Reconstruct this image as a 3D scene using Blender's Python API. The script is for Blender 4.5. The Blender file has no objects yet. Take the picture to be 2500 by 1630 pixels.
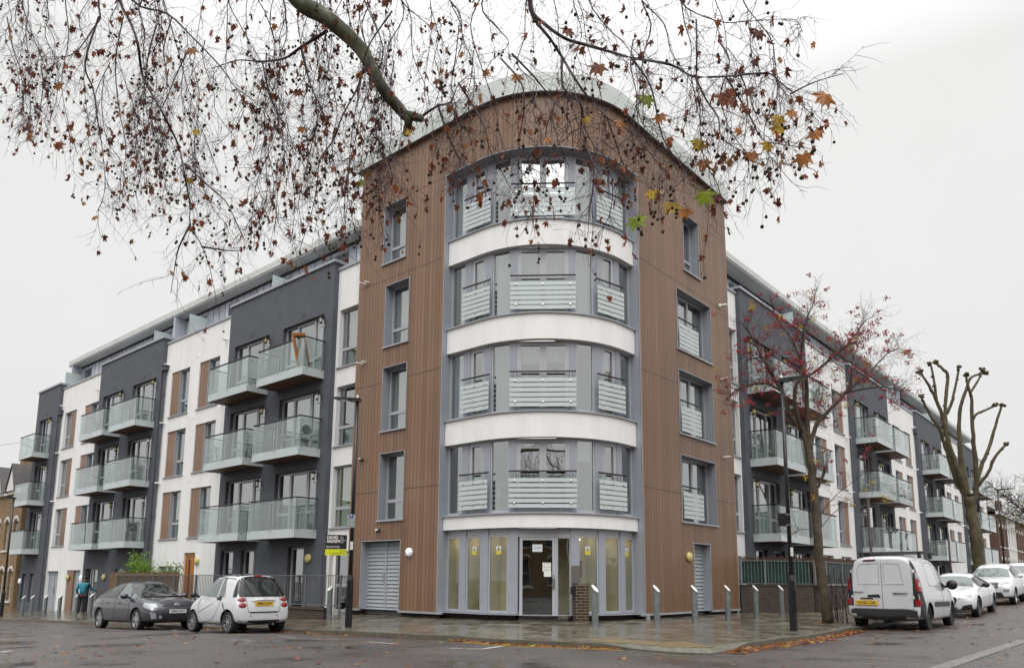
import bpy, bmesh, math, random
from mathutils import Vector, Matrix
R = math.radians
S = bpy.context.scene
COL = S.collection
rnd = random.Random(7)

# ------------------------------------------------------------------ camera, world, sun
EYE = 1.05
FPX, PITCH, ROLL, CY = 1823.871, 0.154822, -0.007395, 1131.52
cam = bpy.data.cameras.new('camera')
cam.sensor_width = 36.0
cam.lens = 36.0 * FPX / 2500
cam.shift_y = (CY - 815) / 2500
cam.clip_start = 0.1
cam.clip_end = 3000
camo = bpy.data.objects.new('camera', cam)
COL.objects.link(camo)
camo.matrix_world = Matrix.Translation((0, 0, EYE)) @ Matrix.Rotation(math.pi / 2 + PITCH, 4, 'X') @ Matrix.Rotation(-ROLL, 4, 'Z')
S.camera = camo

W = bpy.data.worlds.new('World')
S.world = W
W.use_nodes = True
nt = W.node_tree
nt.nodes.clear()
N = nt.nodes.new
sky = N('ShaderNodeTexSky'); sky.sky_type = 'NISHITA'; sky.sun_disc = False
sky.sun_elevation = R(52); sky.sun_rotation = R(200); sky.air_density = 1.0; sky.dust_density = 4.0
hs = N('ShaderNodeHueSaturation'); hs.inputs['Saturation'].default_value = 0.04; hs.inputs['Value'].default_value = 0.10
tc = N('ShaderNodeTexCoord'); sx = N('ShaderNodeSeparateXYZ')
ramp = N('ShaderNodeValToRGB')
e = ramp.color_ramp.elements
e[0].position = 0.0; e[0].color = (.83, .828, .825, 1)
e[1].position = 1.0; e[1].color = (3.4, 3.42, 3.46, 1)
k = ramp.color_ramp.elements.new(.12); k.color = (.855, .855, .85, 1)
k = ramp.color_ramp.elements.new(.55); k.color = (.90, .898, .89, 1)
k = ramp.color_ramp.elements.new(.72); k.color = (1.6, 1.6, 1.6, 1)
noi = N('ShaderNodeTexNoise'); noi.inputs['Scale'].default_value = 1.6; noi.inputs['Detail'].default_value = 5
nr = N('ShaderNodeMapRange'); nr.inputs['From Min'].default_value = .3; nr.inputs['From Max'].default_value = .7
nr.inputs['To Min'].default_value = .93; nr.inputs['To Max'].default_value = 1.03
mul = N('ShaderNodeMixRGB'); mul.blend_type = 'MULTIPLY'; mul.inputs[0].default_value = 1
mx = N('ShaderNodeMixRGB'); mx.inputs[0].default_value = 0.94
bg = N('ShaderNodeBackground'); bg.inputs['Strength'].default_value = 1.0
wo = N('ShaderNodeOutputWorld')
L = nt.links.new
L(tc.outputs['Generated'], sx.inputs[0]); L(sx.outputs['Z'], ramp.inputs[0])
L(tc.outputs['Generated'], noi.inputs['Vector']); L(noi.outputs['Fac'], nr.inputs['Value'])
L(ramp.outputs[0], mul.inputs[1]); L(nr.outputs[0], mul.inputs[2])
L(sky.outputs[0], hs.inputs['Color']); L(hs.outputs[0], mx.inputs[1]); L(mul.outputs[0], mx.inputs[2])
L(mx.outputs[0], bg.inputs[0]); L(bg.outputs[0], wo.inputs[0])

sl = bpy.data.lights.new('sun', 'SUN'); sl.energy = 1.5; sl.angle = R(50); sl.color = (1, .985, .96)
so = bpy.data.objects.new('sun', sl); COL.objects.link(so)
so.rotation_euler = (R(38), 0, R(20 - 20))
S.view_settings.view_transform = 'Standard'; S.view_settings.look = 'None'
S.view_settings.exposure = 0.0; S.view_settings.gamma = 1
S.cycles.max_bounces = 8; S.cycles.transparent_max_bounces = 24
S.cycles.glossy_bounces = 4; S.cycles.caustics_reflective = False; S.cycles.caustics_refractive = False

# ------------------------------------------------------------------ geometry frames
A_ = 0.8584028
dL = Vector((-math.sin(A_), math.cos(A_))); dR = Vector((math.cos(A_), math.sin(A_)))
CC = Vector((1.3303775, 18.7854821))
RR = 3.2; OO = CC + (dL + dR) * RR; HALF = RR * math.pi / 4
_b = -(dL + dR); A0 = math.atan2(_b.y, _b.x)

def FLw(s, o, z):
    P = CC + dL * s - dR * o; return (P.x, P.y, z)
def FRw(s, o, z):
    P = CC + dR * s - dL * o; return (P.x, P.y, z)
def FT(t, o, z):                      # along the tower front, round the corner
    if t < -HALF: P = CC + dL * (RR - HALF - t) - dR * o
    elif t > HALF: P = CC + dR * (RR + t - HALF) - dL * o
    else:
        a = A0 + t / RR; P = OO + Vector((math.cos(a), math.sin(a))) * (RR + o)
    return (P.x, P.y, z)
def to_t(P):
    P = Vector((P[0], P[1])); v = P - OO
    if v.dot(dL) > 0 and v.dot(dR) <= v.dot(dL):
        return RR - HALF - (P - CC).dot(dL), -(P - CC).dot(dR)
    if v.dot(dR) > 0:
        return (P - CC).dot(dR) - RR + HALF, -(P - CC).dot(dL)
    a = math.atan2(v.y, v.x) - A0
    while a > math.pi: a -= 2 * math.pi
    while a < -math.pi: a += 2 * math.pi
    return a * RR, v.length - RR

KERB = [(-300, 3.25, -2.3), (-60, 3.25, -1.75), (-29.3, 3.25, -.93), (-23.3, 3.25, -.75), (-15.7, 3.36, -.56), (-8.9, 3.55, -.36), (-6, 3.62, -.27),
        (-3, 3.9, -.16), (-1.7, 4.21, -.11), (-1.0, 4.75, -.08), (-.7, 5.36, -.07), (-.4, 5.6, -.07), (-.2, 5.7, -.08), (.2, 6.02, -.10),
        (.45, 6.7, -.12), (.6, 6.85, -.12), (.75, 6.5, -.12), (.95, 6.1, -.10), (1.6, 5.4, -.10), (2.4, 5.14, -.10), (5, 5.07, -.08), (8.5, 5.07, -.08), (29.5, 5.07, .55), (300, 5.07, .55)]
def kerb(t):
    for i in range(len(KERB) - 1):
        a, b = KERB[i], KERB[i + 1]
        if a[0] <= t <= b[0]:
            f = (t - a[0]) / (b[0] - a[0]); return a[1] + (b[1] - a[1]) * f, a[2] + (b[2] - a[2]) * f
    return (KERB[0] if t < 0 else KERB[-1])[1:]
def zwall(t):
    s = .687 - t
    if t > 9: return min(.55, .03 * (t - 9))
    return 0.0 if s < 8 else max(-.028 * (s - 8), -1.5)
CAMB = .10
def gz(P, road=False):
    t, o = to_t(P); ko, kz = kerb(t)
    if o >= ko or road: return kz - .1 + CAMB * min(1, max(0, o - ko) / 3)
    f = max(0, o) / ko; return zwall(t) * (1 - f) + kz * f
def ray(x, y):                        # reference-picture coordinates -> direction from the eye
    u, v = x - 1250.67, CY - y; c, s = math.cos(ROLL), math.sin(ROLL)
    X, Y = (c * u + s * v) / FPX, (-s * u + c * v) / FPX
    return Vector((X, math.cos(PITCH) - Y * math.sin(PITCH), math.sin(PITCH) + Y * math.cos(PITCH)))
def atD(x, y, D):
    r = ray(x, y); r = r * (D / r.y); return Vector((r.x, r.y, r.z + EYE))
def onG(x, y):
    z = -.1
    r = ray(x, y)
    for _ in range(40):
        P = r * ((z - EYE) / r.z); z = z * .5 + .5 * gz(P)
    return Vector((P.x, P.y, gz(P)))

# ------------------------------------------------------------------ materials
def srgb(c): return tuple((x / 255 / 12.92 if x / 255 <= .04045 else ((x / 255 + .055) / 1.055) ** 2.4) for x in c) + (1,)
MATS = {}
def mat(name, col=(.5, .5, .5), rough=.6, metal=0.0, noise=0.0, nscale=8, bump=0.0, bscale=60, spec=.5, coat=0, trans=0, emit=None, stretch=None, rvar=0):
    if name in MATS: return MATS[name]
    m = bpy.data.materials.new(name); m.use_nodes = True; MATS[name] = m
    n = m.node_tree; b = n.nodes['Principled BSDF']
    b.inputs['Base Color'].default_value = (*col[:3], 1); b.inputs['Roughness'].default_value = rough
    b.inputs['Metallic'].default_value = metal; b.inputs['Specular IOR Level'].default_value = spec
    b.inputs['Coat Weight'].default_value = coat; b.inputs['Coat Roughness'].default_value = .04
    if emit: b.inputs['Emission Color'].default_value = (*emit[:3], 1); b.inputs['Emission Strength'].default_value = emit[3]
    if noise or bump or rvar:
        tcn = n.nodes.new('ShaderNodeTexCoord'); src = tcn.outputs['Object']
        if stretch:
            mp = n.nodes.new('ShaderNodeMapping'); mp.inputs['Scale'].default_value = stretch
            n.links.new(src, mp.inputs[0]); src = mp.outputs[0]
    if noise:
        t1 = n.nodes.new('ShaderNodeTexNoise'); t1.inputs['Scale'].default_value = nscale; t1.inputs['Detail'].default_value = 6
        t1.inputs['Roughness'].default_value = .65
        n.links.new(src, t1.inputs['Vector'])
        mr = n.nodes.new('ShaderNodeMapRange'); mr.inputs['From Min'].default_value = .28; mr.inputs['From Max'].default_value = .72
        mr.inputs['To Min'].default_value = 1 - noise; mr.inputs['To Max'].default_value = 1 + noise
        n.links.new(t1.outputs['Fac'], mr.inputs[0])
        mm = n.nodes.new('ShaderNodeMixRGB'); mm.blend_type = 'MULTIPLY'; mm.inputs[0].default_value = 1
        mm.inputs[1].default_value = (*col[:3], 1); n.links.new(mr.outputs[0], mm.inputs[2]); n.links.new(mm.outputs[0], b.inputs['Base Color'])
        if rvar:
            mr2 = n.nodes.new('ShaderNodeMapRange'); mr2.inputs['From Min'].default_value = .35; mr2.inputs['From Max'].default_value = .65
            mr2.inputs['To Min'].default_value = max(0.02, rough - rvar); mr2.inputs['To Max'].default_value = rough + rvar
            n.links.new(t1.outputs['Fac'], mr2.inputs[0]); n.links.new(mr2.outputs[0], b.inputs['Roughness'])
    if bump:
        t2 = n.nodes.new('ShaderNodeTexNoise'); t2.inputs['Scale'].default_value = bscale; t2.inputs['Detail'].default_value = 4
        n.links.new(src, t2.inputs['Vector'])
        bp = n.nodes.new('ShaderNodeBump'); bp.inputs['Strength'].default_value = bump; bp.inputs['Distance'].default_value = .01
        n.links.new(t2.outputs['Fac'], bp.inputs['Height']); n.links.new(bp.outputs[0], b.inputs['Normal'])
    return m

def glass_mat(name, tint, refl, rough=.0, milky=0.0, milk=(.7, .75, .73), gcol=(.93, .96, .96)):
    m = bpy.data.materials.new(name); m.use_nodes = True; MATS[name] = m
    n = m.node_tree; n.nodes.clear(); K = n.nodes.new; l = n.links.new
    tr = K('ShaderNodeBsdfTransparent'); tr.inputs[0].default_value = (*tint, 1)
    gl = K('ShaderNodeBsdfGlossy'); gl.inputs['Roughness'].default_value = rough; gl.inputs[0].default_value = (*gcol, 1)
    lw = K('ShaderNodeLayerWeight'); lw.inputs['Blend'].default_value = .5
    pw = K('ShaderNodeMath'); pw.operation = 'POWER'; pw.inputs[1].default_value = 4.5; l(lw.outputs['Facing'], pw.inputs[0])
    mr = K('ShaderNodeMapRange'); mr.inputs['To Min'].default_value = refl; mr.inputs['To Max'].default_value = 1.0
    l(pw.outputs[0], mr.inputs[0])
    mx = K('ShaderNodeMixShader'); l(mr.outputs[0], mx.inputs[0]); l(tr.outputs[0], mx.inputs[1]); l(gl.outputs[0], mx.inputs[2])
    o = K('ShaderNodeOutputMaterial'); last = mx
    tcn = K('ShaderNodeTexCoord'); nz = K('ShaderNodeTexNoise'); nz.inputs['Scale'].default_value = .9; nz.inputs['Detail'].default_value = 1
    bp = K('ShaderNodeBump'); bp.inputs['Strength'].default_value = .12; bp.inputs['Distance'].default_value = .05
    l(tcn.outputs['Object'], nz.inputs['Vector']); l(nz.outputs['Fac'], bp.inputs['Height']); l(bp.outputs[0], gl.inputs['Normal'])
    if milky:
        df = K('ShaderNodeBsdfDiffuse'); df.inputs[0].default_value = (*milk, 1)
        m2 = K('ShaderNodeMixShader'); m2.inputs[0].default_value = milky
        l(mx.outputs[0], m2.inputs[1]); l(df.outputs[0], m2.inputs[2]); last = m2
    l(last.outputs[0], o.inputs[0]); return m

def node_mat(name):
    m = bpy.data.materials.new(name); m.use_nodes = True; MATS[name] = m
    return m, m.node_tree, m.node_tree.nodes['Principled BSDF'], m.node_tree.nodes.new, m.node_tree.links.new
def mth(K, l, op, a, b=None):
    x = K('ShaderNodeMath'); x.operation = op
    for i, v in enumerate((a, b)):
        if v is None: continue
        if isinstance(v, (int, float)): x.inputs[i].default_value = v
        else: l(v, x.inputs[i])
    return x.outputs[0]

# timber-look cladding: UV is (metres along wall, height)
def cladding(name, base, pitch, joints=()):
    m, n, b, K, l = node_mat(name)
    uv = K('ShaderNodeUVMap'); sp = K('ShaderNodeSeparateXYZ'); l(uv.outputs[0], sp.inputs[0])
    u = mth(K, l, 'DIVIDE', sp.outputs['X'], pitch)
    fr = mth(K, l, 'FRACT', u); g = mth(K, l, 'LESS_THAN', fr, .10)
    fl = mth(K, l, 'FLOOR', u)
    wn = K('ShaderNodeTexWhiteNoise'); wn.noise_dimensions = '1D'; l(fl, wn.inputs['W'])
    for j in joints:
        d = mth(K, l, 'ABSOLUTE', mth(K, l, 'SUBTRACT', sp.outputs['Y'], j)); g = mth(K, l, 'MAXIMUM', g, mth(K, l, 'LESS_THAN', d, .012))
    mp = K('ShaderNodeMapping'); mp.inputs['Scale'].default_value = (26, 1.3, 1); l(uv.outputs[0], mp.inputs[0])
    gr = K('ShaderNodeTexNoise'); gr.inputs['Scale'].default_value = 3; gr.inputs['Detail'].default_value = 5; l(mp.outputs[0], gr.inputs['Vector'])
    cr = K('ShaderNodeMixRGB'); cr.blend_type = 'MIX'; cr.inputs[1].default_value = (*[c * .76 for c in base], 1); cr.inputs[2].default_value = (base[0] * 1.28, base[1] * 1.34, base[2] * 1.42, 1)
    big = K('ShaderNodeTexNoise'); big.inputs['Scale'].default_value = .45; big.inputs['Detail'].default_value = 4; l(uv.outputs[0], big.inputs['Vector'])
    f = mth(K, l, 'ADD', mth(K, l, 'ADD', mth(K, l, 'MULTIPLY', wn.outputs['Value'], .6), mth(K, l, 'MULTIPLY', gr.outputs['Fac'], .35)), mth(K, l, 'MULTIPLY', mth(K, l, 'SUBTRACT', big.outputs['Fac'], .5), 1.1)); l(f, cr.inputs[0])
    mx = K('ShaderNodeMixRGB'); l(g, mx.inputs[0]); l(cr.outputs[0], mx.inputs[1]); mx.inputs[2].default_value = (*[c * .22 for c in base], 1)
    l(mx.outputs[0], b.inputs['Base Color']); b.inputs['Roughness'].default_value = .6; b.inputs['Specular IOR Level'].default_value = .3
    b.inputs['Coat Weight'].default_value = .4; b.inputs['Coat IOR'].default_value = 1.6; b.inputs['Coat Roughness'].default_value = .32
    bp = K('ShaderNodeBump'); bp.inputs['Strength'].default_value = .6; bp.inputs['Distance'].default_value = .012
    l(mth(K, l, 'SUBTRACT', 1.0, g), bp.inputs['Height']); l(bp.outputs[0], b.inputs['Normal'])
    return m

def brick_mat(name, c1, c2, mortar, scale=1, rough=.8, bw=.225, bh=.075, uv=True, bumps=.5):
    m, n, b, K, l = node_mat(name)
    src = K('ShaderNodeUVMap').outputs[0]
    br = K('ShaderNodeTexBrick'); br.inputs['Scale'].default_value = 1; br.inputs['Brick Width'].default_value = bw; br.inputs['Row Height'].default_value = bh
    br.inputs['Mortar Size'].default_value = .006; br.inputs['Color1'].default_value = (*c1, 1); br.inputs['Color2'].default_value = (*c2, 1); br.inputs['Mortar'].default_value = (*mortar, 1)
    l(src, br.inputs['Vector'])
    nz = K('ShaderNodeTexNoise'); nz.inputs['Scale'].default_value = 5; nz.inputs['Detail'].default_value = 6; l(src, nz.inputs['Vector'])
    mr = K('ShaderNodeMapRange'); mr.inputs['To Min'].default_value = .6; mr.inputs['To Max'].default_value = 1.4; l(nz.outputs['Fac'], mr.inputs[0])
    mm = K('ShaderNodeMixRGB'); mm.blend_type = 'MULTIPLY'; mm.inputs[0].default_value = 1; l(br.outputs['Color'], mm.inputs[1]); l(mr.outputs[0], mm.inputs[2])
    l(mm.outputs[0], b.inputs['Base Color']); b.inputs['Roughness'].default_value = rough
    bp = K('ShaderNodeBump'); bp.inputs['Strength'].default_value = bumps; bp.inputs['Distance'].default_value = .01; bp.invert = True
    l(br.outputs['Fac'], bp.inputs['Height']); l(bp.outputs[0], b.inputs['Normal'])
    return m

M_clad = cladding('brown_cladding', (.215, .115, .064), .163, (3.80, 7.36, 10.87, 13.54))
M_clad2 = cladding('brown_panel', (.26, .145, .085), .14)
M_white = mat('white_render', (.86, .85, .835), .8, noise=.075, nscale=1.0, bump=.12, bscale=90, stretch=(2.2, 2.2, .35))
M_grey = mat('grey_render', (.088, .096, .112), .75, noise=.16, nscale=2.2, bump=.3, bscale=45)
M_lining = mat('blue_grey_metal', (.325, .345, .39), .42, noise=.05, nscale=3, rvar=.08)
M_frame = mat('window_frame_grey', (.44, .45, .48), .4)
M_cap = mat('coping_metal', (.36, .38, .41), .4, noise=.06, nscale=2)
M_fascia = mat('roof_fascia', (.60, .61, .59), .55, noise=.10, nscale=1.2, stretch=(1, 1, .3))
M_band = mat('band_white_metal', (.60, .635, .615), .45, noise=.07, nscale=1.0)
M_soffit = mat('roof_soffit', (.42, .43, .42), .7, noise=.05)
M_pent = mat('zinc_panel', (.46, .48, .54), .38, noise=.06, nscale=1.5)
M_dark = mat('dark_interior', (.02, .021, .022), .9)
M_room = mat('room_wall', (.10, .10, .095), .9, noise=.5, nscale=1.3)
M_lobby = mat('lobby_wall', (.60, .55, .40), .8, noise=.2, nscale=.8)
M_curt2 = mat('cream_curtain', (.52, .49, .42), .9, noise=.25, nscale=1.0, stretch=(10, 10, .3)); M_curt3 = mat('grey_curtain', (.30, .33, .35), .9, noise=.25, nscale=1.0, stretch=(12, 12, .3)); M_curt4 = mat('pale_blind', (.70, .72, .73), .8)
M_curtain = mat('net_curtain', (.62, .64, .63), .9, noise=.22, nscale=1.0, stretch=(14, 14, .3))
M_blind = mat('green_blind', (.42, .50, .14), .9, noise=.08)
M_rail = mat('dark_handrail', (.028, .02, .019), .4)
M_steel = mat('stainless_steel', (.55, .56, .57), .25, metal=1)
M_galv = mat('galvanised_steel', (.22, .245, .25), .45, metal=.55, noise=.28, nscale=9, rvar=.15)
M_railing = mat('railing_grey', (.16, .17, .18), .5, metal=.3)
M_wood = mat('timber_soffit', (.16, .085, .05), .6, noise=.25, nscale=3)
M_frost = mat('frosted_glass_skirt', (.50, .56, .555), .22, noise=.07, nscale=1.5, spec=.6)
M_fstripe = mat('frosted_stripe', (.56, .61, .60), .3)
M_black = mat('black_plastic', (.012, .012, .013), .45)
M_blackp = mat('black_paint', (.010, .010, .012), .3, noise=.3, nscale=12)
M_yellamp = mat('yellowed_lamp_glass', (.62, .52, .20), .35)
M_whlamp = mat('white_lamp_glass', (.85, .87, .95), .3, emit=(.9, .93, 1, .25))
M_shut = mat('louvre_grey', (.37, .40, .425), .4, noise=.05)
M_orange = mat('orange_door_timber', (.42, .15, .025), .35, noise=.2, nscale=6, stretch=(1, 1, .2))
M_wplastic = mat('white_plastic', (.75, .74, .70), .4)
M_brickD = brick_mat('dark_brick', (.040, .028, .024), (.062, .040, .032), (.11, .10, .085))
M_brickY = brick_mat('yellow_stock_brick', (.30, .19, .08), (.20, .12, .055), (.30, .26, .20))
M_brickR = brick_mat('brown_red_brick', (.10, .052, .034), (.14, .07, .045), (.16, .14, .12))
G_win = glass_mat('window_glass', (.62, .68, .68), .40)
G_lobby = glass_mat('lobby_glass', (.80, .84, .82), .10)
G_bal = glass_mat('balcony_glass', (.875, .915, .905), .09, milky=.06, milk=(.66, .72, .71))
G_car = glass_mat('car_glass', (.13, .16, .15), .10, gcol=(.8, .85, .86))

# ------------------------------------------------------------------ mesh helper
class MB:
    def __init__(s): s.v = []; s.f = []; s.uv = []; s.mi = []; s.key = {}
    def face(s, pts, uv=None, mi=0):
        i0 = len(s.v); s.v += [tuple(p) for p in pts]; s.f.append(tuple(range(i0, i0 + len(pts))))
        s.uv += list(uv) if uv else [(0, 0)] * len(pts); s.mi.append(mi)
    def box(s, x0, x1, y0, y1, z0, z1, F=None, mi=0, seg=1, taper=None):
        F = F or (lambda a, b, c: (a, b, c))
        for k in range(seg):
            a, b = x0 + (x1 - x0) * k / seg, x0 + (x1 - x0) * (k + 1) / seg
            s.face([F(a, y1, z0), F(b, y1, z0), F(b, y1, z1), F(a, y1, z1)], [(a, z0), (b, z0), (b, z1), (a, z1)], mi)
            s.face([F(a, y0, z0), F(a, y0, z1), F(b, y0, z1), F(b, y0, z0)], [(a, z0), (a, z1), (b, z1), (b, z0)], mi)
            s.face([F(a, y0, z1), F(a, y1, z1), F(b, y1, z1), F(b, y0, z1)], [(a, y0), (a, y1), (b, y1), (b, y0)], mi)
            s.face([F(a, y0, z0), F(b, y0, z0), F(b, y1, z0), F(a, y1, z0)], [(a, y0), (b, y0), (b, y1), (a, y1)], mi)
        s.face([F(x0, y0, z0), F(x0, y1, z0), F(x0, y1, z1), F(x0, y0, z1)], [(y0, z0), (y1, z0), (y1, z1), (y0, z1)], mi)
        s.face([F(x1, y0, z0), F(x1, y0, z1), F(x1, y1, z1), F(x1, y1, z0)], [(y0, z0), (y0, z1), (y1, z1), (y1, z0)], mi)
    def tube(s, pts, rad, n=8, mi=0, cap=True):
        pts = [Vector(p) for p in pts]
        rad = rad if isinstance(rad, (list, tuple)) else [rad] * len(pts)
        rings = []; up = None
        for i, p in enumerate(pts):
            d = (pts[min(i + 1, len(pts) - 1)] - pts[max(i - 1, 0)])
            d = d.normalized() if d.length > 1e-9 else Vector((0, 0, 1))
            if up is None: up = Vector((1, 0, 0)) if abs(d.x) < .8 else Vector((0, 1, 0))
            a = d.cross(up)
            if a.length < 1e-6: a = d.cross(Vector((0, 1, .3)))
            a.normalize(); b = d.cross(a); up = b.cross(d) if False else up
            rings.append([p + (a * math.cos(2 * math.pi * k / n) + b * math.sin(2 * math.pi * k / n)) * rad[i] for k in range(n)])
        i0 = len(s.v)
        for r_ in rings: s.v += [tuple(q) for q in r_]
        for i in range(len(rings) - 1):
            for k in range(n):
                s.f.append((i0 + i * n + k, i0 + i * n + (k + 1) % n, i0 + (i + 1) * n + (k + 1) % n, i0 + (i + 1) * n + k)); s.uv += [(0, 0)] * 4; s.mi.append(mi)
        if cap:
            s.f.append(tuple(i0 + k for k in range(n))); s.uv += [(0, 0)] * n; s.mi.append(mi)
            j = i0 + (len(rings) - 1) * n; s.f.append(tuple(j + n - 1 - k for k in range(n))); s.uv += [(0, 0)] * n; s.mi.append(mi)
    def lathe(s, c, prof, n=16, axis=(0, 0, 1), mi=0):     # prof: [(r, h)]
        ax = Vector(axis).normalized(); a = ax.orthogonal().normalized(); b = ax.cross(a); c = Vector(c)
        i0 = len(s.v)
        for r_, h in prof:
            for k in range(n):
                q = c + ax * h + (a * math.cos(2 * math.pi * k / n) + b * math.sin(2 * math.pi * k / n)) * r_; s.v.append(tuple(q))
        for i in range(len(prof) - 1):
            for k in range(n):
                s.f.append((i0 + i * n + k, i0 + i * n + (k + 1) % n, i0 + (i + 1) * n + (k + 1) % n, i0 + (i + 1) * n + k)); s.uv += [(0, 0)] * 4; s.mi.append(mi)
        if prof[0][0] > 1e-4: s.f.append(tuple(i0 + k for k in range(n))); s.uv += [(0, 0)] * n; s.mi.append(mi)
        if prof[-1][0] > 1e-4:
            j = i0 + (len(prof) - 1) * n; s.f.append(tuple(j + n - 1 - k for k in range(n))); s.uv += [(0, 0)] * n; s.mi.append(mi)
    def sphere(s, c, r_, n=8, m=5, sc=(1, 1, 1), mi=0):
        i0 = len(s.v); c = Vector(c)
        for i in range(m + 1):
            th = math.pi * i / m
            for k in range(n):
                ph = 2 * math.pi * k / n
                s.v.append((c.x + r_ * sc[0] * math.sin(th) * math.cos(ph), c.y + r_ * sc[1] * math.sin(th) * math.sin(ph), c.z + r_ * sc[2] * math.cos(th)))
        for i in range(m):
            for k in range(n):
                s.f.append((i0 + i * n + k, i0 + (i + 1) * n + k, i0 + (i + 1) * n + (k + 1) % n, i0 + i * n + (k + 1) % n)); s.uv += [(0, 0)] * 4; s.mi.append(mi)
    def build(s, name, mats, parent=None, smooth=False, merge=True, xf=None):
        if not s.f: return None
        me = bpy.data.meshes.new(name)
        vs = s.v if xf is None else [tuple(xf @ Vector(v)) for v in s.v]
        if parent is not None and parent.get('_inv') is None: pass
        me.from_pydata(vs, [], s.f); 
        ul = me.uv_layers.new(name='UVMap')
        flat = [c for p in s.uv for c in p]
        ul.data.foreach_set('uv', flat)
        if not isinstance(mats, (list, tuple)): mats = [mats]
        for m in mats: me.materials.append(m)
        me.polygons.foreach_set('material_index', s.mi)
        if merge:
            bm = bmesh.new(); bm.from_mesh(me); bmesh.ops.remove_doubles(bm, verts=bm.verts, dist=1e-5)
            bmesh.ops.recalc_face_normals(bm, faces=bm.faces); bm.to_mesh(me); bm.free()
        if smooth: me.polygons.foreach_set('use_smooth', [True] * len(me.polygons)); 
        me.update()
        o = bpy.data.objects.new(name, me); COL.objects.link(o)
        if parent is not None: o.parent = parent
        return o

def empty(name, loc=(0, 0, 0), rz=0.0, rot=None):
    o = bpy.data.objects.new(name, None); COL.objects.link(o); o.location = loc
    o.rotation_euler = rot if rot else (0, 0, rz); o.empty_display_size = .2; return o
def tag(o, label=None, cat=None, group=None, kind=None):
    if label: o['label'] = label
    if cat: o['category'] = cat
    if group: o['group'] = group
    if kind: o['kind'] = kind
    return o
def copy_tree(o, parent=None):
    c = o.copy(); COL.objects.link(c); c.parent = parent
    for ch in o.children: copy_tree(ch, c)
    return c
def text_mesh(mb, txt, size, F, mi=0, align='CENTER', depth=.004, bold=0.0, sx=1.0):
    """flat lettering: F maps (right, up, out) to world"""
    cu = bpy.data.curves.new('t', 'FONT'); cu.body = txt; cu.size = size; cu.align_x = align; cu.align_y = 'CENTER'; cu.resolution_u = 3; cu.offset = bold
    ob = bpy.data.objects.new('t', cu); COL.objects.link(ob)
    me = bpy.data.meshes.new_from_object(ob)
    for p in me.polygons:
        mb.face([F(me.vertices[i].co.x * sx, me.vertices[i].co.y, depth) for i in p.vertices], None, mi)
    bpy.data.objects.remove(ob); bpy.data.curves.remove(cu); bpy.data.meshes.remove(me)
INV = {}
def wempty(name, loc):
    o = empty(name, loc); INV[o.name] = Matrix.Translation(Vector(loc)).inverted(); return o
_build0 = MB.build
def _build(s, name, mats, parent=None, **k):
    o = _build0(s, name, mats, parent, **k)
    if o is not None and parent is not None and parent.name in INV: o.matrix_parent_inverse = INV[parent.name]
    return o
MB.build = _build

def shell(mb, F, a0, a1, z0, z1, off, ops, seg=None, mi=0, rmi=1):
    """one wall face with rectangular openings (a0,a1,z0,z1,depth) and their reveals"""
    As = {a0, a1}; Zs = {z0, z1}
    for o in ops: As |= {o[0], o[1]}; Zs |= {o[2], o[3]}
    if seg:
        k = math.ceil(a0 / seg)
        while k * seg < a1:
            if -HALF - seg <= k * seg <= HALF + seg: As.add(k * seg)
            k += 1
    As = sorted(a for a in As if a0 <= a <= a1); Zs = sorted(z for z in Zs if z0 <= z <= z1)
    for i in range(len(As) - 1):
        for j in range(len(Zs) - 1):
            a, b, c, d = As[i], As[i + 1], Zs[j], Zs[j + 1]; ma, mz = (a + b) / 2, (c + d) / 2
            if b - a < 1e-6 or d - c < 1e-6: continue
            if any(o[0] < ma < o[1] and o[2] < mz < o[3] for o in ops): continue
            mb.face([F(a, off, c), F(b, off, c), F(b, off, d), F(a, off, d)], [(a, c), (b, c), (b, d), (a, d)], mi)
    for o in ops:
        x0, x1, c, d, dep = o[:5]
        if dep <= 0: continue
        y = off - dep
        mb.face([F(x0, off, c), F(x0, off, d), F(x0, y, d), F(x0, y, c)], [(off, c), (off, d), (y, d), (y, c)], rmi)
        mb.face([F(x1, off, c), F(x1, off, d), F(x1, y, d), F(x1, y, c)], [(off, c), (off, d), (y, d), (y, c)], rmi)
        xs = [a for a in As if x0 <= a <= x1]
        for i in range(len(xs) - 1):
            a, b = xs[i], xs[i + 1]
            mb.face([F(a, off, d), F(b, off, d), F(b, y, d), F(a, y, d)], None, rmi)
            mb.face([F(a, off, c), F(b, off, c), F(b, y, c), F(a, y, c)], None, rmi)

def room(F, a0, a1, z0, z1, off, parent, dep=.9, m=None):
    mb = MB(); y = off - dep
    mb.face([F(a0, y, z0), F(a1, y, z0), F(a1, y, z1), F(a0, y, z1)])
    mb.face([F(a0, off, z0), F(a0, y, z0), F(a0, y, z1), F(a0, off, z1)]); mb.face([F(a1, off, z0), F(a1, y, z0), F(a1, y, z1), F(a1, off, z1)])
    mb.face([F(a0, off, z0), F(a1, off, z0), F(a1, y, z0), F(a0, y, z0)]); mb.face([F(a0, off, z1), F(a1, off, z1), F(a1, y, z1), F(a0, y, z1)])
    return mb.build('interior', m or M_room, parent)

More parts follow.
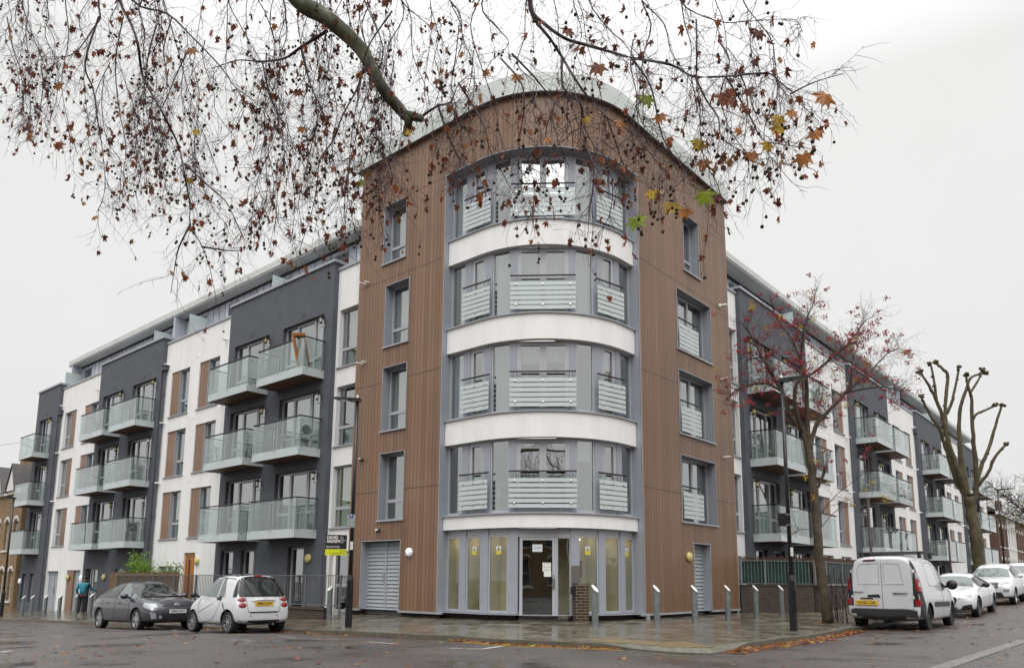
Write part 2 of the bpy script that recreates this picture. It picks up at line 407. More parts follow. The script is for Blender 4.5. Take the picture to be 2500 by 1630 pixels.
_cm = random.Random(4)
def window(F, a0, a1, z0, z1, off, parent, lights=(1,), transom=(), name='window', cur='', fw=.055, th=.07, glass=None, rm=None, base=0.0, leaf=(), dep=.9):
    """frame is the part; panes, curtain, interior are its pieces. transom: {light: height}; cur: one letter per light"""
    mb = MB(); g = 0.0015
    mb.box(a0 + g, a1 - g, off - th, off, z0 + g, z0 + fw + base, F); mb.box(a0 + g, a1 - g, off - th, off, z1 - fw, z1 - g, F)
    mb.box(a0 + g, a0 + fw, off - th, off, z0 + fw + base, z1 - fw, F); mb.box(a1 - fw, a1 - g, off - th, off, z0 + fw + base, z1 - fw, F)
    tot = sum(lights); x = a0 + fw; pan = MB(); cu = MB(); bl = MB(); wd = a1 - a0 - 2 * fw
    for i, l_ in enumerate(lights):
        x1 = x + wd * l_ / tot
        if i < len(lights) - 1: mb.box(x1 - fw * .6, x1 + fw * .6, off - th, off + .002, z0 + fw + base, z1 - fw, F)
        p0, p1 = x + (fw * .6 if i else 0), x1 - (fw * .6 if i < len(lights) - 1 else 0)
        q0, q1 = z0 + fw + base, z1 - fw
        if i in leaf:                                   # an opening leaf has its own sash
            w_ = .055
            mb.box(p0, p0 + w_, off - th + .01, off + .012, q0, q1, F); mb.box(p1 - w_, p1, off - th + .01, off + .012, q0, q1, F)
            mb.box(p0 + w_, p1 - w_, off - th + .01, off + .012, q0, q0 + w_, F); mb.box(p0 + w_, p1 - w_, off - th + .01, off + .012, q1 - w_, q1, F)
            p0 += w_; p1 -= w_; q0 += w_; q1 -= w_
        if i in dict(transom):
            tz = z0 + dict(transom)[i]; mb.box(p0, p1, off - th + .01, off + .004, tz - .05, tz + .05, F)
            pan.face([F(p0, off - .035, q0), F(p1, off - .035, q0), F(p1, off - .035, tz - .05), F(p0, off - .035, tz - .05)])
            pan.face([F(p0, off - .035, tz + .05), F(p1, off - .035, tz + .05), F(p1, off - .035, q1), F(p0, off - .035, q1)])
        else: pan.face([F(p0, off - .035, q0), F(p1, off - .035, q0), F(p1, off - .035, q1), F(p0, off - .035, q1)])
        c = cur[i] if i < len(cur) else '-'
        if c == 'c':
            n_ = max(6, int((p1 - p0) / .05))
            for k in range(n_):
                u0, u1 = p0 + (p1 - p0) * k / n_, p0 + (p1 - p0) * (k + 1) / n_; y0, y1 = off - .16 - .025 * (k % 2), off - .16 - .025 * ((k + 1) % 2)
                cu.face([F(u0, y0, z0 + .04), F(u1, y1, z0 + .04), F(u1, y1, z1 - .03), F(u0, y0, z1 - .03)])
        elif c == 'h':
            hh = _cm.uniform(.35, .8); cu.face([F(p0, off - .16, z0 + (z1 - z0) * hh), F(p1, off - .16, z0 + (z1 - z0) * hh), F(p1, off - .16, z1 - .03), F(p0, off - .16, z1 - .03)])
        elif c == 'b': bl.face([F(p0, off - .12, z0 + .03), F(p1, off - .12, z0 + .03), F(p1, off - .12, z1 - .03), F(p0, off - .12, z1 - .03)])
        x = x1
    o = mb.build(name, M_frame, parent)
    pan.build('pane', glass or G_win, o, merge=False)
    cu.build('curtain', _cm.choice((M_curtain, M_curtain, M_curt2, M_curt3, M_curt4)), o, merge=False); bl.build('blind', M_blind, o)
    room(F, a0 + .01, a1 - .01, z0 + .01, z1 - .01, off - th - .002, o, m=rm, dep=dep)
    return o

def lantern(F, a, off, z, parent, yel=True):
    mb = MB(); c = Vector(F(a, off + .17, z))
    mb.lathe(c, [(.0, .165), (.055, .15), (.15, .115), (.15, .10), (.04, .10)], 12, mi=0)
    mb.lathe(c, [(.06, -.10), (.06, -.12), (.02, -.14), (.0, -.17)], 10, mi=0)
    mb.tube([c + Vector((0, 0, -.12)), F(a, off + .17, z - .22), F(a, off + .10, z - .24), F(a, off + .0, z - .20)], .014, 6, mi=1)
    mb.lathe(F(a, off, z - .20), [(.055, 0), (.055, .02), (.02, .035)], 10, axis=Vector(F(a, off + 1, z)) - Vector(F(a, off, z)), mi=1)
    o = mb.build('wall_lantern', [M_black, M_steel], parent, smooth=False)
    g = MB(); g.lathe(c, [(.05, -.10), (.062, .0), (.056, .10)], 12)
    g.build('lamp_glass', M_yellamp if yel else M_wplastic, o, smooth=True)
def round_lamp(F, a, off, z, parent, m=None, r=.14):
    mb = MB(); ax = Vector(F(a, off + 1, z)) - Vector(F(a, off, z))
    mb.lathe(F(a, off, z), [(r, 0), (r, .05), (r * .93, .085), (r * .6, .11), (0.0001, .118)], 20, axis=ax)
    return mb.build('bulkhead_lamp', m or M_yellamp, parent, smooth=True)
def vent(F, a, off, z, parent, m, wd=.26, ht=.16):
    mb = MB()
    for k in range(3): mb.box(a - wd / 2 + k * wd / 3 + .012, a - wd / 2 + (k + 1) * wd / 3 - .012, off, off + .012, z - ht / 2, z + ht / 2, F)
    mb.box(a - wd / 2 - .02, a + wd / 2 + .02, off, off + .004, z - ht / 2 - .02, z + ht / 2 + .02, F); return mb.build('air_vent', m, parent)
def flue(F, a, off, z, parent):
    mb = MB(); mb.tube([F(a, off, z), F(a, off + .26, z)], .03, 8); mb.tube([F(a + .16, off, z + .03), F(a + .16, off + .16, z + .03)], .035, 8)
    return mb.build('flue_pipe', M_wplastic, parent, smooth=False)
def downpipe(F, a, off, z0, z1, parent, m):
    mb = MB(); mb.tube([F(a, off, z0), F(a, off, z1)], .055, 10)
    mb.box(a - .16, a + .16, off - .12, off + .12, z1, z1 + .26, F); mb.box(a - .19, a + .19, off - .14, off + .14, z1 + .20, z1 + .28, F)
    z = z0 + .7
    while z < z1: mb.lathe(F(a, off, z), [(.068, -.04), (.068, .04)], 10); z += 1.45
    return mb.build('downpipe', m, parent)

def balcony(F, a0, a1, z, bo, fo, parent, near, far_open=True, no_glass=None):
    """near: the a-value of the side seen from the corner"""
    mb = MB(); mb.box(a0 + .03, a1 - .03, bo, fo - .03, z + .02, z + .16, F)
    o = mb.build('balcony', M_wood, parent)
    sk = MB(); mid = (a0 + a1) / 2; t = .012
    for u0, u1 in ((a0, mid - .004), (mid + .004, a1)): sk.box(u0, u1, fo - t, fo, z, z + .30, F)
    sk.box(a0, a0 + t, bo, fo - t - .012, z, z + .30, F); sk.box(a1 - t, a1, bo, fo - t - .012, z, z + .30, F)
    sk.build('skirt', M_frost, o)
    def pane(x0, x1, y0, y1):
        g = MB(); g.box(x0, x1, y0, y1, z + .305, z + 1.32, F); return g.build('glass_panel', G_bal, o, merge=False)
    pane(a0, mid - .004, fo - t, fo); pane(mid + .004, a1, fo - t, fo); pane(a0, a0 + t, bo + .02, fo - t - .012); pane(a1 - t, a1, bo + .02, fo - t - .012)
    r_ = MB(); h = z + 1.375
    r_.box(a0 - .01, a1 + .01, fo - .045, fo + .012, h - .018, h + .022, F)
    r_.box(near - .022, near + .022, bo, fo - .045, h - .018, h + .022, F)
    far = a0 if near == a1 else a1
    r_.box(far - .022, far + .022, bo, fo - .045, h - .018, h + .022, F)
    r_.build('handrail', M_rail, o)
    st = MB()
    for (px, py) in ((a0 + .07, fo - .08), (a1 - .07, fo - .08), (mid, fo - .08), (a0 + .07, bo + .05), (a1 - .07, bo + .05)):
        st.tube([F(px, py, z + .16), F(px, py, h - .018)], .019, 6)
    for px in (a0 + .12, mid - .08, mid + .08, a1 - .12):
        for pz in (z + .27, z + 1.22): st.lathe(F(px, fo, pz), [(.026, -.002), (.026, .012), (.0001, .02)], 8, axis=Vector(F(px, fo + 1, pz)) - Vector(F(px, fo, pz)))
    for px in (a0, a1):
        sgn = -1 if px == a0 else 1
        for py in (fo - .13, bo + .12):
            for pz in (z + .27, z + 1.22): st.lathe(F(px, py, pz), [(.026, -.002), (.026, .012), (.0001, .02)], 8, axis=Vector(F(px + sgn, py, pz)) - Vector(F(px, py, pz)))
    st.build('balcony_post', M_steel, o)
    return o

def juliet(F, a0, a1, z0, z1, off, parent, stripes=6, zr=None):
    ax = lambda p: Vector(F(p[0], p[1] + 1, p[2])) - Vector(F(*p))
    g = MB(); g.box(a0, a1, off - .012, off, z0, z1, F); o = g.build('juliet_balcony', G_bal, parent, merge=False)
    s_ = MB(); H = z1 - z0; pitch = H / stripes
    for k in range(stripes): s_.box(a0, a1, off + .001, off + .004, z0 + k * pitch, z0 + k * pitch + pitch * .74, F)
    s_.build('frosted_stripes', M_fstripe, o)
    r_ = MB(); zr = zr or z1 + .17; r_.tube([F(a0 - .0, off - .03, zr), F(a1 + .0, off - .03, zr)], .026, 8); r_.build('handrail', M_rail, o)
    b = MB()
    for px in (a0 + .16, (a0 + a1) / 2, a1 - .16):
        for pz in (z0 + .12, z1 - .12): b.lathe(F(px, off + .004, pz), [(.03, 0), (.03, .012), (.0001, .02)], 10, axis=ax((px, off, pz)))
        if px != (a0 + a1) / 2: b.tube([F(px, off - .03, z1 - .02), F(px, off - .03, zr - .02)], .01, 6); 
    for px in (a0 + .16, a1 - .16):
        for pz in (z0 + .06, z1 - .3): b.tube([F(px, off - .012, pz), F(px, off - .14, pz)], .012, 6)
    b.build('glass_bolt', M_steel, o); return o

def shutter(F, a0, a1, z0, z1, off, parent, leaves=2):
    mb = MB(); n_ = int((z1 - z0) / .115); w_ = (a1 - a0) / leaves
    mb.box(a0, a1, off - .06, off - .045, z0, z1, F)
    for q in range(leaves):
        x0, x1 = a0 + q * w_, a0 + (q + 1) * w_
        mb.box(x0 + .002, x0 + .04, off - .045, off + .01, z0, z1, F); mb.box(x1 - .04, x1 - .002, off - .045, off + .01, z0, z1, F)
        for k in range(n_):
            za = z0 + k * (z1 - z0) / n_; zb = za + (z1 - z0) / n_ * .82
            mb.face([F(x0 + .04, off, za), F(x1 - .04, off, za), F(x1 - .04, off - .035, zb + .01), F(x0 + .04, off - .035, zb + .01)])
            mb.face([F(x0 + .04, off, za), F(x1 - .04, off, za), F(x1 - .04, off - .045, za), F(x0 + .04, off - .045, za)])
    o = mb.build('louvred_door', M_shut, parent); h = MB()
    xm = a0 + w_ * .93 if leaves > 1 else a0 + .08
    h.box(xm - .02, xm + .02, off + .011, off + .03, z0 + 1.0, z0 + 1.3, F); h.tube([F(xm, off + .03, z0 + 1.25), F(xm, off + .07, z0 + 1.25), F(xm - .12, off + .07, z0 + 1.25)], .01, 6)
    h.build('handle', M_steel, o); return o
# ------------------------------------------------------------------ ground: pavement, kerb, road
def tgrid():
    ts = [-300, -200, -120, -80]; t = -60.0
    while t < -4: ts.append(t); t += 1.0
    t = -4.0
    while t < 3: ts.append(t); t += .1
    while t < 80: ts.append(t); t += 1.0
    return ts + [90, 120, 200, 300]
TS = tgrid()
def strip(fn_o0, fn_o1, fn_z0, fn_z1, n, ts=TS):
    mb = MB()
    for i in range(len(ts) - 1):
        for k in range(n):
            q = []
            for t, kk in ((ts[i], k), (ts[i + 1], k), (ts[i + 1], k + 1), (ts[i], k + 1)):
                f = kk / n; o = fn_o0(t) * (1 - f) + fn_o1(t) * f; z = fn_z0(t) * (1 - f) + fn_z1(t) * f
                q.append(FT(t, o, z))
            mb.face(q)
    return mb
KW = .15
m, n, b, K, l = node_mat('wet_paving')
tcn = K('ShaderNodeTexCoord'); mp = K('ShaderNodeMapping'); mp.inputs['Rotation'].default_value = (0, 0, A_); l(tcn.outputs['Object'], mp.inputs[0])
br = K('ShaderNodeTexBrick'); br.inputs['Scale'].default_value = 1; br.inputs['Brick Width'].default_value = .9; br.inputs['Row Height'].default_value = .6
br.inputs['Mortar Size'].default_value = .006; br.inputs['Color1'].default_value = (.112, .098, .072, 1); br.inputs['Color2'].default_value = (.150, .134, .102, 1); br.inputs['Mortar'].default_value = (.035, .032, .028, 1)
l(mp.outputs[0], br.inputs['Vector'])
nz = K('ShaderNodeTexNoise'); nz.inputs['Scale'].default_value = 1.3; nz.inputs['Detail'].default_value = 8; nz.inputs['Roughness'].default_value = .7; l(tcn.outputs['Object'], nz.inputs['Vector'])
nf = K('ShaderNodeTexNoise'); nf.inputs['Scale'].default_value = 90; nf.inputs['Detail'].default_value = 3; l(tcn.outputs['Object'], nf.inputs['Vector'])
mr = K('ShaderNodeMapRange'); mr.inputs['From Min'].default_value = .3; mr.inputs['From Max'].default_value = .7; mr.inputs['To Min'].default_value = .74; mr.inputs['To Max'].default_value = 1.2; l(nz.outputs['Fac'], mr.inputs[0])
mm = K('ShaderNodeMixRGB'); mm.blend_type = 'MULTIPLY'; mm.inputs[0].default_value = 1; l(br.outputs['Color'], mm.inputs[1]); l(mr.outputs[0], mm.inputs[2]); l(mm.outputs[0], b.inputs['Base Color'])
rr_ = K('ShaderNodeMapRange'); rr_.inputs['From Min'].default_value = .42; rr_.inputs['From Max'].default_value = .60; rr_.inputs['To Min'].default_value = .07; rr_.inputs['To Max'].default_value = .38; l(nz.outputs['Fac'], rr_.inputs[0]); l(rr_.outputs[0], b.inputs['Roughness'])
b1 = K('ShaderNodeBump'); b1.inputs['Strength'].default_value = .5; b1.inputs['Distance'].default_value = .006; b1.invert = True; l(br.outputs['Fac'], b1.inputs['Height'])
b2 = K('ShaderNodeBump'); b2.inputs['Strength'].default_value = .12; b2.inputs['Distance'].default_value = .004; l(nf.outputs['Fac'], b2.inputs['Height']); l(b1.outputs[0], b2.inputs['Normal'])
b3 = K('ShaderNodeBump'); b3.inputs['Strength'].default_value = .25; b3.inputs['Distance'].default_value = .02; l(nz.outputs['Fac'], b3.inputs['Height']); l(b2.outputs[0], b3.inputs['Normal']); l(b3.outputs[0], b.inputs['Normal'])
M_pave = m
m, n, b, K, l = node_mat('wet_asphalt')
tcn = K('ShaderNodeTexCoord')
nz = K('ShaderNodeTexNoise'); nz.inputs['Scale'].default_value = .55; nz.inputs['Detail'].default_value = 7; nz.inputs['Roughness'].default_value = .62; l(tcn.outputs['Object'], nz.inputs['Vector'])
nf = K('ShaderNodeTexNoise'); nf.inputs['Scale'].default_value = 55; nf.inputs['Detail'].default_value = 4; nf.inputs['Roughness'].default_value = .8; l(tcn.outputs['Object'], nf.inputs['Vector'])
vo = K('ShaderNodeTexVoronoi'); vo.inputs['Scale'].default_value = 75; l(tcn.outputs['Object'], vo.inputs['Vector'])
cr = K('ShaderNodeValToRGB'); cr.color_ramp.elements[0].position = .34; cr.color_ramp.elements[0].color = (.022, .021, .021, 1); cr.color_ramp.elements[1].position = .62; cr.color_ramp.elements[1].color = (.105, .088, .082, 1)
l(nf.outputs['Fac'], cr.inputs[0])
mr = K('ShaderNodeMapRange'); mr.inputs['From Min'].default_value = .35; mr.inputs['From Max'].default_value = .65; mr.inputs['To Min'].default_value = .72; mr.inputs['To Max'].default_value = 1.3; l(nz.outputs['Fac'], mr.inputs[0])
mm = K('ShaderNodeMixRGB'); mm.blend_type = 'MULTIPLY'; mm.inputs[0].default_value = 1; l(cr.outputs[0], mm.inputs[1]); l(mr.outputs[0], mm.inputs[2]); l(mm.outputs[0], b.inputs['Base Color'])
rr_ = K('ShaderNodeMapRange'); rr_.inputs['From Min'].default_value = .38; rr_.inputs['From Max'].default_value = .50; rr_.inputs['To Min'].default_value = .12; rr_.inputs['To Max'].default_value = .46; l(nz.outputs['Fac'], rr_.inputs[0]); l(rr_.outputs[0], b.inputs['Roughness'])
b1 = K('ShaderNodeBump'); b1.inputs['Strength'].default_value = .55; b1.inputs['Distance'].default_value = .006; l(vo.outputs['Distance'], b1.inputs['Height']); l(b1.outputs[0], b.inputs['Normal'])
pr = K('ShaderNodeMapRange'); pr.inputs['From Min'].default_value = .385; pr.inputs['From Max'].default_value = .43; pr.inputs['To Min'].default_value = .10; pr.inputs['To Max'].default_value = .6; l(nz.outputs['Fac'], pr.inputs[0]); l(pr.outputs[0], b1.inputs['Strength'])
M_asph = m
M_kerb = mat('kerb_stone', (.115, .108, .082), .45, noise=.35, nscale=7, bump=.3, bscale=40)
M_mark = mat('road_paint_white', (.48, .47, .44), .5, noise=.45, nscale=18)
M_markw = mat('worn_road_paint', (.15, .145, .135), .5, noise=.6, nscale=9)
M_marky = mat('road_paint_yellow', (.52, .36, .06), .5, noise=.35, nscale=12)

road = strip(lambda t: kerb(t)[0] - .02, lambda t: kerb(t)[0] + 3, lambda t: kerb(t)[1] - .1, lambda t: kerb(t)[1] - .1 + CAMB, 4)
r2 = strip(lambda t: kerb(t)[0] + 3, lambda t: 60, lambda t: kerb(t)[1] - .1 + CAMB, lambda t: kerb(t)[1] - .1 + CAMB, 8)
n0 = len(road.v); road.v += r2.v; road.f += [tuple(i + n0 for i in f) for f in r2.f]; road.uv += r2.uv; road.mi += r2.mi
road = road.build('road', M_asph)
tag(road, kind='structure')
pav = strip(lambda t: -.6, lambda t: kerb(t)[0] - KW, zwall, lambda t: kerb(t)[1] - .002, 6).build('pavement', M_pave)
tag(pav, kind='structure')
kb = MB()
for i in range(len(TS) - 1):
    t0, t1 = TS[i], TS[i + 1]
    for fa, fb, za, zb in ((-KW, 0, 0, 0), (0, 0, 0, -.13)):
        q = []
        for t, o_, z_ in ((t0, fa, za), (t1, fa, za), (t1, fb, zb), (t0, fb, zb)):
            ko, kz = kerb(t); drop = .075 if .15 < t < .93 else (.03 if .05 < t < 1.05 else 0)
            q.append(FT(t, ko + o_, kz + z_ - drop * (1 if o_ == 0 and z_ == 0 else 0)))
        kb.face(q)
tag(kb.build('kerb', M_kerb), kind='structure')
gm = MB(); gm.box(-900, 900, -600, 1200, -3.4, -3.2)
tag(gm.build('ground', mat('ground_soil', (.06, .055, .045), .9)), kind='structure')

# ------------------------------------------------------------------ the apartment building
B = wempty('apartment_building', (1.33, 22.0, 0))
tag(B, 'corner apartment block of brown cladding, white and dark grey render with glass balconies', 'apartment block')
S_ = 1  # short name for shells
LW, LD, RW, RD = -.38, -.18, -.52, -.35
cr_ = random.Random(5)
def curs(n_, p=.45):
    k = cr_.choice('cch')
    return ''.join(k if cr_.random() < p else '-' for _ in range(n_))

# --- tower cladding
tl, tr = -8.10, 9.46                    # ends of the two tower walls
jl, jr = -3.873, 3.113                  # jambs of the curved bay
def sL(s): return .687 - s
def sR(s): return s - .687
opsL = [(sL(7.32), sL(6.17), z0, z1, .34) for z0, z1 in ((2.89, 5.0), (5.74, 7.83), (8.54, 10.64))] + [(sL(7.51), sL(6.42), 11.44, 13.5, .34), (sL(8.09), sL(6.23), .14, 2.24, .30)]
opsR = [(sR(6.19), sR(8.61), z0, z1, .36) for z0, z1 in ((2.93, 5.05), (5.76, 7.86), (8.57, 10.64))] + [(sR(6.78), sR(7.88), 11.46, 13.5, .34), (sR(6.88), sR(8.01), .14, 2.26, .30)]
c = MB(); shell(c, FT, tl, tr, .14, 15.25, 0, opsL + opsR + [(jl, jr, .14, 13.54, .42)], seg=.2)
for t in (tl, tr):                       # returns of the tower walls
    c.face([FT(t, 0, .14), FT(t, -8, .14), FT(t, -8, 15.25), FT(t, 0, 15.25)], [(0, 0), (8, 0), (8, 15), (0, 15)])
c.build('cladding', [M_clad, M_lining], B)
e_ = MB()                                # pale metal edging round the openings
for o in opsL + opsR + [(jl, jr, .14, 13.54)]:
    x0, x1, z0, z1 = o[:4]; w_ = .022; sg = 40 if x1 - x0 > 3 else 1
    e_.box(x0 - w_, x0, -.02, .016, z0, z1 + w_, FT); e_.box(x1, x1 + w_, -.02, .016, z0, z1 + w_, FT); e_.box(x0, x1, -.02, .016, z1, z1 + w_, FT, seg=sg)
e_.build('opening_trim', M_cap, B)
for o in opsL[:4] + opsR[:4]: sill = MB(); sill.box(o[0] - .06, o[1] + .06, -.30, .06, o[2] - .05, o[2] + .0, FT); sill.build('window_sill', M_cap, B)
for x0, x1 in ((tl, sL(8.09)), (sL(6.23), jl + .22), (jr - .22, sR(6.88)), (sR(8.01), tr)): fl = MB(); fl.box(x0, x1, -.2, .05, .085, .138, FT); fl.build('base_flashing', M_cap, B)
for px in (jl + .1, jr + .05): pass
fl = MB(); fl.box(jr + .02, jr + .12, .0, .10, -.02, .08, FT); fl.build('flashing_bracket', M_cap, B)
for x0, x1, o_ in ((tl, sL(8.09), -.1), (sL(6.23), jl, -.1), (jr, sR(6.88), -.1), (sR(8.01), tr, -.1)): pl = MB(); pl.box(x0, x1, o_ - .3, o_, -.5, .12, FT); pl.build('brick_plinth', M_brickD, B)
for x0, x1 in ((jl, -1.2), (.46, jr)): pl = MB(); pl.box(x0, x1, -.6, -.26, -.3, .15, FT, seg=24); pl.build('brick_plinth', M_brickD, B)
# roof band
bd = MB(); bd.box(tl - .22, tr + .08, -.5, .16, 15.23, 15.70, FT, seg=90); bd.box(tl - .25, tr + .1, -.5, .12, 15.704, 15.86, FT, seg=90)
bd.build('parapet_band', M_band, B)
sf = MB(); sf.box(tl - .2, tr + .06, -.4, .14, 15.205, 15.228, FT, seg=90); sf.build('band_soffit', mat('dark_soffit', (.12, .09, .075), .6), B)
rf = MB(); pts = [FT(t, -.3, 15.4) for t in [tl, -HALF] + [(-HALF + HALF * 2 * k / 20) for k in range(21)] + [tr]]
pts += [FT(tr, -8, 15.4), FT(tl, -8, 15.4)]
for i in range(1, len(pts) - 1): rf.face([pts[0], pts[i], pts[i + 1]])
rf.build('tower_roof', M_fascia, B)

# tower windows
for i, o in enumerate(opsL[:4]):
    window(FT, o[0], o[1], o[2], o[3], -.30, B, (1,), {0: .62}, cur=['-', 'c', 'c', 'c'][i], fw=.06)
shutter(FT, opsL[4][0], opsL[4][1], -.02, 2.22, -.24, B, 2)
for i, o in enumerate(opsR[:4]):
    if i < 3:
        window(FT, o[0], o[1], o[2], o[3], -.30, B, (.42, .62, .85), {}, cur=['-cc', '--c', 'cc-'][i], fw=.06, leaf=(1,))
        juliet(FT, o[0] + .28, o[0] + 1.66, o[2] + .12, o[2] + .98, -.08, B, zr=o[2] + 1.15)
    else: window(FT, o[0], o[1], o[2], o[3], -.30, B, (1,), {0: .6}, fw=.06)
shutter(FT, opsR[4][0], opsR[4][1], -.02, 2.24, -.24, B, 1)
round_lamp(FT, sL(5.78), 0, 1.87, B, M_whlamp, .125); round_lamp(FT, sR(6.5), 0, 1.82, B, M_yellamp, .15)
def cctv(F, a, o, z, par):
    mb = MB(); ax = Vector(F(a, o + 1, z)) - Vector(F(a, o, z))
    mb.lathe(F(a, o, z), [(.06, 0), (.06, .05), (.03, .09)], 12, axis=ax); p = Vector(F(a, o + .1, z)); d = (Vector(F(a + .3, o + .3, z - .12)) - p)
    mb.tube([p, p + d * .3], .045, 10, mi=1); mb.tube([p + d * .3, p + d * .45], .035, 10); return mb.build('security_camera', [M_black, M_wplastic], par)
cctv(FT, sL(7.27), 0, 2.57, B); cctv(FT, sL(8.25), 0, 4.92, B)
for z in (8.18, 10.98): flue(FT, sL(8.42), 0, z, B)
for z in (8.18, 5.36): flue(FT, sR(9.3), 0, z, B)
mb = MB(); ax = Vector(FT(9, 1, 0)) - Vector(FT(9, 0, 0)); mb.lathe(FT(sR(9.45), 0, 10.94), [(.09, 0), (.09, .03), (.06, .05), (.055, .22), (.03, .25), (.025, .3)], 12, axis=ax); mb.build('flue_pipe', M_wplastic, B)

# --- the curved bay
GO = -.33
for k in range(4):
    zt = [2.89, 5.73, 8.58, 11.42][k]; zb = [2.48, 4.98, 7.80, 10.62][k]
    sp = MB(); sp.box(jl + .012, jr - .012, -.36, -.17, zb, zt - .035, FT, seg=36); sp.build('spandrel', M_white, B)
    cp = MB(); cp.box(jl + .002, jr - .002, -.36, -.115, zt - .034, zt, FT, seg=36); cp.build('spandrel_coping', M_cap, B)
lin = MB(); lin.box(jl, jr, -.44, -.30, 13.50, 13.539, FT, seg=36)
lin.build('bay_soffit', M_lining, B)
bayx = [(-3.85, -3.25, 'p'), (-3.0, -2.38, 'd'), (-2.13, -1.46, 'p'), (-1.24, .45, 'D'), (.66, 1.30, 'p'), (1.60, 2.24, 'd'), (2.50, 3.09, 'p')]
curt = ['----h--', 'c-ch-c-', 'cccccc-', 'cchccch']
for k in range(4):
    zt = [2.89, 5.73, 8.58, 11.42][k] + .004; ztop = [4.975, 7.795, 10.615, 13.495][k]
    mu = MB(); xs = [jl + .002] + [v for a in bayx for v in a[:2]] + [jr - .002]
    for q in range(0, len(xs), 2): mu = MB(); mu.box(xs[q], xs[q + 1], GO - .09, GO + .02, zt, ztop, FT, seg=2); mu.build('bay_mullion', M_lining, B)
    for q, (x0, x1, ty) in enumerate(bayx):
        c0, c1 = Vector(FT(x0, GO, 0)), Vector(FT(x1, GO, 0)); d_ = (c1 - c0); ln = d_.length; d_ /= ln; nn = Vector((d_.y, -d_.x, 0))
        if nn.dot(Vector(FT((x0 + x1) / 2, 1, 0)) - Vector(FT((x0 + x1) / 2, 0, 0))) < 0: nn = -nn
        CF = lambda a, o, z, c0=c0, d_=d_, nn=nn: ((c0 + d_ * a + nn * o).x, (c0 + d_ * a + nn * o).y, z)
        cu = curt[k][q]
        if ty == 'D': window(CF, 0, ln, zt + .0, ztop, 0, B, (1, 1), {}, name='bay_door', cur=cu + cu, fw=.07, leaf=(0, 1))
        elif ty == 'd': window(CF, 0, ln, zt, ztop, 0, B, (1,), {}, name='bay_door', cur=cu, fw=.07, leaf=(0,))
        else: window(CF, 0, ln, zt, ztop, 0, B, (1,), {}, name='bay_window', cur=cu, fw=.045, base=.04)
    zf = zt
    for (x0, x1) in ((-3.22, -2.10), (-1.40, .60), (1.33, 2.50)):
        c0, c1 = Vector(FT(x0, -.14, 0)), Vector(FT(x1, -.14, 0)); d_ = (c1 - c0); ln = d_.length; d_ /= ln; nn = Vector((d_.y, -d_.x, 0))
        if nn.dot(Vector(FT((x0 + x1) / 2, 1, 0)) - Vector(FT((x0 + x1) / 2, 0, 0))) < 0: nn = -nn
        CF = lambda a, o, z, c0=c0, d_=d_, nn=nn: ((c0 + d_ * a + nn * o).x, (c0 + d_ * a + nn * o).y, z)
        juliet(CF, 0, ln, zf + .13, zf + .985, 0, B, zr=zf + 1.15)
# ground floor of the bay
gx = [(-3.82, -3.30), (-3.05, -2.47), (-2.17, -1.48), (.70, 1.40), (1.65, 2.35), (2.60, 3.08)]
mu = MB(); xs = [jl + .002, -3.82, -3.30, -3.05, -2.47, -2.17, -1.48, -1.16, .46, .70, 1.40, 1.65, 2.35, 2.60, 3.08, jr - .002]
for q in range(0, len(xs), 2): mu = MB(); mu.box(xs[q], xs[q + 1], GO - .09, GO + .03, .155, 2.478, FT, seg=2); mu.build('bay_mullion', M_lining, B)
for xa, xb in ((jl, -1.2), (.46, jr)): mu = MB(); mu.box(xa, xb, GO - .03, GO + .05, .15, .19, FT, seg=16); mu.build('bay_sill', M_lining, B)
def chordF(x0, x1, off):
    c0, c1 = Vector(FT(x0, off, 0)), Vector(FT(x1, off, 0)); d_ = (c1 - c0); ln = d_.length; d_ /= ln; nn = Vector((d_.y, -d_.x, 0))
    if nn.dot(Vector(FT((x0 + x1) / 2, 1, 0)) - Vector(FT((x0 + x1) / 2, 0, 0))) < 0: nn = -nn
    return (lambda a, o, z: ((c0 + d_ * a + nn * o).x, (c0 + d_ * a + nn * o).y, z)), ln
lob = []
for x0, x1 in gx:
    CF, ln = chordF(x0, x1, GO)
    lob.append((CF, ln, window(CF, 0, ln, .192, 2.28, 0, B, (1,), {}, name='lobby_window', fw=.04, glass=G_lobby, rm=M_lobby, dep=.62)))
    t_ = MB(); t_.box(.002, ln - .002, -.06, -.01, 2.282, 2.476, CF); t_.box(.03, ln - .03, -.01, -.004, 2.31, 2.45, CF); t_.build('transom_panel', M_frame, B)
CF, ln = chordF(-1.16, .46, GO)
dw = ln * .725
t_ = MB(); t_.box(.002, dw - .02, -.06, -.01, 2.282, 2.476, CF); t_.box(dw + .02, ln - .002, -.06, -.01, 2.282, 2.476, CF); t_.box(dw - .02, dw + .02, -.08, .01, 0.0, 2.476, CF); t_.box(0, ln, -.08, .01, 2.235, 2.28, CF)
t_.build('transom_panel', M_frame, B)
window(CF, dw + .022, ln - .002, .02, 2.232, 0, B, (1,), {}, name='lobby_window', fw=.03, glass=G_lobby, rm=M_lobby, dep=.9)
door = window(CF, .04, dw - .022, .015, 2.232, -.005, B, (1,), {}, name='entrance_door', fw=.085, glass=glass_mat('door_glass', (.5, .52, .51), .16), rm=M_room, dep=.9)
h_ = MB(); h_.box(dw - .105, dw - .045, .0, .05, .86, 1.12, CF); h_.tube([CF(dw - .075, .05, 1.18), CF(dw - .075, .09, 1.18)], .022, 8); h_.box(.0, dw, -.05, .03, .0, .014, CF); h_.build('door_handle', M_steel, door)
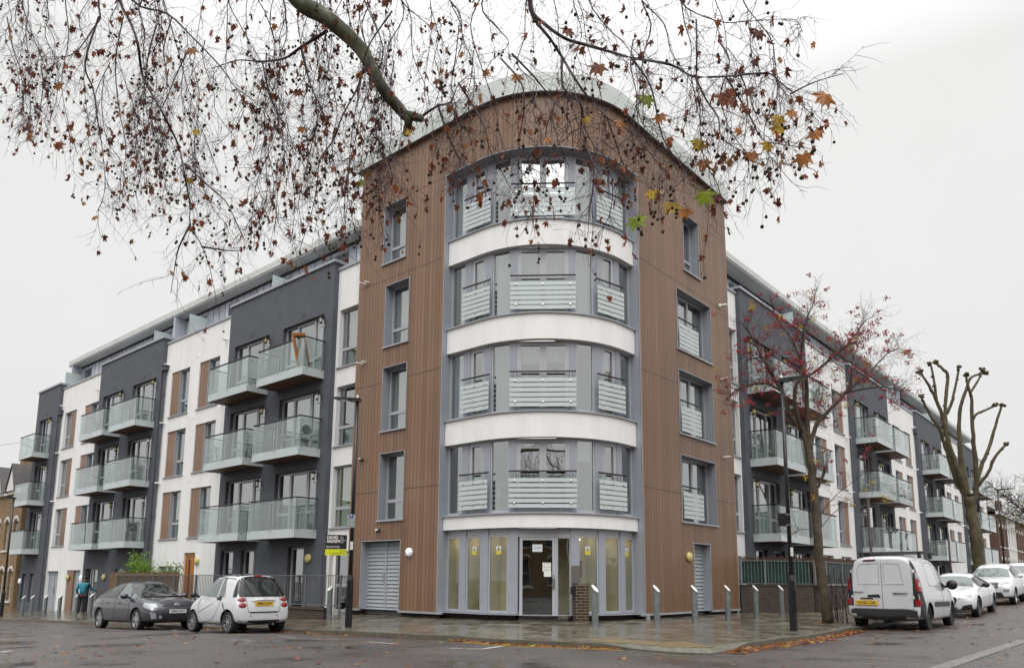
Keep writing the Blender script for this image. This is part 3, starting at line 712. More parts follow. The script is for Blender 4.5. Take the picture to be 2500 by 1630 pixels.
def notice(F, a, z, w_, h_2, lines, parent, m0, m1, off=.002, size=.05, name='notice'):
    mb = MB(); mb.box(a - w_ / 2, a + w_ / 2, off, off + .003, z - h_2 / 2, z + h_2 / 2, F)
    return mb, (lambda x, y, o: F(a + x, off + .003 + o, z + y))
M_paper = mat('paper', (.72, .75, .80), .7); M_ink = mat('ink_dark', (.04, .04, .06), .7); M_inkr = mat('ink_red', (.30, .04, .03), .7); M_yel = mat('sign_yellow', (.78, .70, .04), .5)
nb, f_ = notice(CF, .04 + (dw - .06) * .5, 1.93, .27, .20, None, None, None, None)
text_mesh(nb, 'Haven House', .035, lambda x, y, o: f_(x, y + .03, .002), mi=1); text_mesh(nb, 'Flats 64-84', .035, lambda x, y, o: f_(x, y - .015, .002), mi=1)
nb.build('door_notice', [M_paper, M_ink], door)
nb, f_ = notice(CF, .04 + (dw - .06) * .76, 1.42, .23, .24, None, None, None, None)
nb.box(.04 + (dw - .06) * .76 - .08, .04 + (dw - .06) * .76 + .12, .002, .004, 1.16, 1.30, CF)
for s_, y in (('CITY PASS', .09), ('THIS DOOR', 0), ('REMOVE', -.08)): text_mesh(nb, s_, .045, lambda x, y_, o, y=y: f_(x, y_ + y, .002), mi=1, sx=.9)
nb.build('torn_notice', [mat('old_paper', (.78, .80, .76), .8), M_inkr], door)
for idx, ww in ((1, .75), (2, 1), (3, 1), (5, .8)):      # yellow floor hazard stickers
    CFi, lni, par = lob[idx]; a = lni * (.5 if idx != 5 else .35); z = 1.88; mb = MB(); mi_dim = idx == 1
    F2 = lambda x, y, o: CFi(a + x, -.03 + o, z + y)
    mb.box(a - .075, a + .075, -.03, -.028, z - .02, z + .115, CFi, mi=2); mb.box(a - .075, a + .075, -.03, -.027, z - .115, z - .021, CFi, mi=0)
    mb.face([F2(-.062, -.005, .004), F2(.062, -.005, .004), F2(0, .10, .004)], None, 1); mb.face([F2(-.047, .003, .005), F2(.047, .003, .005), F2(0, .082, .005)], None, 0)
    mb.face([F2(-.03, .008, .006), F2(.025, .008, .006), F2(.005, .03, .006), F2(-.005, .055, .006), F2(-.018, .03, .006)], None, 1)
    text_mesh(mb, 'CAUTION', .024, lambda x, y, o: F2(x, y - .05, .005), mi=1); text_mesh(mb, 'Wet floor', .024, lambda x, y, o: F2(x, y - .083, .005), mi=1)
    mb.build('hazard_sticker', [M_yel, M_ink, M_paper], par)
for i_, (CFi, lni, par) in enumerate(lob):
    pl_ = bpy.data.lights.new('lobby_downlight', 'POINT'); pl_.energy = 1.2; pl_.shadow_soft_size = .05; pl_.color = (1, .86, .62); po_ = bpy.data.objects.new('lobby_downlight', pl_); COL.objects.link(po_); po_.location = CFi(lni * .5, -.38, 2.12); po_.parent = par
for idx in (1, 3):
    CFi, lni, par = lob[idx]; mb = MB(); mb.sphere(CFi(lni * .42, -.40, 2.20), .02, 8, 5)
    mb.build('ceiling_spotlight', mat('lit_spot', (1, .8, .5), .5, emit=(1, .75, .45, 6)), par)
mb = MB(); CFi, lni, par = lob[3]; mb.box(lni * .25, lni * .62, -.52, -.50, 1.15, 1.62, CFi); mb.build('notice_board', mat('maroon_board', (.12, .02, .04), .7), par)

# --- wings
SC = {}
def wing(F, W_, D_, blocks, whites, z0, end, groundfn):
    """blocks: dark projecting bays; whites: render between them; z0: how much higher this wing sits"""
    for bi, (a0, a1, ops) in enumerate(blocks):
        mb = MB(); gb = -1.6; top = 12.46 + z0 * .3
        allops = []
        for k in range(3):
            for (x0, x1) in ops:
                allops.append((x0, x1, 2.62 + 2.85 * k + z0, 4.93 + 2.845 * k + z0, .22))
        gops = groundfn(bi)
        shell(mb, F, a0, a1, gb, top, D_, allops + [g[:5] for g in gops])
        for a in (a0, a1): mb.face([F(a, D_, gb), F(a, D_ - .6, gb), F(a, D_ - .6, top), F(a, D_, top)])
        mb.face([F(a0, D_, top), F(a1, D_, top), F(a1, D_ - .6, top), F(a0, D_ - .6, top)])
        mb.build('dark_wall', [M_grey, M_grey], B)
        cp = MB(); cp.box(a0 - .06, a1 + .06, D_ - .62, D_ + .06, top + .002, top + .11, F); cp.build('coping', M_cap, B)
        for (x0, x1, zz0, zz1, dp) in allops:
            wd = x1 - x0
            if wd > 2: window(F, x0, x1, zz0, zz1, D_ - .15, B, (.26, .45, .29) if F is FLw else (.29, .45, .26), {0: .78, 2: .78} if bi < 9 else {}, name='french_window', cur=curs(3, .45 if zz0 > 5 else .15), fw=.06, leaf=(1,))
            else: window(F, x0, x1, zz0, zz1, D_ - .15, B, (.4, .6), {}, name='french_window', cur=curs(2), fw=.06, leaf=(1,))
            lantern(F, x0 - .06, D_, zz1 - .30, B, yel=cr_.random() < .7)
            if zz0 > 8 and z0 < 9: vent(F, (x0 + x1) / 2, D_, zz1 + .28, B, M_grey)
    for wi, (a0, a1, wins, sill_) in enumerate(whites):
        mb = MB(); top = 12.17 + z0 * .9; ops = []
        for k in range(3):
            for w_ in wins: ops.append((w_[0], w_[1], 2.79 + 2.85 * k + z0 * .8, 4.93 + 2.85 * k + z0, .22))
        gops = groundfn(('w', wi)) 
        shell(mb, F, a0, a1, -1.6, top, W_, ops + [g[:5] for g in gops])
        mb.face([F(a0, W_, top), F(a1, W_, top), F(a1, W_ - .4, top), F(a0, W_ - .4, top)])
        mb.build('white_wall', [M_white, M_white], B)
        cp = MB(); cp.box(a0 + .002, a1 - .002, W_ - .42, W_ + .05, top + .002, top + .10, F); cp.build('coping', M_cap, B)
        for k in range(3):
            for w_ in wins:
                x0, x1, br = w_; zz0, zz1 = 2.79 + 2.85 * k + z0 * .8, 4.93 + 2.85 * k + z0
                g0, g1 = x0, x1
                if br is not None:
                    p = MB(); p.box(br[0], br[1], W_ - .2, W_ - .05, zz0, zz1, F); p.box(br[2], br[2] + .03, W_ - .2, W_ - .03, zz0, zz1, F, mi=1)
                    p.build('cladding_panel', [M_clad2, M_cap], B)
                    g0, g1 = (br[1], x1) if br[0] <= x0 + .01 else (x0, br[0])
                window(F, g0, g1, zz0, zz1, W_ - .14, B, (1,), {0: .68}, cur='b' if (F is FLw and wi == 0 and k == 0) else curs(1, .5), fw=.055)
                sl_ = MB(); sl_.box(x0 - .05, x1 + .05, W_ - .14, W_ + .06, zz0 - .045, zz0 + .0, F); sl_.build('window_sill', M_cap, B)
        if wi > 0:
            for k in range(3):
                z = 5.35 + 2.85 * k + z0
                flue(F, a0 + .35 if F is FRw else a1 - .35, W_, z + .05, B); flue(F, a0 + .5 if F is FLw else a1 - .6, W_, z + .15, B)
                vent(F, (a0 + a1) / 2, W_, z - .02, B, M_white)
def gL(q):
    if q == 0: return [(16.39, 17.36, -.1, 2.14, .22), (14.85, 15.81, -.1, 2.14, .22), (11.58, 12.57, -.1, 2.17, .22)]
    if q == 1: return [(29.6, 31.26, -.75, 1.5, .22), (26.54, 27.54, .95, 1.48, .22)]
    if q == 2: return [(40.2, 41.0, -.4, 1.24, .2), (38.95, 39.65, -.4, 1.24, .2)]
    if q == ('w', 0): return [(8.9, 10.34, -.1, 2.0, .22)]
    if q == ('w', 1): return [(19.9, 20.89, -.3, 2.13, .22), (21.83, 23.31, .7, 1.57, .22)]
    if q == ('w', 2): return [(32.45, 34.37, -.85, 1.43, .22), (35.65, 37.40, -.85, 1.39, .22)]
    return []
def gR(q):
    if q == 0: return [(12.6, 13.7, .0, 2.3, .22), (14.4, 15.5, .0, 2.3, .22), (16.6, 18.4, .0, 2.3, .22)]
    if q == ('w', 1): return [(20.5, 22.1, 1.3, 2.33, .22), (23.2, 24.9, 1.3, 2.33, .22)]
    if q in (1, 2, 3): a = [0, 26.3, 40.9, 55.2][q]; return [(a, a + 1.1, .0, 2.3, .22), (a + 2.2, a + 4.4, .0, 2.3, .22)]
    if q == ('w', 2): return [(35.0, 36.0, .0, 2.2, .22), (37.4, 38.9, .9, 2.2, .22)]
    return []
Lb = [(10.49, 17.82, [(11.03, 13.68), (14.68, 17.33)]), (24.12, 31.58, [(24.63, 27.27), (28.38, 31.0)]), (37.70, 41.4, [(38.6, 40.72)])]
def pf(x0, x1, left):   # panel to the far or near side: (x0,x1,(b0,b1,trim))
    return (x0, x1, (x1 - .8, x1 - .002, x1 - .83)) if left else (x0, x1, (x0 + .002, x0 + .8, x0 + .8))
Lwt = [(8.6, 10.488, [(8.9, 10.34, None)], 0), (17.822, 24.118, [pf(18.91, 20.73, True), pf(21.63, 23.45, True)], 0), (31.582, 37.698, [pf(32.14, 34.04, True), pf(35.26, 37.10, False)], 0)]
wing(FLw, LW, LD, Lb, Lwt, 0.0, 41.4, gL)
Rb = [(12.0, 19.2, [(12.6, 15.25), (16.15, 18.8)]), (25.65, 32.95, [(26.3, 28.9), (29.95, 32.5)]), (40.0, 47.4, [(40.9, 43.4), (44.5, 47.1)]), (54.5, 61.5, [(55.1, 57.6), (58.6, 61.1)])]
Rwt = [(9.9, 11.998, [(10.25, 11.9, None)], 0), (19.202, 25.648, [pf(20.36, 22.05, True), pf(23.16, 24.85, True)], 0), (32.952, 39.998, [pf(34.5, 36.2, True), pf(37.2, 38.85, True)], 0), (47.402, 54.498, [pf(48.9, 50.6, True), pf(51.7, 53.4, True)], 0), (61.502, 66.0, [pf(62.6, 64.3, True)], 0)]
wing(FRw, RW, RD, Rb, Rwt, .14, 66, gR)
# ground-floor fittings
for x0, x1, z1 in ((16.39, 17.36, 2.14), (14.85, 15.81, 2.14), (11.58, 12.57, 2.17)): window(FLw, x0, x1, 0, z1, LD - .15, B, (1,), {}, name='patio_door', cur='-', fw=.07)
window(FLw, 29.62, 30.9, -.74, 1.49, LD - .15, B, (.75, .25), {}, name='patio_door', fw=.08); window(FLw, 40.2, 41.0, -.38, 1.23, LD - .15, B, (1,), {}, fw=.06); window(FLw, 38.95, 39.65, -.38, 1.23, LD - .15, B, (1,), {}, fw=.06)
shutter(FLw, 26.54, 27.54, .96, 1.47, LD - .12, B, 1); window(FLw, 8.9, 10.34, 0, 1.99, LW - .15, B, (1,), {0: .85}, fw=.06); window(FLw, 21.83, 23.31, .71, 1.56, LW - .15, B, (.5, .5), {}, fw=.06, cur='c-')
mb = MB(); mb.box(19.93, 20.86, LW - .14, LW - .09, -.28, 2.11, FLw); mb.box(19.905, 20.04, LW - .14, LW - .07, -.28, 2.12, FLw); mb.box(20.75, 20.885, LW - .14, LW - .07, -.28, 2.12, FLw); mb.box(20.04, 20.75, LW - .14, LW - .07, 2.0, 2.12, FLw)
od = mb.build('orange_door', M_orange, B); mb = MB(); mb.box(20.46, 20.58, LW - .088, LW - .08, .2, 1.85, FLw); mb.build('vision_panel', M_dark, od); mb = MB(); mb.tube([FLw(20.1, LW - .06, .75), FLw(20.1, LW - .02, .75), FLw(20.22, LW - .02, .75)], .012, 6); mb.build('handle', M_steel, od)
shutter(FLw, 32.47, 33.45, -.84, 1.42, LW - .12, B, 1); shutter(FLw, 35.67, 37.38, -.84, 1.38, LW - .12, B, 2)
mb = MB(); mb.box(33.5, 34.36, LW - .12, LW - .04, -.8, 1.42, FLw); mb.build('cladding_panel', M_clad2, B)
for F_, a, o_, z, mt_ in ((FLw, 11.25, LD, 1.76, M_yellamp), (FLw, 19.64, LW, 1.76, M_yellamp), (FLw, 28.69, LD, 1.06, M_yellamp), (FLw, 34.1, LW, 1.02, M_yellamp), (FLw, 32.2, LW, 1.0, M_whlamp), (FLw, 41.2, LD, .8, M_whlamp)): round_lamp(F_, a, o_, z, B, mt_, .16)
for q in (0,):
    for g in gR(0): window(FRw, g[0], g[1], g[2], g[3], RD - .15, B, (1,), {}, name='patio_door', fw=.07)
for q in (1, 2, 3):
    for g in gR(q): window(FRw, g[0], g[1], g[2], g[3], RD - .15, B, (1,), {}, name='patio_door', fw=.07)
for q in (1, 2):
    for g in gR(('w', q)): window(FRw, g[0], g[1], g[2], g[3], RW - .15, B, (.5, .5), {}, fw=.06)
# balconies
for k in range(3):
    z = 2.44 + 2.85 * k
    balcony(FLw, 10.88, 13.90, z, LD, .70, B, 10.88); balcony(FLw, 14.57, 17.59, z, LD, .70, B, 14.57)
    balcony(FLw, 24.5, 27.5, z - .03, LD, .70, B, 24.5); balcony(FLw, 28.3, 31.35, z - .03, LD, .70, B, 28.3); balcony(FLw, 38.55, 40.95, z - .08, LD, .70, B, 38.55)
    z = 2.56 + 2.87 * k
    for a0 in (12.42, 15.95, 26.15, 29.75, 40.75, 44.3, 54.95, 58.45): balcony(FRw, a0, a0 + 3.0, z, RD, .70, B, a0)
# downpipes
downpipe(FLw, 23.98, LW + .1, -1.2, 10.85, B, M_grey); downpipe(FLw, 37.58, LW + .1, -1.2, 10.6, B, M_grey); downpipe(FRw, 39.86, RW + .1, -.1, 11.0, B, M_grey); downpipe(FRw, 54.36, RW + .1, -.1, 11.0, B, M_grey)
# penthouse and roofs
M_penth = cladding('zinc_cladding', (.60, .62, .68), .55)
mb = MB(); po = [(a, b_, 12.0, 13.67, .35) for a, b_ in ((11.5, 13.0), (15.39, 16.9), (19.67, 20.63), (22.68, 23.88), (26.38, 27.68), (33.28, 34.07), (36.87, 37.91))]
shell(mb, FLw, 8.2, 38.6, 11.4, 13.908, -1.5, po); mb.face([FLw(38.6, -1.5, 11.4), FLw(38.6, -8, 11.4), FLw(38.6, -8, 13.9), FLw(38.6, -1.5, 13.9)])
mb.build('penthouse_wall', [M_penth, M_lining], B)
for p in po: window(FLw, p[0], p[1], p[2], p[3], -1.78, B, (1, 1), {}, name='penthouse_window', fw=.05)
mb = MB(); po = [(a, a + 1.5, 12.1, 13.77, .35) for a in (14.0, 18.5, 22.5, 27.0, 31.0, 35.5, 41.0, 45.5, 50.0, 56.0)]
shell(mb, FRw, 9.6, 66, 11.4, 14.0, -1.65, po); mb.face([FRw(66, -1.65, 11.4), FRw(66, -8, 11.4), FRw(66, -8, 14), FRw(66, -1.65, 14)])
mb.build('penthouse_wall', [M_penth, M_lining], B)
for p in po: window(FRw, p[0], p[1], p[2], p[3], -1.93, B, (1, 1), {}, name='penthouse_window', fw=.05)
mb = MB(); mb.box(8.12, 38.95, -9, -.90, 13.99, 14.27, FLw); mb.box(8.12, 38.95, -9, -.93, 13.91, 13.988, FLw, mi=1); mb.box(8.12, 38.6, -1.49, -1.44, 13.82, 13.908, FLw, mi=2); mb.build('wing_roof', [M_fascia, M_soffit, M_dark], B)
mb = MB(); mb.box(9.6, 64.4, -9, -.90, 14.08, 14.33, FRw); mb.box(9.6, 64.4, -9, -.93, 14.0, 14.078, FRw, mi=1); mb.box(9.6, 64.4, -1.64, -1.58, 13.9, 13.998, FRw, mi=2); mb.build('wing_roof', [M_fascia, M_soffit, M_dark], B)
for F_, a in ((FLw, 24.87), (FLw, 38.45), (FRw, 38.6), (FRw, 53.0)): mb = MB(); mb.box(a - .08, a + .08, -1.5, -.93, 12.2, 13.9, F_); mb.build('terrace_divider', M_pent, B)
for F_, a in ((FLw, 15.2), (FLw, 22.3), (FLw, 26.0), (FLw, 38.0), (FRw, 18.2), (FRw, 35.2), (FRw, 45.2)): mb = MB(); mb.box(a - .012, a + .012, -1.5, -.48, 12.2, 13.35, F_); mb.build('privacy_screen', M_frost, B)
mb = MB()
mb.face([FLw(41.4, LD, -1.6), FLw(41.4, -9, -1.6), FLw(41.4, -9, 12.4), FLw(41.4, LD, 12.4)]); mb.face([FRw(66, RW, -1.6), FRw(66, -9, -1.6), FRw(66, -9, 12.3), FRw(66, RW, 12.3)])
mb.face([FLw(8, -.5, 12.0), FLw(41.4, -.5, 12.0), FLw(41.4, -9, 12.0), FLw(8, -9, 12.0)]); mb.face([FRw(9, -.6, 12.0), FRw(66, -.6, 12.0), FRw(66, -9, 12.0), FRw(9, -9, 12.0)])
mb.build('end_wall', M_white, B)
# ------------------------------------------------------------------ vehicles
from mathutils.bvhtree import BVHTree
def paint(name, col, metal=0.0, rough=.28):
    return mat(name, col, rough, metal, noise=.03, nscale=2, coat=.8)
P_white = paint('white_car_paint', (.62, .63, .65)); P_grey = paint('dark_grey_car_paint', (.040, .043, .055), .35, .3); P_van = paint('van_white_paint', (.57, .585, .60), rough=.36)
P_tri = mat('black_gloss_trim', (.008, .008, .009), .12, coat=.5); M_tyre = mat('tyre_rubber', (.014, .014, .015), .75, bump=.3, bscale=30)
M_alloy = mat('alloy_wheel', (.42, .42, .43), .3, metal=.75); M_red = mat('red_tail_lens', (.26, .006, .012), .12, coat=1); M_lens = mat('clear_lamp_lens', (.34, .35, .36), .12, metal=.3, coat=.6)
M_cg = mat('tinted_window', (.022, .027, .027), .03, spec=.5); M_cgl = mat('window_with_light_behind', (.15, .18, .175), .04, spec=.6)
M_plY = mat('number_plate_yellow', (.72, .44, .012), .4); M_plW = mat('number_plate_white', (.66, .67, .66), .4); M_seam = mat('panel_gap', (.03, .03, .033), .7); M_chrome = mat('chrome', (.75, .76, .78), .12, metal=1)
M_darkpl = mat('dark_bumper_plastic', (.022, .023, .026), .5, bump=.2, bscale=200)

class Car:
    def __init__(s, name, loc, head, slope, label, cat, group, pnt):
        s.root = empty(name, loc, rot=(0, -slope, head)); tag(s.root, label, cat, group); s.pnt = pnt
    def body(s, st, arches=(), ar=.34, cap_rows=None, bottom_dark=True):
        """st: (x, dx, zb, zs, zt, w, wt [, roundness]) stations from the tail to the nose"""
        prof = []
        for q in st:
            x, dx, zb, zs, zt, w, wt = q[:7]; hood = wt <= 0; wt_ = -wt if hood else wt
            g = min(.16, (zt - zs) * .3)
            prof.append([(x, w * .90, zb), (x, w * .985, zb + .10), (x, w, zb + (zs - zb) * .62), (x + dx * .12, w * .965, zs), (x + dx * .85, wt_, zt - g), (x + dx, wt_ * .82, zt - g * .22), (x + dx, wt_ * .4, zt)])
        v = []; f = []; n_ = len(prof); m_ = 7
        for p in prof:
            for (x, y, z) in p: v.append((x, y, z))
            for (x, y, z) in reversed(p): v.append((x, -y, z))
        M2 = 14
        for i in range(n_ - 1):
            for j in range(M2):
                a, b_ = i * M2 + j, i * M2 + (j + 1) % M2; f.append((a, b_, b_ + M2, a + M2))
        for i, rev in ((0, False), (n_ - 1, True)):
            for j in range(6):
                q = [i * M2 + j, i * M2 + j + 1, i * M2 + 12 - j, i * M2 + 13 - j]
                f.append(tuple(q if not rev else q[::-1]))
        me = bpy.data.meshes.new('body'); me.from_pydata(v, [], f)
        bm = bmesh.new(); bm.from_mesh(me); bmesh.ops.recalc_face_normals(bm, faces=bm.faces); bm.to_mesh(me); bm.free()
        o = bpy.data.objects.new('tmp', me); COL.objects.link(o)
        md = o.modifiers.new('s', 'SUBSURF'); md.levels = 3; md.render_levels = 3
        cuts = []
        for ax_ in arches:
            cb = MB(); cb.lathe((ax_, -1.3, s.wr), [(ar, 0), (ar, .84)], 28, axis=(0, 1, 0)); cb.lathe((ax_, .46, s.wr), [(ar, 0), (ar, .84)], 28, axis=(0, 1, 0))
            c_ = _build0(cb, 'cut', M_black); cuts.append(c_); b_ = o.modifiers.new('b', 'BOOLEAN'); b_.object = c_; b_.operation = 'DIFFERENCE'; b_.solver = 'EXACT'
        bpy.context.view_layer.update()
        dg = bpy.context.evaluated_depsgraph_get(); me2 = bpy.data.meshes.new_from_object(o.evaluated_get(dg))
        me0 = o.data; mods = list(o.modifiers)
        for m_ in mods[1:]: o.modifiers.remove(m_)
        bpy.context.view_layer.update(); dg = bpy.context.evaluated_depsgraph_get(); full = bpy.data.meshes.new_from_object(o.evaluated_get(dg))
        s.bvh = BVHTree.FromPolygons([v_.co.copy() for v_ in full.vertices], [tuple(p.vertices) for p in full.polygons])
        bpy.data.objects.remove(o); bpy.data.meshes.remove(full)
        for c_ in cuts: bpy.data.objects.remove(c_)
        me2.materials.clear(); me2.materials.append(s.pnt); me2.materials.append(M_black)
        bm = bmesh.new(); bm.from_mesh(me2)
        for fc in bm.faces:
            c_ = fc.calc_center_median(); fc.smooth = True; fc.material_index = 0
            for ax_ in arches:
                if math.hypot(c_.x - ax_, c_.z - s.wr) < ar + .004 and abs(c_.y) < 1.0 and math.hypot(c_.x - ax_, c_.z - s.wr) < ar * .998 + .002: fc.material_index = 1
                if abs(abs(c_.y) - .46) < .01 and math.hypot(c_.x - ax_, c_.z - s.wr) < ar: fc.material_index = 1
        for ed in bm.edges:
            if len(ed.link_faces) == 2 and ed.calc_face_angle(0) > .7: ed.smooth = False
        bm.to_mesh(me2); bm.free()
        me2.name = 'body'; s.b = bpy.data.objects.new('body', me2); COL.objects.link(s.b); s.b.parent = s.root
        return s.b
    def hit(s, ax, a, b_, sgn):
        """ax 'y': a=x,b=z seen from the side sgn; 'x': a=y,b=z seen from the front/back; 'z': a=x,b=y from the top"""
        if ax == 'y': o = Vector((a, 3 * sgn, b_)); d = Vector((0, -sgn, 0))
        elif ax == 'x': o = Vector((8 * sgn, a, b_)); d = Vector((-sgn, 0, 0))
        else: o = Vector((a, b_, 5)); d = Vector((0, 0, -1))
        h = s.bvh.ray_cast(o, d)
        return (h[0], h[1]) if h[0] else (None, None)
    def decal(s, name, poly, ax, sgn, m, off=.006, parent=None, rings=7, per=40, bulge=0.0):
        P = [Vector(p) for p in poly]; L_ = [(P[(i + 1) % len(P)] - P[i]).length for i in range(len(P))]; T_ = sum(L_); bd_ = []
        for k in range(per):
            d = T_ * k / per; i = 0
            while d > L_[i]: d -= L_[i]; i += 1
            bd_.append(P[i].lerp(P[(i + 1) % len(P)], d / L_[i]))
        for p in P:                                         # keep the corners
            k = min(range(per), key=lambda q: (bd_[q] - p).length); bd_[k] = p.copy()
        c = sum(P, Vector((0, 0))) / len(P); mb = MB(); rows = []
        for r_ in range(rings + 1):
            f = r_ / rings; row = []
            for q in bd_:
                w_ = c.lerp(q, f); h, nn = s.hit(ax, w_.x, w_.y, sgn)
                axv = Vector((0, sgn, 0)) if ax == 'y' else (Vector((sgn, 0, 0)) if ax == 'x' else Vector((0, 0, 1)))
                if h is None or abs(nn.dot(axv)) < .30: row.append(None)
                else: row.append(h + nn * (off + bulge * (1 - f * f)) * (1 if nn.dot(Vector((0, sgn, 0)) if ax == 'y' else (Vector((sgn, 0, 0)) if ax == 'x' else Vector((0, 0, 1)))) > 0 else -1))
            rows.append(row)
        for r_ in range(rings):
            for k in range(per):
                q = [rows[r_][k], rows[r_][(k + 1) % per], rows[r_ + 1][(k + 1) % per], rows[r_ + 1][k]]
                if any(z is None for z in q): continue
                if max((q[0] - q[2]).length, (q[1] - q[3]).length) > .6: continue
                mb.face(q)
        return mb.build(name, m, parent or s.root, smooth=True)
    def line(s, pts, ax, sgn, m=None, r=.0045, name='panel_gap', n_=10, parent=None, off=.001):
        mb = MB(); seq = []
        for i in range(len(pts) - 1):
            for k in range(n_ + (1 if i == len(pts) - 2 else 0)):
                f = k / n_; a = pts[i][0] * (1 - f) + pts[i + 1][0] * f; b_ = pts[i][1] * (1 - f) + pts[i + 1][1] * f
                h, nn = s.hit(ax, a, b_, sgn)
                if h is not None: seq.append(h + nn * off)
        if len(seq) > 1: mb.tube(seq, r, 5)
        return mb.build(name, m or M_seam, parent or s.b)
    def wheel(s, x, y, r, wd=.19, spokes=5, m=None, tyre=.27, thick=.055):
        sg = 1 if y > 0 else -1; mb = MB(); c = Vector((x, y - sg * wd, r))
        mb.lathe(c, [(r * .6, 0), (r * .93, 0), (r * .985, .02), (r, .05), (r, wd - .05), (r * .985, wd - .02), (r * .93, wd), (r * (1 - tyre), wd - .004), (r * (1 - tyre) - .01, wd - .03)], 40, axis=(0, sg, 0))
        o = mb.build('wheel', M_tyre, s.root, smooth=True)
        rr_ = r * (1 - tyre) - .004; g = MB(); c2 = Vector((x, y - sg * .03, r))
        g.lathe(c2, [(rr_, -.10), (rr_, .018), (rr_ * .93, .022), (rr_ * .91, -.02), (rr_ * .90, -.10)], 40, axis=(0, sg, 0))
        g.lathe(c2, [(r * .15, -.06), (r * .15, .012), (r * .10, .02), (.0001, .022)], 16, axis=(0, sg, 0))
        for k in range(spokes):
            a = 2 * math.pi * k / spokes + .3; u = Vector((math.cos(a), 0, math.sin(a))); w_ = Vector((-math.sin(a), 0, math.cos(a))); nn = Vector((0, sg, 0))
            p = [c2 + u * r * .10 + w_ * thick * .5, c2 + u * rr_ * .93 + w_ * thick * .75, c2 + u * rr_ * .93 - w_ * thick * .75, c2 + u * r * .10 - w_ * thick * .5]
            t0 = [q + nn * .012 for q in p]; t1 = [q - nn * .03 for q in p]; t0[1] -= nn * .008; t0[2] -= nn * .008
            g.face(t0)
            for i in range(4): g.face([t0[i], t0[(i + 1) % 4], t1[(i + 1) % 4], t1[i]])
        g.build('rim', m or M_alloy, o)
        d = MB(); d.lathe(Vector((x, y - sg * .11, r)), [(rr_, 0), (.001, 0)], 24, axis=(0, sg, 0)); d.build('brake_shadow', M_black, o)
        return o
    def plate(s, txt, x, y, z, front, m, w_=.50, h=.11, tilt=0.0):
        sg = 1 if front else -1; mb = MB()
        F = lambda a, up, o: (x + sg * (o + up * tilt), y + sg * a, z + up)
        for (i, j, k) in ((0, 0, 0),): pass
        pts = [(-w_ / 2, -h / 2), (w_ / 2, -h / 2), (w_ / 2, h / 2), (-w_ / 2, h / 2)]
        mb.face([F(a, b_, .01) for a, b_ in pts], None, 0)
        for i in range(4):
            a, b_ = pts[i], pts[(i + 1) % 4]; mb.face([F(a[0], a[1], .01), F(b_[0], b_[1], .01), F(b_[0], b_[1], -.02), F(a[0], a[1], -.02)], None, 0)
        text_mesh(mb, txt, .092, lambda a, u, o: F(a, u - .002, .011 + o * .3), mi=1, bold=.0022, sx=1.02)
        return mb.build('number_plate', [m, M_ink], s.root)
    def mirror(s, x, y, z, sgn, m, sz=(.09, .12, .085)):
        mb = MB(); mb.sphere((x, y + sgn * .13, z), 1, 14, 9, sz); mb.tube([(x + .02, y - sgn * .03, z - .05), (x, y + sgn * .08, z - .02)], .03, 8)
        return mb.build('door_mirror', m, s.root, smooth=True)
hL = math.atan2(dL.y, dL.x); hR = math.atan2(dR.y, dR.x)
def gpos(F, s_, o): p = F(s_, o, 0); return (p[0], p[1], gz(p, True))

# small white city car, seen from behind
c = Car('city_car', gpos(FLw, 6.94, 4.32), hL, -.0255, 'small white two-seat city car with black glass tailgate parked by the kerb, seen from behind', 'car', 'cars parked on the road', P_white)
c.wr = .285
c.body([(-.47, .02, .34, .66, .80, .66, -.60), (-.44, .30, .26, .84, 1.44, .76, .58), (-.25, .20, .20, .86, 1.50, .785, .60), (.25, 0, .20, .88, 1.545, .79, .60), (.75, 0, .20, .87, 1.545, .785, .60), (1.15, -.03, .20, .86, 1.50, .78, .59),
        (1.55, -.26, .20, .86, 1.30, .78, .60), (1.86, -.10, .20, .84, .99, .77, -.62), (2.10, 0, .22, .76, .86, .73, -.55), (2.24, 0, .28, .62, .70, .64, -.45)], (0.0, 1.867), .345)
for x in (0, 1.867):
    for y in (.765, -.765): c.wheel(x, y, .285, .20, 9, tyre=.28, thick=.022)
for sg in (1, -1):
    c.decal('side_window', [(.62, .93), (1.60, .98), (1.42, 1.20), (1.20, 1.34), (.92, 1.41), (.62, 1.42)], 'y', sg, M_cgl)
    c.decal('quarter_window', [(.27, .93), (.55, .93), (.56, 1.41), (.42, 1.40)], 'y', sg, M_cgl)
    c.line([(.20, .92), (.30, 1.10), (.46, 1.44), (.95, 1.45), (1.30, 1.36), (1.62, 1.05)], 'y', sg, P_tri, .010, 'window_seal')
    c.line([(.36, .86), (.62, .45), (.85, .34), (1.50, .28), (1.53, .62), (1.50, .95)], 'y', sg); c.line([(1.50, .55), (.75, .78)], 'y', sg, M_seam, .006)
    c.line([(.12, .64), (.02, .50)] if False else [(.28, .78), (.08, .56)], 'y', sg, M_black, .016, 'air_intake')
    c.decal('door_handle', [(.34, .85), (.60, .87), (.58, .93), (.38, .97)], 'y', sg, M_black, .012)
    c.mirror(1.52, sg * .78, 1.0, sg, M_black, (.07, .10, .075))
c.decal('tailgate_glass_surround', [(-.72, .93), (.72, .93), (.64, 1.25), (.52, 1.44), (-.52, 1.44), (-.64, 1.25)], 'x', -1, P_tri, .008, rings=12, per=60)
for sg in (1, -1): c.decal('rear_pillar', [(-.46, .93), (-.16, .93), (-.08, 1.40), (-.20, 1.47), (-.32, 1.40)], 'y', sg, P_tri, .008, rings=10)
c.decal('rear_window', [(-.50, .965), (.50, .965), (.44, 1.28), (.38, 1.36), (-.38, 1.36), (-.44, 1.28)], 'x', -1, M_cg, .016)
c.decal('roof_panel', [(-.18, -.56), (-.18, .56), (1.05, .56), (1.05, -.56)], 'z', 1, P_tri, .005)
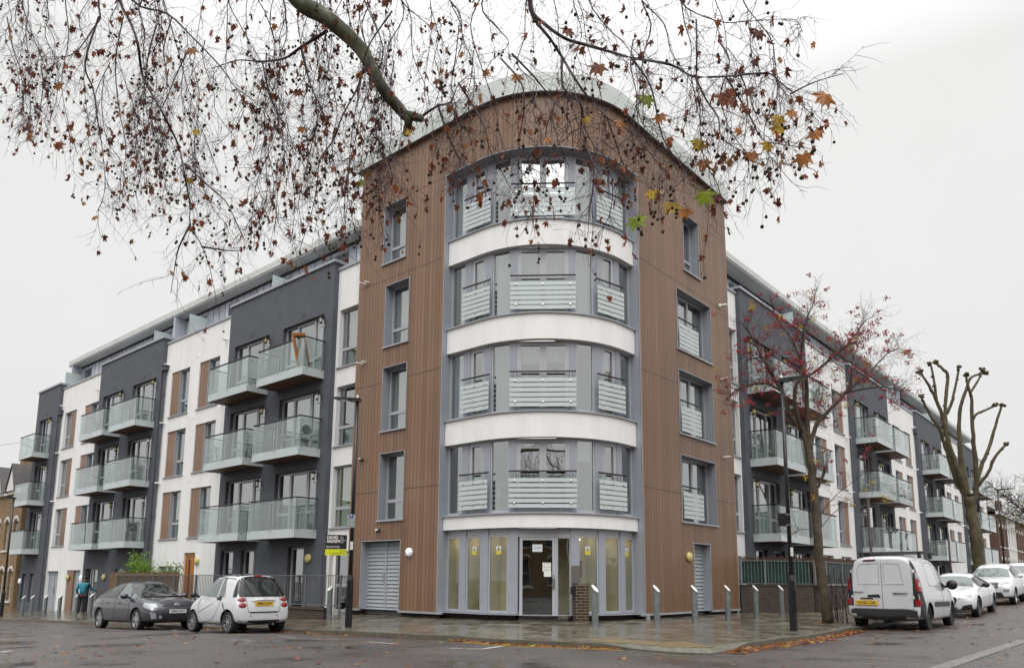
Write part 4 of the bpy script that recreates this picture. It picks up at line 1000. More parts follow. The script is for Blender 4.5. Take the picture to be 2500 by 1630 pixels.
for y in (.60, -.60):
    for z, rz_ in ((.86, .055), (.72, .065)):
        c.decal('tail_lamp', [(y + .105 * math.cos(a / 12 * 6.283), z + rz_ * math.sin(a / 12 * 6.283)) for a in range(12)], 'x', -1, M_red, .008, bulge=.02)
c.decal('high_brake_lamp', [(-.12, 1.455), (.12, 1.455), (.11, 1.485), (-.11, 1.485)], 'x', -1, M_red, .012)
c.line([(-.49, .93), (-.46, .62), (-.44, .55), (.44, .55), (.46, .62), (.49, .93)], 'x', -1, M_seam, .006); c.line([(-.40, .535), (.40, .535)], 'x', -1, M_darkpl, .014)
h, _ = c.hit('x', 0, .83, -1); mb = MB(); mb.tube([(h.x - .0, -.34, .83), (h.x - .035, -.2, .85), (h.x - .04, 0, .855), (h.x - .035, .2, .85), (h.x, .34, .83)], [.006, .02, .024, .02, .006], 8); mb.build('tailgate_grip', P_white, c.root, smooth=True)
c.decal('rear_valance', [(-.50, .20), (.50, .20), (.44, .34), (-.44, .34)], 'x', -1, M_darkpl, .008)
for y in (-.38, .38): c.decal('parking_sensor', [(y + .018 * math.cos(a), .45 + .018 * math.sin(a)) for a in [k * .785 for k in range(8)]], 'x', -1, M_black, .008, rings=2, per=12)
h, _ = c.hit('x', 0, .74, -1); c.plate('FM62 AYV', h.x - .012, 0, .755, False, M_plY)
mb = MB(); text_mesh(mb, 'smart', .055, lambda a, u, o: (h.x - .018 - o, -a, .895 + u), bold=.001); text_mesh(mb, 'mhd', .035, lambda a, u, o: (h.x - .018 - o, -a - .40, .66 + u)); mb.build('badge', M_chrome, c.root)
mb = MB(); mb.tube([(-.40, -.25, .24), (-.50, -.25, .23)], .03, 10); mb.build('exhaust', M_steel, c.root)
mb = MB(); mb.tube([(1.35, .1, 1.42), (1.22, .1, 1.75)], .004, 4); mb.build('aerial', M_black, c.root)

# dark grey hatchback, seen from the front corner
c = Car('hybrid_hatchback', gpos(FLw, 14.6, 4.42), hL + math.pi, .0255 * 1.0, 'dark grey hybrid hatchback with five-spoke alloys parked facing the small white city car', 'car', 'cars parked on the road', P_grey)
c.wr = .32
c.body([(-.82, .0, .40, .80, .98, .66, -.60), (-.76, .10, .28, .92, 1.10, .78, .55), (-.45, .12, .22, .94, 1.25, .855, .56), (0, .10, .20, .94, 1.39, .87, .57), (.6, .05, .20, .93, 1.47, .872, .57), (1.2, 0, .20, .92, 1.49, .872, .57),
        (1.65, 0, .20, .91, 1.46, .87, .58), (2.15, -.30, .20, .90, 1.28, .87, .60), (2.62, -.25, .20, .88, 1.03, .87, -.66), (3.05, 0, .22, .80, .93, .86, -.66), (3.42, 0, .22, .68, .80, .80, -.58), (3.58, 0, .28, .56, .64, .66, -.45)], (0, 2.70), .38)
for x in (0, 2.7):
    for y in (.85, -.85): c.wheel(x, y, .32, .20, 5, tyre=.25, thick=.10)
for sg in (1, -1):
    c.decal('front_side_window', [(1.22, .97), (2.05, .97), (1.80, 1.22), (1.50, 1.37), (1.24, 1.40)], 'y', sg, M_cgl)
    c.decal('rear_side_window', [(.32, .98), (1.14, .97), (1.16, 1.40), (.80, 1.38), (.45, 1.28)], 'y', sg, M_cg)
    c.decal('quarter_window', [(-.12, 1.0), (.24, .99), (.36, 1.25), (.10, 1.14)], 'y', sg, M_cg)
    c.decal('front_quarter_window', [(2.10, .96), (2.42, .93), (2.12, 1.12)], 'y', sg, M_cgl)
    c.line([(-.2, .96), (.2, 1.26), (.6, 1.40), (1.2, 1.455), (1.7, 1.38), (2.2, 1.13)], 'y', sg, P_tri, .012, 'window_seal')
    c.line([(1.18, .98), (1.16, .3), (2.12, .27), (2.22, .55), (2.16, .94)], 'y', sg); c.line([(1.16, .3), (.42, .3), (.22, .62), (.2, .94)], 'y', sg)
    c.line([(-.5, .82), (1.2, .80), (2.3, .76)], 'y', sg, mat('crease', (.02, .02, .026), .4), .006, 'crease')
    for x in (1.32, .42): c.decal('door_handle', [(x, .80), (x + .2, .80), (x + .18, .85), (x + .02, .85)], 'y', sg, P_grey, .02)
    c.mirror(2.02, sg * .80, 1.02, sg, P_grey, (.10, .12, .085))
    c.decal('headlamp', [(3.02, .83), (3.10, .70), (3.46, .60), (3.50, .66), (3.36, .76)], 'y', sg, M_lens, .008)
    c.decal('headlamp', [(sg * .55, .69), (sg * .56, .78), (sg * .76, .80), (sg * .80, .72), (sg * .70, .64)], 'x', 1, M_lens, .010)
    c.decal('fog_lamp_recess', [(sg * .72, .35), (sg * .60, .36), (sg * .62, .52), (sg * .76, .55)], 'x', 1, M_lens, .008)
    c.decal('fog_lamp', [(sg * .50 + .05 * math.cos(k * .785), .40 + .05 * math.sin(k * .785)) for k in range(8)], 'x', 1, M_lens, .016)
    c.decal('tail_lamp', [(-.80, .95), (-.62, 1.12), (-.52, 1.10), (-.66, .82)], 'y', sg, M_lens, .008)
c.decal('windscreen', [(1.72, -.54), (1.72, .54), (2.1, .62), (2.58, .66), (2.64, 0), (2.58, -.66), (2.1, -.62)], 'z', 1, M_cg, .008, rings=10)
c.line([(2.60, -.6), (2.66, 0), (2.60, .6)], 'z', 1, M_black, .016, 'wiper', off=.012)
c.decal('upper_grille', [(-.44, .70), (.44, .70), (.36, .745), (-.36, .745)], 'x', 1, M_black, .008)
c.decal('lower_grille', [(-.52, .30), (.52, .30), (.42, .48), (-.42, .48)], 'x', 1, M_black, .008)
h, _ = c.hit('x', 0, .735, 1); mb = MB()
mb.tube([(h.x + .03, .075 * math.cos(a * .3926), .74 + .052 * math.sin(a * .3926)) for a in range(17)], .008, 6); mb.tube([(h.x + .03, .035 * math.cos(a * .3926), .74 + .050 * math.sin(a * .3926)) for a in range(17)], .007, 6); mb.tube([(h.x + .03, .055 * math.cos(a * .3926), .765 + .022 * math.sin(a * .3926)) for a in range(17)], .007, 6)
mb.build('badge', M_chrome, c.root)
h, _ = c.hit('x', 0, .56, 1); c.plate('LM65 KXT', h.x + .012, 0, .565, True, M_plW)

# white panel van, seen from behind
c = Car('panel_van', gpos(FRw, 6.95, 5.70), hR, .0, 'white panel van with roof bars and black rear bumper, seen from behind', 'van', 'cars parked on the road', P_van)
c.wr = .315
c.body([(-.80, .02, .34, 1.02, 1.74, .80, .70), (-.78, .05, .28, 1.02, 1.80, .875, .72), (-.45, 0, .22, 1.02, 1.835, .905, .73), (.3, 0, .20, 1.02, 1.845, .91, .73), (1.2, 0, .20, 1.02, 1.84, .91, .73), (1.85, -.02, .20, 1.01, 1.80, .91, .72),
        (2.45, -.34, .20, .99, 1.52, .905, .70), (2.85, -.22, .20, .98, 1.16, .89, -.72), (3.20, 0, .22, .88, 1.03, .87, -.68), (3.46, 0, .26, .66, .80, .76, -.5)], (0, 2.70), .385)
for x in (0, 2.7):
    for y in (.86, -.86): c.wheel(x, y, .315, .20, 8, M_darkpl, tyre=.32, thick=.05)
for sg in (1, -1):
    c.decal('door_window', [(1.62, 1.06), (2.42, 1.04), (2.18, 1.36), (1.84, 1.62), (1.66, 1.62)], 'y', sg, M_cg)
    c.line([(.20, 1.10), (1.30, 1.08), (1.20, 1.60), (1.05, 1.68), (.28, 1.66), (.20, 1.10)], 'y', sg, mat('pressed_panel_edge', (.42, .43, .45), .4), .010, 'pressed_panel')
    c.line([(1.50, 1.68), (1.50, .30), (2.30, .28), (2.52, .6), (2.50, 1.0)], 'y', sg)
    c.decal('side_moulding', [(.48, .58), (2.28, .56), (2.28, .68), (.48, .70)], 'y', sg, M_darkpl, .014)
    c.decal('door_handle', [(1.58, 1.0), (1.78, 1.0), (1.76, 1.05), (1.60, 1.05)], 'y', sg, M_black, .02)
    c.mirror(2.28, sg * .86, 1.12, sg, M_black, (.10, .14, .13))
    c.decal('corner_pillar', [(-.76, .98), (-.62, .96), (-.60, 1.30), (-.68, 1.74), (-.76, 1.76)], 'y', sg, M_black, .010)
    c.decal('tail_lamp', [(-.77, .96), (-.60, .93), (-.55, 1.05), (-.57, 1.28), (-.70, 1.44), (-.77, 1.42)], 'y', sg, M_red, .022, bulge=.01)
    c.decal('reversing_lamp', [(-.76, 1.08), (-.64, 1.02), (-.62, 1.12), (-.74, 1.18)], 'y', sg, M_lens, .034)
    c.decal('indicator_lamp', [(-.76, 1.26), (-.66, 1.22), (-.64, 1.33), (-.75, 1.40)], 'y', sg, M_lens, .034)
    c.decal('lower_corner', [(-.79, .24), (-.42, .24), (-.42, .60), (-.52, .74), (-.60, .94), (-.79, .96)], 'y', sg, M_darkpl, .008)
    c.decal('corner_pillar_rear', [(sg * .70, .60), (sg * .90, .60), (sg * .90, 1.0), (sg * .80, 1.74), (sg * .72, 1.78)], 'x', -1, M_black, .010)
    c.decal('tail_lamp_rear', [(sg * .76, .98), (sg * .90, .98), (sg * .88, 1.28), (sg * .80, 1.42), (sg * .75, 1.42)], 'x', -1, M_red, .02)
    c.decal('fog_reflector', [(sg * .74, .62), (sg * .88, .62), (sg * .88, .76), (sg * .74, .76)], 'x', -1, M_red, .018)
    c.line([(sg * .70, .56), (sg * .71, 1.2), (sg * .65, 1.74)], 'x', -1)
    x0, x1 = (.06, .56) if sg > 0 else (-.50, -.06)
    c.line([(x0, 1.13), (x1, 1.13), (x1 + .02 * sg * (1 if sg > 0 else 0), 1.5), (x1 - .06, 1.62) if sg > 0 else (x1, 1.64), (x0 + .0, 1.64) if sg > 0 else (x0 + .08, 1.62), (x0, 1.13)], 'x', -1, mat('pressed_panel_edge'), .010, 'pressed_panel')
    for z in (.78, 1.40): c.decal('hinge', [(sg * .70, z), (sg * .735, z), (sg * .735, z + .07), (sg * .70, z + .07)], 'x', -1, P_van, .03, rings=2, per=12)
c.line([(.0, .50), (.0, 1.78)], 'x', -1, M_seam, .006); c.line([(-.70, .53), (.70, .53)], 'x', -1)
c.decal('rear_bumper', [(-.90, .24), (.90, .24), (.90, .52), (-.90, .52)], 'x', -1, M_darkpl, .02)
c.decal('handle_recess', [(.04, .80), (.36, .80), (.34, .86), (.08, .88)], 'x', -1, M_black, .012)
c.decal('high_brake_lamp', [(.12, 1.695), (.42, 1.68), (.42, 1.72), (.12, 1.735)], 'x', -1, mat('dark_red_lens', (.09, .01, .015), .2), .012)
c.decal('plate_recess', [(.10, .60), (.66, .60), (.66, .77), (.62, .80), (.14, .80), (.10, .77)], 'x', -1, mat('plate_recess_paint', (.50, .51, .53), .4), .008)
h, _ = c.hit('x', .38, .68, -1); c.plate('NU65 LGK', h.x - .018, .38, .67, False, M_plY, .52, .11)
mb = MB(); FX = lambda yy, zz: (lambda a, u, o: (h.x - .018 - o, yy - a, zz + u))
text_mesh(mb, 'RENAULT', .062, FX(-.42, .90), bold=.003, sx=1.25); text_mesh(mb, 'KANGOO', .052, FX(.58, .92), bold=.002, sx=1.15); text_mesh(mb, 'www.renaultvans.co.uk', .03, FX(-.42, .545), sx=1.1); mb.box(h.x - .03, h.x - .012, .22, .52, .765, .79); mb.build('badge', M_black, c.root)
mb = MB()
for x in (.15, 1.35):
    mb.tube([(x, -.80, 1.93), (x, .80, 1.93)], .022, 8)
    for y in (-.70, .70): mb.box(x - .05, x + .05, y - .04, y + .04, 1.78, 1.92)
mb.build('roof_bars', M_black, c.root)

c.root.scale = (1.02, 1.03, 1.055)
# white saloon facing us
c = Car('saloon_car', gpos(FRw, 16.35, 5.78), hR + math.pi, -.0, 'low white saloon with black grille parked right behind the panel van', 'car', 'cars parked on the road', P_white)
c.root.rotation_euler = (0, R(1.7), hR + math.pi); c.wr = .33
c.body([(-.98, 0, .36, .86, .98, .70, -.62), (-.85, .05, .25, .95, 1.08, .86, -.66), (-.35, .25, .20, .96, 1.24, .91, .56), (.2, .2, .20, .95, 1.38, .92, .55), (.9, .05, .20, .94, 1.42, .92, .55), (1.5, -.05, .20, .93, 1.38, .92, .56),
        (2.0, -.3, .20, .91, 1.16, .92, .60), (2.35, -.12, .20, .89, .99, .92, -.70), (2.9, 0, .20, .82, .93, .915, -.68), (3.4, 0, .22, .70, .82, .88, -.62), (3.62, 0, .26, .54, .68, .74, -.5)], (0, 2.83), .39)
for x in (0, 2.83):
    for y in (.89, -.89): c.wheel(x, y, .335, .20, 10, mat('dark_alloy', (.10, .10, .11), .35, metal=.6), tyre=.22, thick=.03)
for sg in (1, -1):
    c.decal('side_window', [(.0, 1.0), (1.95, .97), (1.55, 1.24), (.9, 1.33), (.4, 1.28)], 'y', sg, M_cg); c.line([(.95, .98), (.93, .3)], 'y', sg)
    c.mirror(1.85, sg * .84, 1.02, sg, M_black)
    c.decal('headlamp', [(sg * .42, .62), (sg * .46, .69), (sg * .80, .78), (sg * .86, .70), (sg * .62, .62)], 'x', 1, M_lens, .01)
    c.decal('bumper_intake', [(sg * .50, .28), (sg * .80, .30), (sg * .78, .46), (sg * .54, .40)], 'x', 1, M_black, .008)
c.decal('windscreen', [(1.52, -.52), (1.52, .52), (1.95, .62), (2.30, .68), (2.38, 0), (2.30, -.68), (1.95, -.62)], 'z', 1, M_cgl, .008, rings=10)
c.decal('grille', [(-.34, .42), (.34, .42), (.40, .60), (.34, .68), (-.34, .68), (-.40, .60)], 'x', 1, M_black, .01); c.decal('lower_grille', [(-.42, .26), (.42, .26), (.38, .36), (-.38, .36)], 'x', 1, M_black, .01)

# white SUV behind it
def suv(s_, off, label, name='compact_suv'):
    c = Car(name, gpos(FRw, s_, off), hR + math.pi, 0, label, 'car', 'cars parked on the road', P_white)
    c.root.rotation_euler = (0, R(1.7) if s_ < 29 else 0, hR + math.pi); c.wr = .35
    c.body([(-.95, 0, .42, 1.06, 1.30, .72, .60), (-.88, .12, .32, 1.10, 1.55, .88, .62), (-.4, .08, .26, 1.10, 1.63, .91, .62), (.4, 0, .26, 1.08, 1.66, .92, .62), (1.2, 0, .26, 1.06, 1.65, .92, .62), (1.65, -.1, .26, 1.05, 1.54, .92, .63),
            (2.1, -.2, .26, 1.04, 1.30, .92, .66), (2.4, -.1, .26, 1.02, 1.12, .92, -.72), (2.9, 0, .26, .96, 1.07, .915, -.70), (3.38, 0, .28, .84, .98, .88, -.66), (3.58, 0, .34, .62, .78, .76, -.55)], (0, 2.69), .41)
    for x in (0, 2.69):
        for y in (.89, -.89): c.wheel(x, y, .355, .21, 10, tyre=.27, thick=.035)
    for sg in (1, -1):
        c.decal('side_window', [(-.2, 1.16), (1.98, 1.10), (1.58, 1.42), (1.1, 1.54), (.2, 1.55), (-.1, 1.42)], 'y', sg, M_cg); c.line([(.95, 1.12), (.93, .4)], 'y', sg); c.line([(-.3, 1.62), (.5, 1.64), (1.3, 1.62)], 'y', sg, M_chrome, .016, 'roof_rail', off=.0)
        c.mirror(1.9, sg * .86, 1.16, sg, P_white)
        c.decal('headlamp', [(sg * .44, .86), (sg * .48, .93), (sg * .80, 1.0), (sg * .86, .90), (sg * .56, .84)], 'x', 1, M_lens, .01)
        c.decal('fog_lamp', [(sg * .58, .56), (sg * .78, .56), (sg * .78, .66), (sg * .58, .66)], 'x', 1, mat('lit_indicator', (1, .5, .1), .3, emit=(1, .62, .25, 3.0)) if sg < 0 else M_lens, .012)
        c.decal('lower_cladding', [(-.5, .28), (2.2, .28), (2.2, .40), (-.5, .40)], 'y', sg, M_darkpl, .008)
    c.decal('windscreen', [(1.62, -.56), (1.62, .56), (2.0, .64), (2.34, .70), (2.42, 0), (2.34, -.70), (2.0, -.64)], 'z', 1, M_cgl, .008, rings=10)
    c.decal('grille', [(-.40, .70), (.40, .70), (.44, .92), (-.44, .92)], 'x', 1, M_black, .01); c.decal('lower_grille', [(-.60, .36), (.60, .36), (.52, .54), (-.52, .54)], 'x', 1, M_darkpl, .01)
    for z in (.76, .82, .88): c.line([(-.38, z), (.38, z)], 'x', 1, M_chrome, .010, 'grille_bar', off=.016)
    return c
suv(24.2, 5.8, 'white SUV with amber-lit fog lamp parked behind the white saloon')
suv(31.4, 5.85, 'white SUV cut by the right edge, second SUV from the low saloon')
suv(37.6, 5.85, 'farthest white SUV of the parked row, only its roof and side showing')
# ------------------------------------------------------------------ street furniture
def gp(P): return (P[0], P[1], gz(P))
def bollard_proto():
    r_ = empty('bollard', (0, 0, 0)); mb = MB(); R_ = .082; n_ = 24
    low, up = [], []
    ring = lambda f: [(R_ * math.cos(2 * math.pi * k / n_), R_ * math.sin(2 * math.pi * k / n_)) for k in range(n_)]
    c = ring(0); top = [(x, y, .91 - x / R_ * .088) for x, y in c]; bot = [(x, y, -.05) for x, y in c]
    for k in range(n_): mb.face([bot[k], bot[(k + 1) % n_], top[(k + 1) % n_], top[k]])
    mb.build('post', M_galv, r_, smooth=True)
    f = MB(); f.face(top); f.face([(x * 1.04, y * 1.04, z - .004) for x, y, z in top]); f.build('reflective_top', M_wplastic, r_); return r_
bp_ = bollard_proto(); first = True
for (x, y, lab) in [(1454, 1528, 'galvanised bollard nearest the glass entrance, right of the brick pier'), (1605, 1524, 'galvanised bollard in front of the brown wall, second right of the entrance'), (1698, 1519, 'galvanised bollard in front of the right louvred door'),
                    (1779, 1512, 'galvanised bollard by the right end of the brown tower'), (1848, 1508, 'galvanised bollard in front of the dark brick garden wall, left one'), (1910, 1503, 'galvanised bollard in front of the brick wall, just left of the lamp post'),
                    (804, 1508, 'galvanised bollard beside the estate agent board post'), (219.5, 1503.6, 'galvanised bollard just right of the man in teal'), (185, 1501, 'galvanised bollard just left of the man in teal'), (144, 1502, 'galvanised bollard in front of the brown door panel, third from the man'),
                    (109, 1501.5, 'galvanised bollard in front of the far louvred doors'), (75.6, 1500.8, 'second galvanised bollard from the left end of its row'), (54, 1500, 'leftmost galvanised bollard of the far left row')]:
    o = bp_ if first else copy_tree(bp_); first = False
    P = onG(x, y); o.location = P; t_, _ = to_t(P); o.rotation_euler = (0, 0, (math.atan2(-dR.y, -dR.x) if t_ < 0 else math.atan2(-dL.y, -dL.x)))
    tag(o, lab, 'bollard', 'galvanised bollards along the pavement')

def lamp_post(P, H, headdir, lab, rad=.052, head=.62, arm=.0):
    r_ = empty('street_lamp', P); tag(r_, lab, 'street lamp', 'black street lamps')
    b_ = MB(); b_.lathe((0, 0, 0), [(.09, 0), (.09, 1.17), (.085, 1.2), (rad + .005, 1.32)], 16); b_.box(-.055, .055, -.095, -.088, .45, .95); b_.build('base_column', M_blackp, r_, smooth=False)
    c_ = MB(); c_.lathe((0, 0, 0), [(rad, 1.32), (rad * .8, H)], 12); c_.build('post', M_blackp, r_, smooth=True)
    h_ = MB(); d = Vector(headdir).normalized(); s_ = Vector((-d.y, d.x, 0)); o_ = Vector((0, 0, H))
    F = lambda a, y, z: tuple(o_ + d * a + s_ * y + Vector((0, 0, z + a * .10)))
    h_.box(-.08, head * .35, -.07, .07, -.03, .07, F); h_.box(head * .35, head, -.16, .16, .0, .05, F); h_.build('lamp_head', M_blackp, r_)
    g_ = MB(); g_.box(head * .42, head * .95, -.12, .12, -.006, .0, F); g_.build('led_panel', mat('led_glass', (.35, .36, .33), .2), r_)
    k_ = MB(); k_.lathe((0, 0, H + .07), [(.035, 0), (.035, .06), (.02, .08)], 10); k_.build('photocell', M_wplastic, r_)
    return r_
def lampH(P, y_top): r_ = ray(0, 0); return None
PL1 = onG(851, 1530); top1 = atD(876, 978, PL1.y); H1 = top1.z - PL1.z
lamp_post(PL1, H1, (-.9, .25, 0), 'black street lamp left of the brown tower, with a parking sign strapped on')
PL2 = onG(1939, 1538); top2 = atD(1912, 930, PL2.y); H2 = top2.z - PL2.z
lamp_post(PL2, H2, (.92, -.1, 0), 'black street lamp in front of the green fence, by the berry tree')
PL3 = onG(3, 1504); top3 = atD(33, 1216, PL3.y); lamp_post(PL3, top3.z - PL3.z, (-.95, .1, 0), 'black street lamp at the far left edge by the old terrace')
PL4 = Vector(FRw(44, 4.6, 0)); PL4.z = gz(PL4); q = atD(2436, 1196, PL4.y); PL4.x = q.x; PL4.z = gz(PL4); lamp_post(PL4, q.z - PL4.z, (.95, -.1, 0), 'far black street lamp right of the pollarded tree', head=.9)
# plates on the lamp posts
def sign_obj(name, P0, w_, h, build, lab, cat, rz=0):
    r_ = empty(name, P0, rz=rz); tag(r_, lab, cat); build(r_, w_, h); return r_
def SF(x, y, o): return (x, -o, y)
def park(r_, w_, h):
    mb = MB(); mb.box(-w_ / 2, w_ / 2, -.004, .004, -h / 2, h / 2); mb.build('plate', mat('grey_sign_face', (.33, .34, .35), .5), r_)
    t_ = MB(); t_.face([SF(-.05, .085, .006), SF(.05, .085, .006), SF(.05, .185, .006), SF(-.05, .185, .006)], None, 1); text_mesh(t_, 'P', .085, lambda x, y, o: SF(x, y + .135, .008), mi=0, bold=.002)
    for i, s_ in enumerate(('Mon - Fri', '10 am - noon', 'Permit', 'holders only')): text_mesh(t_, s_, .045, lambda x, y, o, i=i: SF(x, y + .05 - i * .06, .007), mi=2)
    t_.build('sign_lettering', [M_wplastic, mat('sign_blue', (.02, .04, .22), .4), M_ink], r_)
D1 = PL1.y - .07
PP = atD(858, 1271, D1); sign_obj('parking_sign', PP, .20, .34, park, 'grey parking restriction plate with a blue P on the left street lamp', 'sign')
def strip_(r_, w_, h):
    mb = MB(); mb.box(-w_ / 2, w_ / 2, -.002, .002, -h / 2, h / 2); mb.build('plate', M_wplastic, r_)
    t_ = MB(); [text_mesh(t_, ch, .04, lambda x, y, o, i=i: SF(x, y + h * .36 - i * h * .18, .004)) for i, ch in enumerate('41097')]; t_.build('sign_lettering', M_ink, r_)
sign_obj('lamp_number_plate', atD(859, 1331, D1), .07, .21, strip_, 'narrow white number strip on the left street lamp', 'sign')
D2 = PL2.y - .07
sign_obj('lamp_number_plate', atD(1934, 1346, D2), .065, .21, strip_, 'narrow white number strip on the right street lamp', 'sign')
def back_(r_, w_, h):
    mb = MB(); mb.box(-w_ / 2, w_ / 2, -.006, .006, -h / 2, h / 2); mb.build('plate', M_blackp, r_)
    b_ = MB(); b_.box(w_ * .2, w_ * .62, -.012, -.006, h * .36, h * .44); b_.box(w_ * .2, w_ * .62, -.012, -.006, -h * .44, -h * .36); b_.build('bracket', M_galv, r_)
sign_obj('traffic_sign', atD(1914, 1268, D2), .26, .32, back_, 'black back of a small sign fixed to the right street lamp', 'sign')

# estate agent board
_r = ray(812, 1493); _t = (.9 + CC.dot(dR)) / 1.0; _k = (CC.dot(dR) - .9) / Vector((_r.x, _r.y)).dot(dR); PB = Vector((_r.x * _k, _r.y * _k, -.15)); r_ = empty('estate_agent_board', PB); tag(r_, 'black and yellow estate agent board on a white post beside the brown tower', 'sign board')
tp = atD(819, 1305, PB.y); Hb = tp.z - PB.z
mb = MB(); mb.box(-.045, .045, -.03, .03, 0, Hb - .1); mb.build('post', M_wplastic, r_)
bw = 50 / FPX * PB.y * 1.03; bh = 49 / FPX * PB.y; x0 = -(819 - 796) / FPX * PB.y; z1_ = Hb
mb = MB(); mb.box(x0, x0 + bw, -.045, -.032, z1_ - bh * .70, z1_); mb.box(x0, x0 + bw, -.046, -.031, z1_ - bh, z1_ - bh * .705, mi=1); mb.build('board', [mat('board_black', (.012, .010, .012), .4), mat('board_yellow', (.62, .66, .01), .4)], r_)
t_ = MB(); BF = lambda x, y, o: (x, -.048 - o * .2, y)
text_mesh(t_, 'DAVID', .135, lambda x, y, o: BF(x0 + .04 + x, z1_ - bh * .14 + y, o), align='LEFT', bold=.003, sx=.86); text_mesh(t_, 'ANDREW', .135, lambda x, y, o: BF(x0 + .04 + x, z1_ - bh * .32 + y, o), align='LEFT', bold=.003, sx=.72)
text_mesh(t_, '020 7619 3750', .085, lambda x, y, o: BF(x0 + .03 + x, z1_ - bh * .60 + y, o), align='LEFT', sx=.8)
for i, s_ in enumerate(('your', 'local', 'residential', 'agent')): text_mesh(t_, s_, .05, lambda x, y, o, i=i: BF(x0 + bw * .72 + x, z1_ - bh * (.10 + .085 * i) + y, o), align='LEFT', sx=.8)
t_.box(x0 + bw * .685, x0 + bw * .69, -.049, -.047, z1_ - bh * .40, z1_ - bh * .07)
text_mesh(t_, 'LET &', .07, lambda x, y, o: BF(x0 + bw * .95 + x, z1_ - bh * .79 + y, o), align='RIGHT', mi=1); text_mesh(t_, 'MANAGED BY', .07, lambda x, y, o: BF(x0 + bw * .95 + x, z1_ - bh * .91 + y, o), align='RIGHT', mi=1)
t_.build('board_lettering', [mat('letter_white', (.85, .84, .80), .5), M_ink], r_)

# railings and low brick wall, left
FA = FLw; RO = 1.3
w_ = MB(); w_.box(8.05, 23.6, RO - .11, RO + .11, -1.1, .13, FA); w_.box(8.03, 23.62, RO - .14, RO + .14, .13, .19, FA); o = w_.build('garden_wall', M_brickD, None); tag(o, 'low dark brick wall under the grey railings left of the tower', 'wall')
w_ = MB(); w_.box(8.9, 9.1, -.1, RO - .15, -.4, .13, FA)
r_ = wempty('railing', FA(14, RO, 0)); tag(r_, 'long grey vertical-bar railing on the low wall left of the tower', 'railing')
mb = MB(); s_ = 7.4
while s_ < 23.5: mb.box(s_, s_ + .014, RO - .007, RO + .007, .28 if s_ > 8 else .2, 1.15, FA); s_ += .115
mb.box(7.3, 23.5, RO - .02, RO + .02, 1.15, 1.175, FA); mb.box(7.3, 23.5, RO - .02, RO + .02, .25, .28, FA); mb.build('bars', M_railing, r_)
for k in range(10): m_ = MB(); s_ = 7.35 + k * 1.78; m_.box(s_, s_ + .05, RO - .03, RO + .03, -.15 if s_ < 8 else .19, 1.17, FA); m_.build('post', M_railing, r_)
# reed screen behind the far part
m_ = MB(); s_ = 17.9
while s_ < 24.5: h = 1.22 + rnd.random() * .07; m_.box(s_, s_ + .02, RO - .10 - rnd.random() * .02, RO - .08, .0, h, FA); s_ += .023
o = m_.build('reed_screen', mat('reed', (.16, .10, .05), .8, noise=.4, nscale=9), None); tag(o, 'brown reed screen tied behind the grey railing, below the bamboo', 'screen')
# green-netted railing and brick wall, right
Q0 = Vector(FRw(10.3, -.02, 0)); Q1 = Vector(FRw(11.9, 1.92, 0)); dd = (Q1 - Q0); ll = dd.length; dd /= ll; nn = Vector((dd.y, -dd.x, 0)); nn = nn if nn.y < 0 else -nn
FG = lambda a, o, z: ((Q0 + dd * a + nn * o).x, (Q0 + dd * a + nn * o).y, z)
w_ = MB(); w_.box(0, ll, -.11, .11, -.3, .93, FG); w_.box(0, ll + .02, -.13, .13, .93, .97, FG); w_.box(11.93, 24.5, 1.89, 2.11, -.3, .93, FRw); w_.box(11.90, 24.5, 1.87, 2.13, .93, .97, FRw)
o = w_.build('garden_wall', M_brickD, None); tag(o, 'dark brick garden wall under the green-netted railing, right of the tower', 'wall')
r_ = wempty('netted_railing', tuple(Q1)); tag(r_, 'galvanised railing backed with green netting on the right garden wall', 'railing')
mb = MB()
for F_, a, b_, oo in ((FG, .05, ll, 0), (FRw, 12.0, 24.5, 2.0)):
    s_ = a
    while s_ < b_: mb.box(s_, s_ + .016, oo - .008, oo + .008, 1.0, 1.79, F_); s_ += .118
    mb.box(a, b_, oo - .02, oo + .02, 1.79, 1.815, F_); mb.box(a, b_, oo - .02, oo + .02, 1.0, 1.02, F_)
mb.build('bars', M_galv, r_)
for F_, oo, ss in ((FG, 0, (0.02, .85, 1.70)), (FRw, 2.0, (11.93, 13.1, 14.9, 16.7, 18.5, 20.3, 22.1, 24.4))):
    for s_ in ss: m_ = MB(); m_.box(s_, s_ + .07, oo - .035, oo + .035, .95, 1.84, F_); m_.build('post', M_galv, r_)
m_ = MB(); m_.box(.05, ll - .03, -.05, -.04, .99, 1.80, FG); m_.box(12.0, 24.5, 1.95, 1.96, .99, 1.80, FRw); m_.build('green_netting', mat('green_netting', (.012, .045, .032), .85, noise=.45, nscale=3), r_)
m_ = MB()
for F_, a, b_, oo in ((FG, .0, ll, -.12), (FRw, 12.0, 24.5, 1.86)):
    s_ = a
    while s_ < b_: m_.box(s_, s_ + .012, oo, oo + .02, 1.0, 1.90 + rnd.random() * .09, F_); s_ += .021
m_.build('reed_screen', mat('red_brown_reed', (.10, .045, .03), .85, noise=.4, nscale=9), r_)
